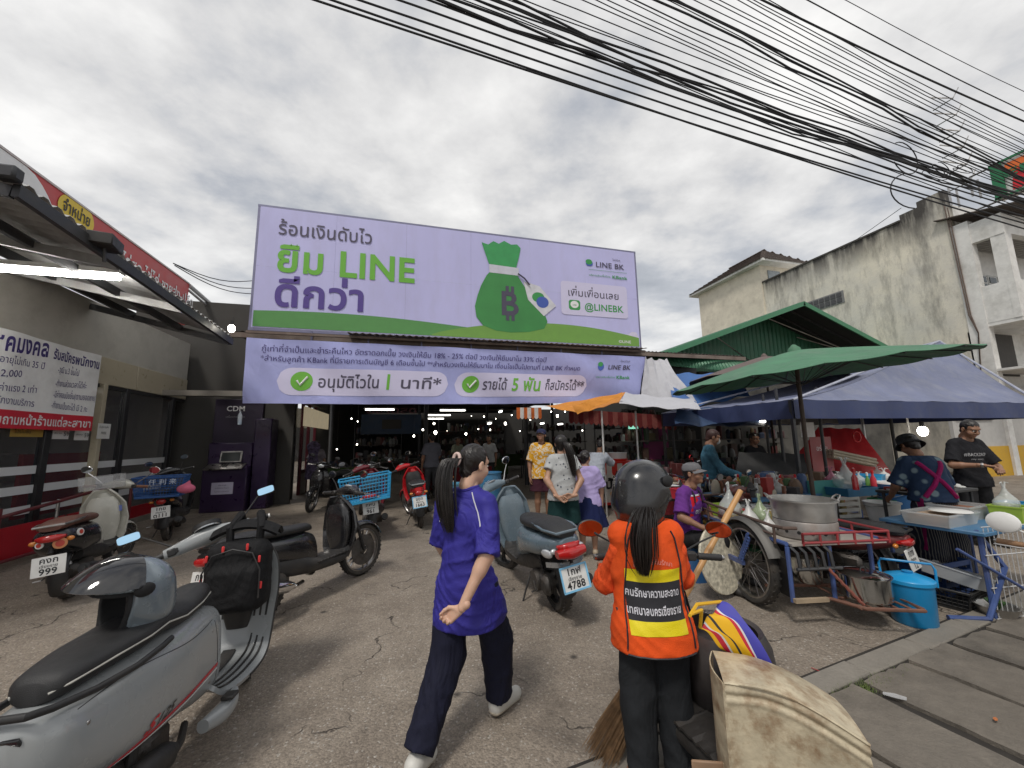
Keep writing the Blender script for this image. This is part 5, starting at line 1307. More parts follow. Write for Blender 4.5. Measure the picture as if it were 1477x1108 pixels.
rr_(.778, .335, .813, .435, .007, DGR, 'green_icon', .028); blob(.7955, .39, .0125, .85, WTX, 'icon_bubble', .031); btx('LINE', .7955, .378, .05, DGR, .01, None, 'C', .034)
btx('©LINE', .93, .035, .1, WTX, .01, Wb*.04)
# money bag with baht sign
UO = -.043
BAGG = mat('bag_green', (.045, .24, .06), .5, var=.12, scale=1.5); BAGD = mat('bag_neck_green', (.04, .3, .09), .5, var=.1)
bag = [(.60, .66), (.585, .6), (.57, .5), (.56, .4), (.553, .3), (.557, .2), (.575, .125), (.61, .085), (.65, .075), (.70, .09), (.745, .13), (.755, .2), (.745, .3), (.72, .42), (.69, .53), (.672, .62), (.67, .66)]
flat(bag, BAGG, 'printed_money_bag', .034)
flat([(.593, .70), (.578, .85), (.572, .915), (.59, .90), (.605, .94), (.62, .92), (.635, .955), (.655, .925), (.672, .935), (.682, .9), (.676, .80), (.668, .70)], BAGD, 'printed_bag_neck', .037)
flat([(.593, .63), (.592, .71), (.675, .70), (.676, .625)], mat('bag_band', (.55, .55, .62), .5), 'printed_band', .040)
btx('B', .648, .24, .82, BINK, .022, None, 'C', .044)
for u_ in (.637, .652):
    for v_ in (.185, .452): flat([(u_, v_), (u_+.009, v_), (u_+.009, v_+.062), (u_, v_+.062)], BINK, 'baht_bar', .046)
tg = flat([(.688, .575), (.735, .54), (.782, .36), (.745, .25), (.70, .40)], mat('tag_white', (.6, .6, .64), .5), 'printed_tag', .042); blob(.730, .43, .018, .8, DGR, 'tag_dot', .046); blob(.742, .385, .018, .9, BLP, 'tag_dot', .049)
MB().tube([(x0+Wb*.629, -.05, z0+Hb2*.64), (x0+Wb*.647, -.05, z0+Hb2*.6), (x0+Wb*.662, -.05, z0+Hb2*.54)], .018, 6).build('printed_cord', BINK, bb)
# ------------------------------------------------------------------ long banner under it
NY = 8.3
tl, trr = at(356, 487, Y=NY), at(932, 515, Y=NY); bl, brr = at(350, 582, Y=NY), at(920, 580, Y=NY)
nb = thing('long_banner', 'long lilac cloth banner with two pale pill boxes hung under the billboard', 'banner', (0, NY, 0))
def bw(u, v):
    return -.03*math.sin(6*u*math.pi*(1+.3*v)+v*3)*(1-v*.6)-.02*math.sin(u*41+9*v)*(.3+.7*abs(v-.5))-.015*math.sin(u*90+v*5)*(1-v)
def nbp(u, v, d=0.):
    a = tl.lerp(trr, u); c = bl.lerp(brr, u); p = c.lerp(a, v)
    return Vector((p.x, bw(u, v)-d, p.z-.03*math.sin(math.pi*u)*(1-v)))
CLB = mat('banner_cloth', (.36, .38, .68), .65, var=.22, scale=.55, bump=.1, wrinkle=.5, wscale=1.6, sub=0)
MB().sheet(lambda u, v: nbp(u, v), 160, 16, .004).build('cloth', CLB, nb)
def pill(u0, u1, v0, v1, m, nm, d):
    asp = (trr-tl).length/(tl-bl).length; rv = (v1-v0)/2; ru = rv/asp
    b = MB(); N_ = 60; V = []
    for i in range(N_+1):
        u = u0+(u1-u0)*i/N_; dx = min(u-u0, u1-u); k = 1. if dx > ru else math.sqrt(max(0, 1-((ru-dx)/ru)**2)); k = max(k, .02)
        for j in range(7): V.append(nbp(u, (v0+v1)/2+rv*k*(j/3-1), d))
    b.add(V, [(i*7+j, (i+1)*7+j, (i+1)*7+j+1, i*7+j+1) for i in range(N_) for j in range(6)]).build(nm, m, nb, fix=False)
pill(.065, .447, .13, .56, PALE, 'pale_pill', .008); pill(.463, .828, .13, .56, PALE, 'pale_pill', .008)
pill(.092, .138, .20, .50, GRI, 'green_tick_disc', .013); pill(.482, .526, .20, .50, GRI, 'green_tick_disc', .013)
Wn = (trr-tl).length; Hn = (tl-bl).length
for u in (.098, .488): 
    P = [(u+.007, .36), (u+.014, .29), (u+.029, .42)]
    MB().tube([nbp(a, c, .02) for a, c in P], .022, 6).build('white_tick', WTX, nb)
def ntx(tx, u, v, s, m, bold, u1, d=.014):
    text(tx, s, m, nb, lambda a, q: nbp(u+a/Wn, v+q/Hn, d), bold, 'L', width=(u1-u)*Wn)
ntx('กู้เท่าที่จำเป็นและชำระคืนไหว อัตราดอกเบี้ย วงเงินให้ยืม 18% - 25% ต่อปี วงเงินให้ยืมนาโน 33% ต่อปี', .03, .80, .16, NAVY, .0, .70)
ntx('*สำหรับลูกค้า KBank ที่มีรายการเดินบัญชี 6 เดือนขึ้นไป **สำหรับวงเงินให้ยืมนาโน เงื่อนไขเป็นไปตามที่ LINE BK กำหนด', .03, .65, .15, NAVY, .0, .80)
ntx('อนุมัติไวใน', .148, .26, .33, BINK, .012, .285); ntx('1', .292, .24, .46, GRI, .02, .316); ntx('นาที*', .33, .26, .33, BINK, .012, .43)
ntx('รายได้', .535, .26, .33, BINK, .012, .60); ntx('5 พัน', .612, .24, .42, GRI, .022, .695); ntx('ก็สมัครได้**', .705, .26, .32, BINK, .012, .82)
ntx('LINE BK', .885, .70, .17, BINK, .015, .955); ntx('ไลน์บีเค', .92, .86, .07, BINK, .0, .95); ntx('KBank', .915, .50, .12, DGR, .02, .958); ntx('บริการสินเชื่อโดย', .85, .51, .06, DGR, .0, .91)
pill(.853, .872, .66, .84, BLP, 'printed_logo', .012); pill(.853, .868, .75, .85, DGR, 'printed_logo', .016)
# roof edge: rusty purlin, corrugated eave
EAV = mat('rusty_eave', (.15, .11, .09), .7, var=.35, scale=3, dirt=(.3, .26, .22), dirt_amt=.5)
er = thing('market_roof', 'dark corrugated market hall roof with a worn edge behind the billboard', 'roof', (0, 0, 0))
zr = (tl.z+trr.z)/2+.02
def mroof(u, v):
    x = -3.4+12.6*u; y = BY+.15+27*v; k = (u*110) % 1.; return (x, y, zr+.2+.35*v+(.02 if .25 < k < .75 else 0))
MB().sheet(mroof, 440, 1, .004).build('roof_sheet', mat('old_roof_metal', (.1, .08, .07), .7, metal=.2, var=.3), er)
MB().box((2.9, BY+.05, zr+.1), (12.6, .06, .1)).box((1.4, BY-.12, zr+.13), (8.9, .05, .05)).build('edge_beam', EAV, er)
MB().sheet(lambda u, v: (-1.2+7*u, BY-.3+.6*v, zr+.17+.08*v+.012*math.sin(u*330)), 330, 1, .003).build('eave_sheet', mat('eave_pale', (.3, .27, .25), .6, var=.3), er)
for y in (10.5, 13, 16, 20, 24, 28, 33): MB().box((2.9, y, zr+.05+.35*(y-8)/27), (12.6, .1, .2)).build('roof_truss', BEAM, er)
# closing walls of the hall
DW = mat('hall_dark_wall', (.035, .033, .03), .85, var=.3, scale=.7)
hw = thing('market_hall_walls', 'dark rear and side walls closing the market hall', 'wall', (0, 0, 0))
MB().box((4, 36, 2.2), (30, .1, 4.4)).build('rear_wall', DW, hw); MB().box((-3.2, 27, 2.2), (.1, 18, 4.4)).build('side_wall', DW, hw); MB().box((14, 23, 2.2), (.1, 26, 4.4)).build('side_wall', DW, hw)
for i, (X_, Y_) in enumerate(((-2.9, 17), (.6, 12.5), (3.9, 12.5), (7.4, 11), (.6, 19), (3.9, 19), (7.4, 19))):
    tag(MB().cyl((0, 0, 0), (0, 0, 3.7), .07, 10).build('steel_column', BEAM, loc=(X_, Y_, 0)), 'dark steel column inside the market hall', 'column', 'columns in the market hall')
# lights: positions read off the photo at plausible distances inside the hall
for (p, q, Y_, L_) in ((548, 591, 14, .95), (653, 592, 14, .9), (633, 599, 17, 1.0), (628, 604, 19, .8), (722, 594, 13, .4), (706, 611, 12, .45), (664, 615, 20, .5), (673, 615, 22, .4), (583, 604, 16, .5), (782, 611, 14, .35), (808, 612, 15, .5)):
    c = at(p, q, Y=Y_); c.z = max(c.z, 1.9); tube_light(c, L_, 'X' if L_ > .5 else 'Y', 'fluorescent tubes in the market hall', 'fluorescent tube glowing under the dark market roof', .05)
for (p, q, Y_, s) in ((626, 611, 15, .05), (614, 614, 16, .05), (610, 620, 17, .05), (628, 624, 13, .07), (729, 611, 12, .055), (698, 601, 14, .03), (672, 626, 14, .05), (597, 629, 13, .04), (804, 600, 10.5, .045), (815, 594, 13, .03), (795, 594, 13, .03), (707, 620, 17, .04), (507, 604, 15, .03), (516, 608, 16, .03), (515, 641, 14, .03), (486, 648, 14, .03), (840, 621, 14, .03), (690, 619, 16, .03), (738, 599, 16, .03), (560, 610, 18, .03), (545, 622, 20, .03), (583, 615, 22, .03), (645, 622, 24, .03), (750, 622, 19, .03), (765, 606, 17, .03), (680, 600, 26, .03), (715, 604, 24, .03)):
    c = at(p, q, Y=Y_); bulb(c, 'bare bulb glowing in the dark market hall', s*.72, 'bare bulbs in the market hall', wire=max(.05, 3.5-c.z-.1))
# blue hall sign
sc_ = at(565, 612, Y=15.5)
bs = tag(MB().box((0, 0, 0), (2.2, .06, .75)).build('hall_sign', mat('dim_blue', (.008, .025, .06), .6, var=.15), loc=sc_), 'dim blue sign hanging inside the market hall', 'sign')
text('ตลาดสด', .35, mat('dim_pink', (.12, .04, .05), .5, var=0), bs, lambda a, q: (a, -.04, .42+q), .02, 'C', width=1.9); MB().box((0, -.04, 0), (.7, .01, .35)).build('notice', DW, bs)
# stalls in the hall
DTB = mat('dark_table', (.05, .04, .035), .7, var=.3)
SPOT = iter(('left of the entrance behind the drums', 'straight ahead in the entrance', 'in the second row on the left', 'in the second row in the middle', 'in the second row on the right', 'far back on the left', 'far back on the right', 'right of the hall behind the juice cart', 'nearest the dark right wall', 'just right of the magenta board', 'behind the masked vendor', 'behind the slatted grill', 'deepest under the green awning', 'behind the red tarpaulin'))
def hall_stall(x, y, w, d, n, lab, cloth=None, z=.75, hm=.22):
    t = thing('market_stall', lab, 'stall', (x, y, 0), group='stalls inside the market hall')
    MB().box((0, 0, z-.02), (w, d, .04)).build('table_top', DTB, t)
    for a in (-1, 1):
        for c in (-1, 1): MB().cyl((a*(w/2-.05), c*(d/2-.05), 0), (a*(w/2-.05), c*(d/2-.05), z-.04), .02, 6).build('leg', BEAM, t)
    if cloth: MB().sheet(lambda u, v: (-w/2+w*u, -d/2-.02+.02*math.sin(u*30), z-.6*v), 24, 2, .004).build('table_cloth', cloth, t)
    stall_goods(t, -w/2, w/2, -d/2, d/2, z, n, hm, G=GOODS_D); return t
hs = [(-1.9, 13.2, 1.6, .9, 40), (1.3, 11.6, 2.2, 1., 60), (-.9, 16, 2, 1, 30), (2.6, 15.5, 2.6, 1, 50), (5.6, 14.5, 2.4, 1, 50), (.4, 22, 3, 1, 40), (5, 20, 3, 1, 40), (8.4, 14, 2, 1, 40), (9.2, 11.2, 2, 1, 40)]
clo = [fab('cloth_dgreen', (.05, .08, .03)), fab('cloth_dred', (.14, .015, .02)), None]
for i, a in enumerate(hs): hall_stall(*a, 'dim market stall crowded with goods, '+next(SPOT), clo[i % 3])
# hanging goods and racks (vertical clutter) along the hall
for i, (X_, Y_, w_, h0, h1) in enumerate(((2.9, 17.5, 3, .9, 2.3), (6.5, 16.5, 3, .9, 2.4), (-1.2, 18.5, 2, .8, 2.2), (9.5, 15.5, 3, .8, 2.4), (3.6, 24, 5, .8, 2.3))):
    t = thing('display_rack', 'rack of mixed goods '+('in the middle of', 'on the right of', 'on the left of', 'at the far right of', 'deepest in')[i]+' the dim hall', 'rack', (X_, Y_, 0), group='racks inside the market hall')
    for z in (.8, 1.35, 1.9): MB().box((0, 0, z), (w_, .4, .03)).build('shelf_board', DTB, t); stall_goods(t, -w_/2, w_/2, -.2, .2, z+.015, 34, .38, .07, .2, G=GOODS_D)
    for a in (-1, 1): MB().cyl((a*w_/2, 0, 0), (a*w_/2, 0, 2.4), .02, 6).build('upright', BEAM, t)
# ------------------------------------------------------------------ juice stand and its awnings
ORC = mat('orange_canvas', (.62, .24, .03), .7, var=.12, scale=2, bump=.2, wrinkle=.5, wscale=4)
WHC = mat('white_canvas', (.5, .5, .53), .7, var=.1, scale=2, bump=.2, wrinkle=.5, wscale=3, dirt=(.3, .3, .3), dirt_amt=.3)
def quadsheet(nm, lab, cat, P, m, nu=16, nv=10, sag=.05, th=.005, wr=.01, parent=None, obj='canvas'):
    """cloth stretched between four corners P = near-left, near-right, far-right, far-left"""
    P = [Vector(p) for p in P]; c = sum(P, Vector())/4
    t = thing(nm, lab, cat, c) if parent is None else parent
    o = c if parent is None else Vector((0, 0, 0))
    f = lambda u, v: (P[0].lerp(P[1], u).lerp(P[3].lerp(P[2], u), v))-o-Vector((0, 0, sag*4*u*(1-u)*(.4+v*(1-v)*2.4)))+Vector((0, wr*math.sin(u*23+v*5), wr*math.sin(u*17+v*9)))
    MB().sheet(f, nu, nv, th).build(obj, m, t); return t
Yf = 6.7
tA = quadsheet('orange_awning', 'orange canvas awning over the juice stand', 'awning', [at(835, 596, Y=Yf+.3), at(893, 580, Y=Yf-.1), at(902, 566, Y=Yf+1.2), at(786, 586, Y=Yf+1.5)], ORC, sag=.02)
quadsheet('x', '', '', [at(833, 598, Y=Yf), at(895, 572, Y=Yf-.15), at(898, 566, Y=Yf-.1), at(825, 585, Y=Yf+.05)], ORC, sag=.0, parent=(tB := thing('orange_flap', 'folded orange canvas flap hanging from the awning corner', 'awning', (0, 0, 0))))
quadsheet('white_awning', 'white canvas awning with a drooping edge beside the orange one', 'awning', [at(893, 582, Y=Yf-.2), at(1010, 590, Y=5.6), at(1000, 575, Y=7.0), at(902, 566, Y=7.6)], WHC, sag=.08, wr=.015)
quadsheet('white_tarp', 'grey white tarpaulin hanging beside the long banner', 'tarpaulin', [at(925, 580, Y=8.2), at(1012, 592, Y=7.2), at(962, 518, Y=8.3), at(930, 515, Y=8.3)], WHC, sag=.1, wr=.03)
for (p, lab) in ((868, 'white pole under the orange awning flap'), (917, 'white pole under the white awning')):
    a = at(p, 600, Y=6.9); tag(MB().cyl((0, 0, 0), (0, 0, a.z+.1), .018, 10).build('pole', mat('white_pole', (.55, .55, .53), .4), loc=(a.x, a.y, 0)), lab, 'pole')
# striped valance
STO, STW = fab('stripe_orange', (.5, .12, .03)), fab('stripe_white', (.55, .53, .5))
def valance(lab, a, c, h, nS, group=None, scal=True, cols=(None, None), name='striped_valance'):
    t = thing(name, lab, 'valance', a, group=group); v = c-a
    for i in range(nS):
        def f(u, w, i=i):
            q = (i+u)/nS; return tuple(v*q+Vector((0, .01*math.sin(q*20), -h*w*(1.0 if not scal else (.85+.15*math.sin(math.pi*u)))-.0)))
        MB().sheet(f, 6, 3, .004).build('cloth_stripe', cols[i % 2] or (STO, STW)[i % 2], t)
    return t
a, c = at(745, 588, Y=8.2), at(781, 588, Y=8.2); valance('small orange and white striped valance hanging below the long banner', a, c, .26, 7)
for X_ in (a, c): pass
RDC = fab('dark_red_valance', (.13, .02, .02)); a, c = at(820, 590, Y=8.6), at(975, 600, Y=8.0)
valance('dark red scalloped valance behind the juice stand poles', a, c, .35, 22, cols=(RDC, fab('dull_pink_valance', (.2, .06, .05))))
# juice cart
jx0, jx1 = at(868, 700, Y=7.7), at(922, 700, Y=7.7); jz1 = at(895, 668, Y=7.7).z; jw = jx1.x-jx0.x
jc = thing('juice_cart', 'red and white juice cart with orange fruit pictures and Thai lettering', 'cart', ((jx0.x+jx1.x)/2, 7.7, 0))
MB().box((0, .3, (jz1+.12)/2), (jw, .6, jz1-.12), bev=.01).build('cabinet', mat('cart_white', (.6, .57, .52), .4, var=.05), jc)
RDB = mat('cart_red', (.6, .03, .02), .4, var=.05)
for i in range(7):
    if i % 2 == 0:
        x_ = -jw/2+jw*(i+.5)/7; k = [(x_-jw/14, jz1-.0), (x_+jw/14, jz1), (x_+jw/14, jz1-.2)]+[(x_+jw/14*math.cos(rad(a_)), jz1-.2-jw/14*math.sin(rad(a_))) for a_ in range(0, 181, 30)]+[(x_-jw/14, jz1-.2)]
        MB().prism(k, -.006, 0., 'Y').build('red_stripe', RDB, jc, smooth=False)
MB().box((0, .3, jz1+.015), (jw+.06, .66, .03)).build('counter_top', RDB, jc)
MB().box((0, .28, .1), (jw+.05, .62, .05)).build('base_rail', RDB, jc)
for s in (-1, 1): MB().cyl((s*jw*.35-.02, .3, .05), (s*jw*.35+.02, .3, .05), .05, 12).build('castor', BLK, jc)
text('A&J', .14, INK, jc, lambda a_, q: (a_-.02, -.012, jz1-.26+q), .02, 'C'); text('น้ำส้ม', .26, INK, jc, lambda a_, q: (a_, -.012, jz1-.53+q), .035, 'C', width=jw*.85)
text('คั้นสด', .13, RDB, jc, lambda a_, q: (a_, -.012, jz1-.68+q), .02, 'C')
ORF = mat('orange_fruit', (.75, .4, .06), .5, var=.1)
for (x_, z_, r_) in ((-.2, .3, .07), (.1, .26, .09), (.2, .4, .06), (.02, .36, .05)): MB().lathe([(0, -.016), (r_, -.015)], (x_, 0, z_), 'Y', 20).build('fruit_print', ORF, jc, fix=False)
tub = thing('plastic_tub', 'white lidded tub with red base on the juice cart', 'tub', ((jx0.x+jx1.x)/2+.1, 7.95, jz1+.03)); MB().lathe([(0, 0), (.2, 0), (.22, .03), (.22, .06), (0, .06)], n=24).build('base', RDB, tub); MB().lathe([(.2, .06), (.21, .16), (.22, .19), (0, .2)], n=24).build('lid', WHITEP, tub)
c = at(913, 614, Y=8.6); gl = thing('pendant_lamp', 'green shaded lamp hanging behind the white awning pole', 'lamp', c); MB().lathe([(.03, .09), (.09, .06), (.12, -.05), (.12, -.08)], n=20).build('lamp_shade', mat('mint_shade', (.2, .5, .4), .4, var=0, emit=(.3, .8, .6), es=.5), gl); MB().sphere((0, 0, -.03), .04, 10, 8).build('bulb', BULB, gl); MB().tube([(0, 0, .09), (0, 0, .6)], .004, 4).build('wire', BLK, gl)
tag(MB().box((0, 0, 0), (.75, .04, 1.1)).build('magenta_board', mat('magenta_board', (.2, .02, .1), .6, var=.1), loc=at(946, 640, Y=8.9)), 'dark magenta board standing behind the juice stand', 'board')
# blue drums behind the girl
def drum(x, y, r, h, lab, m, name='plastic_drum', grp=None, lid=None):
    t = thing(name, lab, 'drum', (x, y, 0), group=grp)
    b = MB().lathe([(0, 0), (r*.93, 0), (r*.96, .03), (r, h*.3), (r*1.02, h*.32), (r, h*.34), (r, h*.64), (r*1.02, h*.66), (r, h*.68), (r*.97, h*.97), (r*1.04, h*.98), (r*1.04, h), (r*.97, h), (r*.95, h*.9), (0, h*.88)], n=28).build('shell', m, t)
    return t
BDR = mat('blue_drum', (.04, .16, .3), .45, var=.2, scale=4, dirt=(.2, .2, .18), dirt_amt=.4)
a = at(708, 745, Z=0); drum(a.x-.02, a.y, .24, .86, 'blue plastic drum with a yellow stain behind the girl in purple', BDR, grp='blue drums in front of the hall')
a2 = at(655, 755, Z=0); drum(a2.x-.05, a2.y+.0, .2, .72, 'lighter blue plastic drum on the left of the pair behind the girl', mat('light_blue_drum', (.1, .28, .4), .45, var=.2, dirt=(.2, .2, .18), dirt_amt=.4), grp='blue drums in front of the hall')
# ------------------------------------------------------------------ green gabled roof on the right
GRN = mat('green_roof_metal', (.03, .13, .07), .45, metal=.2, var=.15, scale=2, dirt=(.12, .12, .08), dirt_amt=.25)
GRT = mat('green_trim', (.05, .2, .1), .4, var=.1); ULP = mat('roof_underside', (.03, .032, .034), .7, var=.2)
GY = 10.2
ap, le, re_ = at(1158, 436, Y=GY), at(948, 512, Y=GY), at(1330, 527, Y=GY)
gb = thing('green_gable_building', 'green corrugated steel building with a wide gable roof behind the parasols', 'building', (0, 0, 0))
def slope(A, B, nm, back=11.):
    def f(u, v): k = (v*back*5) % 1.; p = A.lerp(B, u); return (p.x, p.y+back*v, p.z+(.03 if .3 < k < .7 else 0))
    MB().sheet(f, 1, 220, .01).build(nm, GRN, gb)
    def g2(u, v): p = A.lerp(B, u*.99+.005); return (p.x, p.y+.05+(back-.1)*v, p.z-.05)
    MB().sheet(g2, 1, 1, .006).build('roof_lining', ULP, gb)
slope(ap, le, 'roof_slope'); slope(ap, re_, 'roof_slope')
for A_, B_ in ((ap, le), (ap, re_)):
    d_ = B_-A_; MB().box((A_+B_)/2+Vector((0, -.03, -.06)), (d_.length+.05, .05, .16), rot=Matrix.Rotation(-math.atan2(d_.z, d_.x), 3, 'Y')).build('barge_board', GRT, gb)
    for yy in (.55, 1.1): MB().box((A_+B_)/2+Vector((0, yy, -.12)), (d_.length, .04, .08), rot=Matrix.Rotation(-math.atan2(d_.z, d_.x), 3, 'Y')).build('rafter', BEAM, gb)
GB = GY+1.6
lo_z = le.z-.4
k = (GY+1.6)/GY
xa, xb = le.x+.2, re_.x-.2
NR = 58
b = MB()
def topz(x): return (ap.z-.06-(ap.z-le.z)*(ap.x-x)/(ap.x-le.x)) if x < ap.x else (ap.z-.06-(ap.z-re_.z)*(x-ap.x)/(re_.x-ap.x))
xs = [xa+(xb-xa)*i/NR for i in range(NR+1)]
for i in range(NR):
    x_, w_ = xs[i], xs[i+1]-xs[i]
    P = [(x_, 0), (x_+w_*.25, -.035), (x_+w_*.6, -.035), (x_+w_*.85, 0), (x_+w_, 0)]
    for j in range(4):
        (xa_, ya_), (xb_, yb2) = P[j], P[j+1]; b.add([(xa_, GB+ya_, lo_z), (xb_, GB+yb2, lo_z), (xb_, GB+yb2, topz(xb_)), (xa_, GB+ya_, topz(xa_))], [(0, 1, 2, 3)])
b.build('gable_cladding', GRN, gb, fix=False)
MB().tube([ap.lerp(le, .62)+Vector((0, .1, -.1)), (ap.x-.1, GB-.06, lo_z+.15)], .02, 6).tube([ap+Vector((-.3, 1.2, -.25)), ap.lerp(re_, .55)+Vector((0, .3, -.7))], .02, 6).tube([ap.lerp(re_, .25)+Vector((0, 1.5, -.3)), ap.lerp(re_, .8)+Vector((0, .3, -.35))], .02, 6).build('stay_rod', STEEL, gb)
MB().box(((xa+xb)/2, GB+4, lo_z/2-.2), (xb-xa, 8, lo_z-.5)).build('hall_block', DW, gb) if False else None
# rounded corrugated green awning
g0_, g1_ = at(942, 512, Y=9.2), at(1095, 524, Y=8.2)
ga = thing('green_awning', 'rounded green corrugated awning running right from the long banner', 'awning', (0, 0, 0))
def gaf(u, v):
    p = g0_.lerp(g1_, u); a = v*1.45; k = .012*math.sin(u*2*math.pi*30); r_ = .42+k
    return (p.x, p.y+.35-r_*math.sin(a), p.z-.35+r_*math.cos(a)-.0)
MB().sheet(gaf, 240, 8, .006).build('corrugated_sheet', GRN, ga)
BLT = mat('blue_tarp', (.05, .13, .34), .6, var=.15, scale=2, bump=.3); BLT2 = mat('dark_blue_tarp', (.03, .06, .13), .65, var=.2, bump=.3)
quadsheet('blue_tarp', 'bright blue tarpaulin under the green corrugated awning', 'tarpaulin', [at(975, 590, Y=7.2), at(1080, 570, Y=7.2), at(1060, 538, Y=8.2), at(962, 538, Y=8.4)], BLT, wr=.03)
quadsheet('low_blue_tarp', 'dark blue tarpaulin hanging low above the masked vendor', 'tarpaulin', [at(974, 612, Y=5.9), at(1100, 612, Y=5.6), at(1120, 583, Y=6.2), at(975, 590, Y=6.4)], BLT2, wr=.03, sag=.05)
quadsheet('grey_tarp', 'torn grey canvas hanging behind the parasol pole', 'tarpaulin', [at(1120, 612, Y=5.9), at(1208, 610, Y=5.7), at(1200, 590, Y=6.0), at(1122, 588, Y=6.2)], mat('old_canvas', (.28, .26, .22), .8, var=.3, bump=.3), wr=.02)
# ------------------------------------------------------------------ parasols
def parasol(lab, x, y, ztop, R_, zrim, m, tilt, nr=16, pole_r=.022, rz=0.):
    t = thing('parasol', lab, 'parasol', (x, y, 0))
    TM = Matrix.Translation((0, 0, ztop)) @ Euler(tilt).to_matrix().to_4x4()
    dz = ztop-zrim
    def f(u, v):
        a = u*2*math.pi; k = abs(math.sin(a*nr/2)); r_ = R_*v*(1-.03*(1-k)*v*0); s_ = -dz*(v**1.12)-.018*v*math.sin(math.pi*((u*nr) % 1))
        return TM @ Vector((r_*math.cos(a), r_*math.sin(a), s_))
    MB().sheet(f, nr*6, 10, .004).build('canopy', m, t)
    for i in range(nr):
        a = i*2*math.pi/nr; P = [TM @ Vector((R_*v*math.cos(a), R_*v*math.sin(a), -dz*v**1.12-.012)) for v in (.03, .35, .7, 1.)]
        r1 = MB().tube(P, .006, 5).build('rib', BEAM, t)
        MB().tube([TM @ Vector((0, 0, -dz-.12)), TM @ Vector((R_*.5*math.cos(a), R_*.5*math.sin(a), -dz*.5**1.12-.015))], .004, 4).build('strut', BEAM, r1)
    MB().lathe([(.03, -.02), (.07, -.03), (.06, .02), (.02, .06), (0, .07)], n=14).xf(TM).build('finial', m, t)
    top_ = TM @ Vector((0, 0, -.02)); MB().tube([(tilt[1]*-.3, tilt[0]*.3, .0), (0, 0, zrim*.6), top_], pole_r, 10).build('pole', mat('rusty_pole', (.07, .05, .04), .6, metal=.4, var=.3), t)
    return t
GPM = mat('green_canvas', (.06, .18, .1), .7, var=.22, scale=2.5, bump=.25, wrinkle=.4, wscale=3, dirt=(.13, .2, .14), dirt_amt=.4)
py_ = 3.3
pp = at(1160, 620, Y=py_); pt = at(1150, 508, Y=py_)
parasol('large green parasol on a dark pole over the food carts', pp.x, py_, pt.z+.02, 1.36, pt.z-.27, GPM, (rad(-1), rad(-6), 0))
pb = at(1102, 514, Y=6.8); parasol('faded brown parasol behind the green one', pb.x, 6.8, pb.z, 1.6, pb.z-.5, mat('brown_canvas', (.14, .1, .09), .75, var=.2, bump=.2), (0, 0, 0), 12)
ub = at(1010, 603, Y=5.9)
# ------------------------------------------------------------------ blue market tent
TBL = mat('tent_blue_top', (.17, .19, .29), .6, var=.15, scale=1.5, bump=.15, wrinkle=.4, wscale=2.2, dirt=(.28, .29, .34), dirt_amt=.5); TBV = mat('tent_navy', (.035, .05, .13), .6, var=.12, bump=.15)
TF = 4.3; c0 = at(1143, 577, Y=TF); c1 = at(1600, 575, Y=TF); zb3 = at(1143, 602, Y=TF).z
tx0, tx1 = c0.x, c0.x+6; ty0, ty1 = TF, TF+3.0; apx = at(1355, 492, Y=TF+1.5); tz = c0.z
tn = thing('market_tent', 'blue peaked market tent with a navy valance over the food stalls', 'tent', (tx0, ty0, 0))
ap2 = Vector((apx.x-tx0, 1.5, apx.z))
cs = [Vector((0, 0, tz)), Vector((tx1-tx0, 0, tz)), Vector((tx1-tx0, 3, tz)), Vector((0, 3, tz))]
for i in range(4):
    a, c = cs[i], cs[(i+1) % 4]
    def f(u, v, a=a, c=c): p = a.lerp(c, u).lerp(ap2, v); return p-Vector((0, 0, .22*math.sin(math.pi*v)*(1.-v)+.1*math.sin(math.pi*u)*math.sin(math.pi*v)))+Vector((0, 0, .012*math.sin(u*40)*(1-v)))
    MB().sheet(f, 24, 12, .004).build('roof_panel', TBL, tn)
    def f2(u, v, a=a, c=c): p = a.lerp(c, u); o_ = (c-a).normalized(); nn = Vector((o_.y, -o_.x, 0)); return p+nn*(.01+.018*math.sin(u*34)*v)-Vector((0, 0, (tz-zb3+.02)*v))
    MB().sheet(f2, 60, 4, .004).build('valance', TBV, tn)
    MB().tube([a, ap2], .02, 6).build('roof_seam', mat('pale_seam', (.4, .42, .5), .6), tn)
for p in cs: MB().box((p.x, p.y+.03*(1 if p.y == 0 else -1), tz/2), (.045, .045, tz)).build('tent_leg', BEAM if p.x == 0 else mat('white_pole2', (.55, .55, .53), .4), tn)
wp = at(1314, 640, Y=TF+.9); tag(MB().cyl((0, 0, 0), (0, 0, tz), .018, 8).build('pole', mat('white_pole', (.55, .55, .53), .4), loc=(wp.x, wp.y, 0)), 'white pole in the middle of the blue tent', 'pole')
wp = at(1290, 640, Y=TF+1.6); tag(MB().cyl((0, 0, 0), (0, 0, tz), .03, 8).build('pole', BEAM, loc=(wp.x, wp.y, 0)), 'dark pole behind the white one in the blue tent', 'pole')
# second small green roof, right edge
a = at(1440, 540, Y=9.5); quadsheet('far_green_awning', 'green corrugated awning at the right edge behind the tent', 'awning', [(a.x, 9.5, a.z-.3), (a.x+3, 9.5, a.z-.5), (a.x+3, 10.5, a.z-.1), (a.x, 10.5, a.z+.05)], GRN, sag=0)
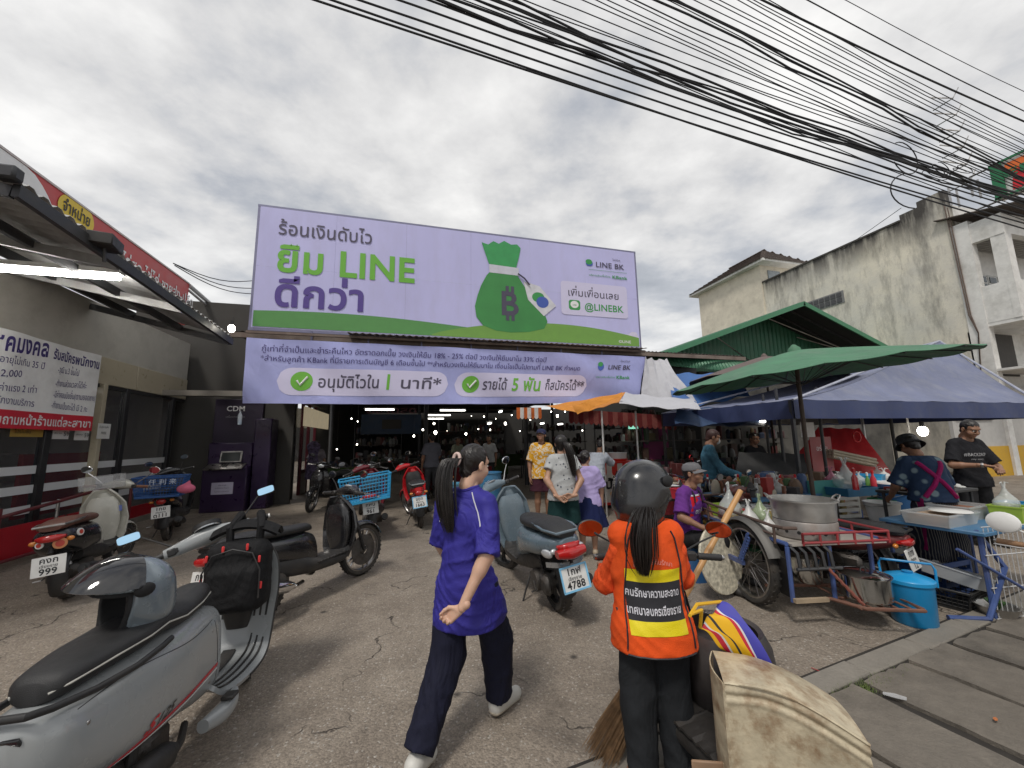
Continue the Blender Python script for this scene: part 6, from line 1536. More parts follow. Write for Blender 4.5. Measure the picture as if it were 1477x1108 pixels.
# yellow and white wall behind the tent, shop fronts on the right
yw = thing('yellow_white_wall', 'white wall with a yellow lower band behind the right stalls', 'wall', (0, 0, 0))
a, c = at(1375, 600, Y=8.4), at(1700, 600, Y=8.4); zY = at(1400, 645, Y=8.4).z
MB().box(((a.x+c.x)/2, 8.5, (3+zY)/2), (c.x-a.x, .1, 3-zY)).build('white_upper_wall', mat('dull_white_wall', (.45, .44, .42), .8, var=.08), yw); MB().box(((a.x+c.x)/2, 8.49, zY/2), (c.x-a.x, .12, zY)).build('yellow_lower_wall', mat('yellow_wall', (.55, .32, .02), .6, var=.1), yw)
MB().box((a.x+1.1, 8.42, 2.15), (1.9, .03, .55)).build('vent_frame', BEAM, yw); MB().box((a.x+1.1, 8.40, 2.15), (1.8, .02, .47)).build('vent_panel', mat('dull_white_wall', (.45, .44, .42)), yw)
rw = tag(MB().box((0, 0, 0), (7.6, .1, 3.6)).build('stall_back_wall', mat('stall_back', (.085, .08, .07), .85, var=.45, scale=1.3, dirt=(.02, .02, .02), dirt_amt=.7), loc=(12.1, 9.4, 1.6)), 'back wall behind the food stalls, coloured dark for the shade under the tent', 'wall')  # shade under the tent is painted into the wall colour and its dark blotches
"".join([])
# ------------------------------------------------------------------ stained building behind
BXX = 20.0
def stained():
    m = D.materials.new('stained_render'); m.use_nodes = True; t = m.node_tree; L = t.links; b = t.nodes['Principled BSDF']
    tc = t.nodes.new('ShaderNodeTexCoord')
    def noi(s, st, d=8, r=.65):
        mp_ = t.nodes.new('ShaderNodeMapping'); mp_.inputs['Scale'].default_value = st; L.new(tc.outputs['Object'], mp_.inputs[0])
        n = t.nodes.new('ShaderNodeTexNoise'); n.inputs['Scale'].default_value = s; n.inputs['Detail'].default_value = d; n.inputs['Roughness'].default_value = r; L.new(mp_.outputs[0], n.inputs['Vector']); return n.outputs['Fac']
    def rg_(x, a, c, lo=0, hi=1):
        n = t.nodes.new('ShaderNodeMapRange'); n.inputs['From Min'].default_value = a; n.inputs['From Max'].default_value = c; n.inputs['To Min'].default_value = lo; n.inputs['To Max'].default_value = hi; L.new(x, n.inputs['Value']); return n.outputs[0]
    def mx_(f, a, c):
        n = t.nodes.new('ShaderNodeMixRGB')
        for i, v in ((0, f), (1, a), (2, c)):
            if isinstance(v, tuple): n.inputs[i].default_value = (*v, 1)
            else: L.new(v, n.inputs[i])
        return n.outputs[0]
    c = mx_(rg_(noi(.5, (1, 1, 1)), .35, .65), (.74, .69, .57), (.56, .54, .49))
    c = mx_(rg_(noi(.8, (1, 1.2, .35), 9, .7), .50, .66, 0, .75), c, (.16, .155, .14))
    c = mx_(rg_(noi(2.6, (1, 1, .3), 9, .75), .5, .68, 0, .65), c, (.27, .25, .22))
    sp_ = t.nodes.new('ShaderNodeSeparateXYZ'); L.new(tc.outputs['Object'], sp_.inputs[0])
    top = rg_(sp_.outputs[2], -1.3, 0.1, 0, 1); nn = t.nodes.new('ShaderNodeMath'); nn.operation = 'MULTIPLY'; L.new(top, nn.inputs[0]); L.new(rg_(noi(1.2, (1, 1.5, .25)), .3, .55, .1, 1.2), nn.inputs[1])
    c = mx_(nn.outputs[0], c, (.06, .055, .05))
    L.new(c, b.inputs['Base Color']); b.inputs['Roughness'].default_value = .9
    bp = t.nodes.new('ShaderNodeBump'); bp.inputs['Strength'].default_value = .4; bp.inputs['Distance'].default_value = .03; L.new(noi(9, (1, 1, 1)), bp.inputs['Height']); L.new(bp.outputs[0], b.inputs['Normal'])
    return m
STN = stained(); CRW = mat('cream_render', (.66, .60, .49), .85, var=.12, scale=1, bump=.2, dirt=(.35, .31, .25), dirt_amt=.4)
WHR = mat('white_render', (.72, .71, .68), .8, var=.08, bump=.2, dirt=(.25, .24, .2), dirt_amt=.5, dscale=.9)
RTL = mat('clay_tile', (.09, .07, .06), .85, var=.4, scale=3, bump=.4)
def ax_(p, q, X=BXX): return at(p, q, X=X)
wl = ax_(1100, 408); cr_ = ax_(1362, 292); s1_ = ax_(1300, 330); s2_ = ax_(1325, 314)
zt_ = wl.z; yc = cr_.y
sbld = thing('stained_building', 'tall building with a black streaked cream side wall and a white balcony corner', 'building', (BXX, 0, zt_))
ys = [wl.y+.1, s1_.y+.0, s2_.y, yc]
for a, c, h in ((ys[0], ys[1], 0.), (ys[1], ys[2], .28), (ys[2], yc, .5)):
    MB().box((.2, (a+c)/2, (h-zt_)/2), (.4, a-c, zt_+h)).build('side_wall', STN, sbld)
MB().box((3, (ys[0]+yc)/2, -zt_/2-.2), (5.2, ys[0]-yc, zt_-.4)).build('core_wall', WHR, sbld)
MB().box((.2, (ys[0]+ys[1])/2, .03), (.5, ys[0]-ys[1], .08)).build('parapet_cap', mat('black_mould', (.06, .055, .05), .9, var=.5), sbld)
vn = ax_(1188, 437); vb = thing_v = MB()
for i in range(6):
    for j in range(2): vb.box((-.02, vn.y-.75+.27*i, vn.z-zt_-.13+.26*j), (.08, .2, .2))
vb.build('vent_block', mat('vent_dark', (.06, .06, .065), .6), sbld); MB().box((-.01, vn.y-.07, vn.z-zt_), (.04, 1.75, .6)).build('vent_surround', mat('vent_grey', (.2, .2, .2), .8), sbld)
# balcony corner
fy = ax_(1452, 370).y; zf, zp, zl = ax_(1465, 458).z-zt_, ax_(1450, 405).z-zt_, ax_(1440, 338).z-zt_
by1 = yc-.02; ze = zl+.75
MB().box((.13, yc-.25, (zl+1.0-zt_)/2-.1), (.3, .49, zt_+zl+1.0)).build('corner_pier', WHR, sbld)
MB().box((2.52, (fy+yc)/2-.003, zf+.0), (5, yc-fy+.11, .25)).build('balcony_floor', WHR, sbld)
MB().box((.1, (fy+yc)/2, (zf+zp)/2), (.18, yc-fy-.05, zp-zf)).box((2.5, fy+.02, (zf+zp)/2), (5, .18, zp-zf)).build('balcony_parapet', WHR, sbld)
MB().box((.2, fy+.12, (zp+zl)/2), (.36, .36, zl-zp)).build('balcony_column', WHR, sbld)
MB().box((.12, (fy+yc)/2, (zl+ze)/2), (.22, yc-fy, ze-zl)).box((2.5, fy+.05, (zl+ze)/2), (5, .22, ze-zl)).build('balcony_lintel', WHR, sbld)
cl_ = MB()
for i in range(12): cl_.box((2.5, fy+.1+(yc-fy-.2)*i/11, zl+.1), (4.8, .06, .03))
cl_.build('ceiling_boards', mat('ceiling_boards', (.3, .29, .27), .7, var=.2), sbld)
MB().box((3, yc+.1, -zt_/2), (5.9, .1, zt_)).build('recessed_wall', WHR, sbld)
for i in range(4):
    x_ = .75+.62*i
    f = MB().box((x_, yc+.02, zp+.35), (.56, .08, 1.0), bev=.01).build('shuttered_window', mat('window_white', (.5, .5, .48), .6), sbld)
    for k in range(3): MB().box((x_, yc-.03, zp+.05+.3*k), (.4, .02, .22)).build('pane', mat('dim_glass', (.05, .06, .06), .1, var=0), f)
MB().box((2.5, (fy+yc)/2, zf-1.7), (5, yc-fy-.2, .08)).build('shop_canopy', WHR, sbld)
MB().box((1.2, yc-.0, zf-1.0), (2.4, .1, 1.6)).build('lower_recess', mat('recess_dark', (.07, .065, .06), .8, var=.3), sbld)
# tiles at the front eave
er_ = MB()
for i in range(26):
    for j in range(5): er_.box((-.1+.22*i, fy-.35+.42*j, ze+.12+.1*j), (.2, .46, .035), rot=Matrix.Rotation(.26, 3, 'X'))
er_.build('eave_tiles', RTL, sbld, stuff=True)
pt_ = MB()
for k, (a_, b_) in enumerate(((1363, 296), (1368, 300))): pt_.tube([ax_(a_, b_)-Vector((BXX+.06, 0, zt_)), Vector((-.06, yc-.1-.05*k, zf+.4)), Vector((-.06, yc-.25, zf-.3)), Vector((-.06, yc-.1, zf-2))], .02, 6)
pt_.build('drain_pipe', mat('brown_pipe', (.14, .1, .08), .6), sbld)
# stair tower with a tiled hipped roof
tw = thing('stair_tower', 'cream stair tower with a dark tiled roof beyond the stained wall', 'building', (BXX, 0, 0))
t0, t1 = ax_(1009, 424).y, ax_(1100, 408).y; ze2 = ax_(1009, 424).z; twd = 3.2
MB().box((twd/2-.1, (t0+t1)/2, ze2/2), (twd, t0-t1, ze2)).build('tower_wall', CRW, tw)
wy = t1-.02; MB().box((.9, wy, ze2-.9), (.9, .06, 1.0)).build('window', mat('grey_window', (.25, .28, .3), .3), tw)
rr0 = [Vector((-.5, t0+.5, ze2)), Vector((-.5, t1-.6, ze2)), Vector((twd+.3, t1-.6, ze2)), Vector((twd+.3, t0+.5, ze2))]
ra = Vector((twd/2, t1+1.0, ze2+1.45)); rbk = Vector((twd/2, t0-1.4, ze2+1.45))
def tiles(P0, P1, A, B, n1, n2, nm):
    n = 0
    for j in range(n2):
        for i in range(n1):
            u, v = (i+.5)/n1, (j+.5)/n2; p = P0.lerp(P1, u).lerp(B.lerp(A, 1-u) if False else A.lerp(B, u), v)
            e1 = (P0.lerp(P1, u+.01).lerp(A.lerp(B, u+.01), v)-p).normalized(); e2_ = (P0.lerp(P1, u).lerp(A.lerp(B, u), v+.01)-p).normalized(); nn = e1.cross(e2_).normalized(); e2_ = nn.cross(e1)
            if nn.z < 0: nn = -nn
            R_ = Matrix((e1, e2_, nn)).transposed(); wl_ = (P0.lerp(A, v)-P1.lerp(B, v)).length/n1
            yield p, R_ @ Matrix.Rotation(-.12, 3, 'X'), wl_, (P0-A).length/n2
tb = MB()
for a_, b_, c_, d_, n1, n2 in ((rr0[1], rr0[0], ra, rbk, 22, 9), (rr0[2], rr0[1], ra, ra, 18, 9), (rr0[3], rr0[2], rbk, ra, 10, 6)):
    for p, R_, w_, l_ in tiles(a_, b_, c_, d_, n1, n2, ''): tb.box(p+Vector((0, 0, .03)), (w_*.9, l_*1.25, .05), rot=R_)
tb.build('roof_tiles', RTL, tw, stuff=True)
MB().add([rr0[0], rr0[1], rr0[2], rr0[3], ra, rbk], [(0, 1, 4, 5), (1, 2, 4), (2, 3, 5, 4), (3, 0, 5), (0, 3, 2, 1)]).build('roof_deck', RTL, tw)
MB().box(((twd-.2)/2, (t0+t1)/2-.05, ze2-.05), (twd+.8, t0-t1+1.1, .14)).build('eaves_board', WHR, tw)
# shop sign high on a lattice mast
SX = 17.
ss = thing('rooftop_sign', 'green framed orange and red convenience shop sign on a lattice mast at the right edge', 'sign', (SX, 0, 0))
a, c, d = at(1428, 240, X=SX), at(1436, 290, X=SX), at(1520, 205, X=SX)
yL, yR, zb5, zt5 = a.y, a.y-2.6, c.z, a.z
def sp(u, v, off=0.): return (-off, yL+(yR-yL)*u, zb5+(zt5-zb5)*v)
MB().box((.15, (yL+yR)/2, (zb5+zt5)/2), (.25, yL-yR, zt5-zb5)).build('sign_box', WHITEP, ss)
GRE = mat('sign_green', (.01, .16, .06), .4, var=0)
for (u, v, du, dv) in ((.5, .98, 1.02, .05), (.5, .02, 1.02, .05), (.04, .5, .09, 1.), (.97, .5, .06, 1.)):
    p = sp(u, v, .03); MB().box(p, (.05, abs(yR-yL)*du, (zt5-zb5)*dv)).build('green_frame', GRE, ss)
def spoly(P, m, nm, o): return MB().add([sp(u, v, o) for u, v in P], [tuple(range(len(P)))]).build(nm, m, ss, smooth=False, fix=False)
spoly([(.085, .62), (.11, .88), (.8, .88), (.8, .62)], mat('sign_orange', (.75, .15, .02), .4, var=0), 'orange_stripe', .005)
spoly([(.13, .1), (.14, .36), (.17, .62), (.30, .62), (.24, .36), (.22, .1)], mat('sign_red2', (.6, .01, .02), .4, var=0), 'red_stripe', .012)
text('ELEVEn', .30, GRE, ss, lambda p, q: (-.045, yL-.2-p*1., zb5+.55+q), .03, 'L', width=2.0)
ms = MB(); y_ = yL+.5
for k in range(4): ms.tube([(.1+.4*(k % 2), y_+.5*(k//2), zt_-1.5), (.1+.4*(k % 2), y_+.5*(k//2), zt5)], .03, 5)
for k in range(6):
    z_ = zt_-1+k*.6; ms.tube([(.1, y_, z_), (.5, y_, z_+.5)], .02, 4).tube([(.1, y_, z_), (.1, y_+.5, z_+.5)], .02, 4).tube([(.1, y_, z_), (.1, y_+.5, z_)], .02, 4)
ms.tube([(.1, y_, zb5), (.1, yR, zb5)], .03, 5).tube([(.1, y_, zt5), (.1, yR, zt5)], .03, 5)
ms.build('lattice_mast', STEEL, ss)
# ------------------------------------------------------------------ overhead cables
CAB = mat('cable_black', (.012, .012, .014), .6, var=.1)
CN = {}
ORD = 'first second third fourth fifth sixth seventh eighth ninth tenth eleventh twelfth thirteenth fourteenth fifteenth sixteenth seventeenth eighteenth nineteenth twentieth'.split()
def cable(p, q, Y0, Y1, r, lab, jig=0., sag=.07, grp='overhead cables along the street', x0=-8, x1=32):
    a, c = at(*p, Y=Y0), at(*q, Y=Y1); pts = []; CN[grp] = CN.get(grp, -1)+1
    if 'single' not in grp: lab = ORD[CN[grp]]+' cable '+lab
    for i in range(41):
        x = x0+(x1-x0)*i/40; t = (x-a.x)/(c.x-a.x); v = a.lerp(c, t); v.z -= sag*4*(t)*(1-t)*(1 if 0 < t < 1 else .15)
        pts.append(v+Vector((0, rs.uniform(-jig, jig), rs.uniform(-jig, jig))))
    return tag(MB().tube(pts, r, 6).build('cable', CAB), lab, 'cable', grp)
thin = 'of the thin black ones spread between the bundles, counted from the left'
for p, q in (((455, 0), (1477, 322)), ((480, 0), (1477, 330)), ((520, 0), (1477, 312)), ((576, 0), (1477, 303))): cable(p, q, 3.2, 3.2, .010, 'of the lowest bunch just above the rooftops, counted from the left', grp='lowest four cables')
for k, (p, q, r) in enumerate((((590, -20), (1477, 292), .03), ((600, -20), (1477, 287), .022), ((630, 0), (1477, 296), .018), ((700, -10), (1477, 283), .022), ((660, -20), (1477, 289), .02), ((615, -30), (1477, 281), .016), ((640, -30), (1477, 290), .02))): cable(p, q, 3.5, 3.5, r*.62, 'of the thick sagging middle bundle, counted from the left', .035, .1, 'middle cable bundle')
for p, q in (((690, 0), (1477, 318)), ((730, 0), (1477, 255)), ((800, 0), (1477, 262)), ((880, 0), (1477, 272)), ((760, 0), (1477, 275)), ((670, 0), (1477, 300)), ((840, 0), (1477, 266))): cable(p, q, 3.8, 3.8, .007, thin, .01)
for k, (p, q, r) in enumerate((((905, -20), (1477, 262), .024), ((920, -25), (1477, 256), .02), ((890, -10), (1477, 258), .014), ((940, -20), (1477, 250), .02))): cable(p, q, 4.1, 4.1, r*.7, 'of the upper thick bundle, counted from the left', .03, .0, 'upper cable bundle')
for p, q in (((975, 0), (1477, 238)), ((1000, 0), (1477, 222)), ((1025, 0), (1477, 226)), ((1065, 0), (1477, 215)), ((1080, 0), (1477, 208)), ((1110, 0), (1477, 196)), ((1040, 0), (1477, 218)), ((960, 0), (1477, 244)), ((905, 0), (1477, 268)), ((860, 0), (1477, 276)), ((1090, 0), (1477, 204))): cable(p, q, 4.4, 4.4, .008, thin, .01)
for p, q, r in (((1100, 0), (1477, 175), .02), ((1165, 0), (1477, 160), .012)): cable(p, q, 4.8, 4.8, r, 'of the two highest black ones before the topmost wire', grp='two high cables')
cable((1220, 0), (1477, 132), 5.2, 5.2, .008, 'highest thin cable, apart from the rest, at the upper right', grp='single high cable')
ck_ = MB(); cc = at(1360, 246, Y=3.5)
for i in range(3):
    o_ = cc+Vector((rs.uniform(-.45, .3), rs.uniform(-.1, .1), rs.uniform(-.3, .3)+.05)); R1, R2 = rs.uniform(.14, .3), rs.uniform(.06, .13); ph = rs.uniform(0, 6)
    ck_.tube([o_+Vector((R1*math.cos(a*.3+ph)+.006*a, .02*math.sin(a*.3), R2*math.sin(a*.3+ph)-.04*math.cos(a*.11))) for a in range(32)], .006, 5)
o_ = at(1305, 228, Y=3.5); ck_.tube([o_+Vector((.28*math.cos(a*.3), 0, .26*math.sin(a*.3))) for a in range(-9, 8)], .008, 5)
o_ = at(1300, 250, Y=3.5); ck_.tube([o_+Vector((.2-.5*math.sin(a*.25+.3), 0, -.25+.3*math.cos(a*.25+.6))) for a in range(0, 12)], .009, 5)
tag(ck_.build('cable_coil', CAB), 'tangled loops of spare cable hanging from the middle bundle at the right', 'cable coil')
for k, (p, q) in enumerate((((250, 380), (365, 416)), ((252, 383), (365, 424)), ((250, 380), (365, 405)))): 
    a, c = at(*p, Y=6.5), at(*q, Y=8.8); tag(MB().tube([a.lerp(c, i/8)-Vector((0, 0, .12*math.sin(math.pi*i/8))) for i in range(9)], .008, 5).build('cable', CAB), 'thin cable between the red sign and the billboard', 'cable', 'cables from the red sign')
a, c = at(1215, 360, X=20), at(1300, 300, X=19.); tag(MB().tube([a, c], .012, 5).build('stay_wire', CAB), 'fine stay wire rising from the stained wall', 'wire')
# ------------------------------------------------------------------ parked scooters
CREAMP = mat('cream_paint', (.5, .49, .43), .28, var=.05, coat=.5, dirt=(.35, .32, .27), dirt_amt=.25)
BROWNS = mat('brown_seat', (.12, .05, .035), .5, var=.15)
BLUEG = mat('blue_grey_paint', (.12, .165, .2), .28, var=.05, coat=.5, dirt=(.3, .29, .26), dirt_amt=.15)
MARP = mat('maroon_paint', (.12, .008, .015), .22, var=.1, coat=.6); REDB = mat('red_paint', (.5, .015, .02), .25, var=.08, coat=.5)
MIRW = MIRG
sc1 = scooter('black scooter', -1.17, 3.92, -33, 7, -12, dict(r=.28, w=.085, body=BLKG, low=BLK, plate=('กจพ', 'เชียงราย', '274'), mirm=BLK, rimm=STEEL, wb=1.25, hs=.94, mx=.26, mh=.2, exm=CHROME, inner=BLKG, exx=.18))
sc1['label'] = 'dusty black scooter parked right behind the light grey one in front'
sc2 = scooter('cream and black retro scooter with plate 999 and round stickers by the red rail', -3.25, 5.2, 17, 6, -20, dict(r=.25, w=.1, body=CREAMP, fend=CREAMP, low=BLK, shield=CREAMP, inner=CREAMP, cowl=CREAMP, seat=BROWNS, plate=('คงก', 'เชียงราย', '999'), mir=(.062, .045), mx=.36, mh=.2, exposed=True, grip=mat('brown_grip', (.2, .09, .05), .6), mirm=CHROME, rail=STEEL, rimm=STEEL, excov=BLK, pz=.42, mud=215,
   bodysecs=[(-.40, 0, .66, .06, .05, 2.4), (-.33, 0, .63, .13, .1, 2.6), (-.1, 0, .58, .17, .14, 2.6), (.18, 0, .56, .17, .14, 2.6), (.42, 0, .5, .14, .17, 2.6), (.56, 0, .44, .11, .2, 2.6)]))
# black tail cover and stickers of the cream scooter
MB().loft([(-.415, 0, .66, .05, .05, 2.4), (-.34, 0, .632, .138, .108, 2.6), (-.1, 0, .582, .178, .148, 2.6), (.2, 0, .562, .178, .146, 2.6), (.34, 0, .53, .15, .15, 2.6)], 24, 4).build('tail_cover', BLKG, sc2)
for (x_, y_, z_, r_, m_) in ((.06, -.405, .6, .05, mat('sticker_orange', (.6, .25, .1), .4)), (.155, -.28, .66, .036, WHITEP), (-.07, -.40, .61, .032, WHITEP)):
    n_ = Vector((x_*1.6, -.35 if y_ < -.3 else -.1, .03)).normalized(); R_ = n_.to_track_quat('Z', 'Y').to_matrix(); o_ = MB().lathe([(0, .012), (r_*.95, .01), (r_, 0)], n=20).xf(Matrix.Translation((x_, y_, z_)) @ R_.to_4x4()).build('sticker', m_, sc2)
    MB().lathe([(0, .015), (r_*.6, .014)], n=16).xf(Matrix.Translation((x_, y_, z_)) @ R_.to_4x4()).build('sticker_centre', mat('sticker_red', (.5, .05, .03), .4), o_)
MB().sheet(lambda u, v: (-.21+.42*u, .98+.02*math.cos(u*3-1.5)*v, .98+.17*v), 12, 4, .004).build('wind_screen', glass('clear_screen', (.5, .5, .5), .3), sc2)
sc2b = MB().box((.13, .96, .72), (.09, .006, .07)).build('warning_sticker', mat('sticker_blue', (.15, .2, .5), .4), sc2)
sc3 = scooter('dark scooter with a blue mesh crate on the back beside the cash machine', -3.66, 7.7, 17, 5, 20, dict(r=.28, w=.08, body=BLKG, hs=1.04, plate=('1กย', 'เชียงราย', 'ต111'), tail='round', mx=.25, mh=.22, rimm=STEEL, pz=.5))
sc4 = scooter('maroon scooter with plate 961 carrying a bright blue crate', -.45, 6.8, 3, 7, 25, dict(r=.28, w=.09, body=MARP, hs=1.04, plate=('กพน', 'เชียงราย', '961'), mx=.3, mh=.2, rimm=STEEL, pz=.52))
sc5 = scooter('red and black scooter parked deepest, right of the blue crate', .29, 7.25, 2, 7, 28, dict(r=.28, w=.08, body=REDB, shield=REDB, cowl=REDB, hs=1.02, plate=('ขขท', 'เชียงราย', '1663'), tail='round', mx=.2, mh=.24, rimm=STEEL, pz=.5, rail=SILV, bodysecs=[(-.44, 0, .69, .05, .03, 2.4), (-.36, 0, .67, .09, .06, 2.6), (-.12, 0, .62, .12, .09, 2.6), (.18, 0, .58, .12, .1, 2.6), (.42, 0, .52, .1, .12, 2.6)], pframe=mat('plate_blue', (.2, .5, .75), .4)))
sc6 = scooter('blue grey scooter with blue framed plate 4788 between the girl in purple and the shoppers', 1.34, 3.42, 3, 8, 24, dict(r=.26, w=.1, body=BLUEG, fat=1.22, cowl=BLUEG, fend=BLUEG, shield=BLUEG, inner=BLUEG, seat=SEATM, rail=BLUEG, plate=('1กฬ', 'เชียงราย', '4788'), pframe=mat('plate_blue', (.2, .5, .75), .4), mx=.28, mh=.23, mirm=CHROME, rimm=BLK, excov=SILV, sig=CLRL, wb=1.28, hs=1.0, pz=.42, dial=SILV))
MB().loft([(-.12, -.44, .62, .04, .03, 3), (0, -.455, .615, .05, .045, 3), (.12, -.44, .62, .04, .03, 3)], 14, 3, axis='X').build('tail_lens', REDL, sc6)
for s in (-1, 1): MB().sphere((s*.15, -.3, .6), (.02, .07, .035), 12, 8, Matrix.Rotation(s*-.3, 3, 'Z')).build('rear_indicator', CLRL, sc6)
MB().sheet(lambda u, v: (-.17+.34*u, -.43+.12*abs(2*u-1)**2+.008, .5+.04*v), 14, 2, .006).build('silver_trim', SILV, sc6)
# crates on the scooters
mesh_basket('mesh_crate', 'bright blue mesh crate on the maroon scooter', 'crate', at(530, 722, Y=6.35), rad(8), mat('sky_blue_plastic', (.03, .3, .55), .45, var=.06), .72, .42, .36, tilt=(0, rad(-8)))
cb_ = at(232, 716, Y=7.35); bc = mesh_basket('mesh_crate', 'dark blue mesh crate tied on the scooter by the cash machine', 'crate', cb_, rad(14), mat('deep_blue_plastic', (.02, .08, .25), .5, var=.1), .6, .42, .3)
text('仟 利 来', .09, mat('pale_letters', (.45, .5, .6), .5, var=0), bc, lambda a_, q: (a_+.05, -.215, .2+q), .01, 'C')
c = cb_+Vector((.42, -.22, .12)); hp = thing('pink_bag', 'small pink bag hanging on the dark blue crate', 'bag', c); V, F = sdf([('e', (0, 0, 0), (.12, .07, .07)), ('c', (0, 0, .03), (.03, 0, .1), .05, .02)], .01, .03); link('bag', arr_mesh('bag', V, F), mat('pink_plush', (.55, .12, .2), .8, var=.15, bump=.3), hp)
# more bikes deep in shade by the hall
for (x_, y_, th_, lab) in ((-1.6, 10.8, 160, 'shaded scooter facing out of the hall on the left'), (-.7, 10.2, 170, 'shaded scooter just behind the blue crate'), (1.0, 9.8, 8, 'shaded scooter behind the red one'), (5.6, 3.9+1.1, 15, 'scooter half hidden behind the food tables with red mirrors')):
    scooter(lab, x_, y_, th_, 6, 10, dict(r=.27, w=.08, body=BLKG if x_ != 1.0 else MARP, plate=('กขค', 'เชียงราย', '38'), mx=.28, mirm=REDB if x_ > 5 else BLK))
# the scooter cut by the right edge
sc9 = scooter('cream handled motorbike cut off by the right edge of the picture', 4.56, 1.38, 100, 3, 0, dict(norear=1, bw=.44, r=.2, w=.09, body=CREAMP, cowl=CREAMP, grip=mat('wooden_grip', (.3, .17, .09), .6, var=.3), plate=('กกค', 'เชียงราย', '77'), mx=.40, mh=.12, mirm=WHITEP, mir=(.07, .06), exposed=True, hs=.82))
# ------------------------------------------------------------------ food sidecar
ox, oy = 3.0, 2.58; TH = rad(-11)
fc_ = thing('food_sidecar', 'welded food sidecar with a red rack, blue posts and a spoked wheel', 'sidecar', (ox, oy, 0), TH)
BLP2 = mat('blue_painted_steel', (.05, .09, .25), .5, var=.2, dirt=(.15, .12, .1), dirt_amt=.4); RDP2 = mat('red_painted_steel', (.28, .03, .035), .5, var=.25, dirt=(.15, .1, .08), dirt_amt=.4)
OLDS = mat('old_brown_steel', (.12, .08, .065), .6, metal=.4, var=.3)
wheel(fc_, (-.02, .46, .35), .35, .08, style='wire', rim=STEEL, hubr=.05)
fender(fc_, (-.02, .46, .35), .40, .13, rad(5), rad(160), mat('dull_fender', (.13, .125, .115), .55, metal=.3, var=.25), drop=.03)
sp_ = MB(); 
for k in range(1): sp_.tube([(-.1, .46-.14*i/40+.028*math.cos(i*1.3), .37+.24*i/40+.028*math.sin(i*1.3)) for i in range(41)], .008, 5)
sp_.tube([(-.1, .46, .37), (-.1, .32, .63)], .012, 6).build('shock_spring', BLP2, fc_)
MB().box((-.09, .66, .35), (.03, .45, .04)).build('swing_arm', BLP2, fc_)
b = MB()
for p in ((0, 0), (.36, .0), (0, 1.25), (.82, .1), (.82, 1.25)): b.tube([(p[0], p[1], .18 if p[1] < .5 else .3), (p[0], p[1], .6)], .017, 8)
b.tube([(0, 0, .62), (0, 1.3, .62), (.86, 1.3, .62), (.86, .05, .62)], .018, 8); b.build('frame', BLP2, fc_)
b = MB(); R_ = .014
zt6 = .70
for z_ in (.63, zt6): b.tube([(0.12, -.03, z_), (.87, -.03, z_), (.87, 1.3, z_)], R_*.8, 6); 
b.tube([(.12, -.03, .63), (.12, -.03, zt6)], R_*.7, 6)
for i in range(6): b.tube([(.12+.75*i/5, -.03, .61), (.12+.75*i/5, -.03, zt6)], R_*.7, 6)
for i in range(5): b.tube([(.87, -.03+.32*i, .61), (.87, -.03+.32*i, zt6)], R_*.7, 6)
b.build('red_rack', RDP2, fc_)
b = MB().tube([(-.02, 1.45, .80), (-.02, .12, .74), (.0, .02, .74), (.1, .0, .74)], .014, 8).tube([(-.02, 1.45, .72), (-.02, .12, .67)], .01, 6)
for i in range(5): b.tube([(-.02, .1+.32*i, .6), (-.02, .1+.32*i, .745+.01*i)], .011, 6)
b.tube([(-.02, 1.45, .8), (.5, 1.5, .8)], .014, 8); b.build('side_rail', OLDS, fc_)
b = MB()
for i in range(5): b.tube([(.02+.07*i, -.01, .6), (.04+.07*i, -.05, .56), (.05+.07*i, -.055, .44)], .013, 6)
b.tube([(.02, -.055, .44), (.4, -.055, .44)], .014, 6).build('bent_bars', BEAM, fc_)
MB().box((.435, .62, .615), (.82, 1.3, .015)).build('deck', mat('scratched_tin', (.4, .37, .33), .5, metal=.3, var=.25, dirt=(.2, .13, .09), dirt_amt=.5), fc_)
b = MB().tube([(.02, -.02, .2), (.3, -.02, .2), (.42, -.2, .19), (.80, -.28, .19), (.92, .2, .2), (0, .3, .2)], .014, 8)
for i in range(6): b.tube([(.38+.09*i, -.2-.01*i, .19), (.42+.09*i, .28, .2)], .008, 6)
b.tube([(.35, 0, .195), (.85, -.02, .195)], .009, 6).build('lower_shelf', mat('rusty_bar', (.2, .1, .07), .7, metal=.3, var=.35), fc_)
MB().box((.13, -.03, .2), (.28, .03, .03)).build('wooden_block', mat('pale_wood', (.35, .27, .18), .7, var=.2), fc_)
rp = MB(); rp.tube([(.28+.16*t/20+.004*math.sin(t*2), -.06-.1*t/20, .44-.24*t/20) for t in range(21)], .012, 6).build('rope', mat('red_brown_rope', (.22, .07, .05), .9, bump=.5), fc_)
MB().sheet(lambda u, v: (.0+.05*v, .03+.2*u, .5-.32*v), 6, 8, .006).build('mud_flap', BLK, fc_)
def fcp(x, y, z): return Matrix.Translation((ox, oy, 0)) @ Matrix.Rotation(TH, 4, 'Z') @ Vector((x, y, z))
ALU = mat('old_aluminium', (.5, .49, .47), .38, metal=.85, var=.12, dirt=(.25, .2, .15), dirt_amt=.4); STS = mat('stainless', (.55, .55, .54), .18, metal=1., var=.05)
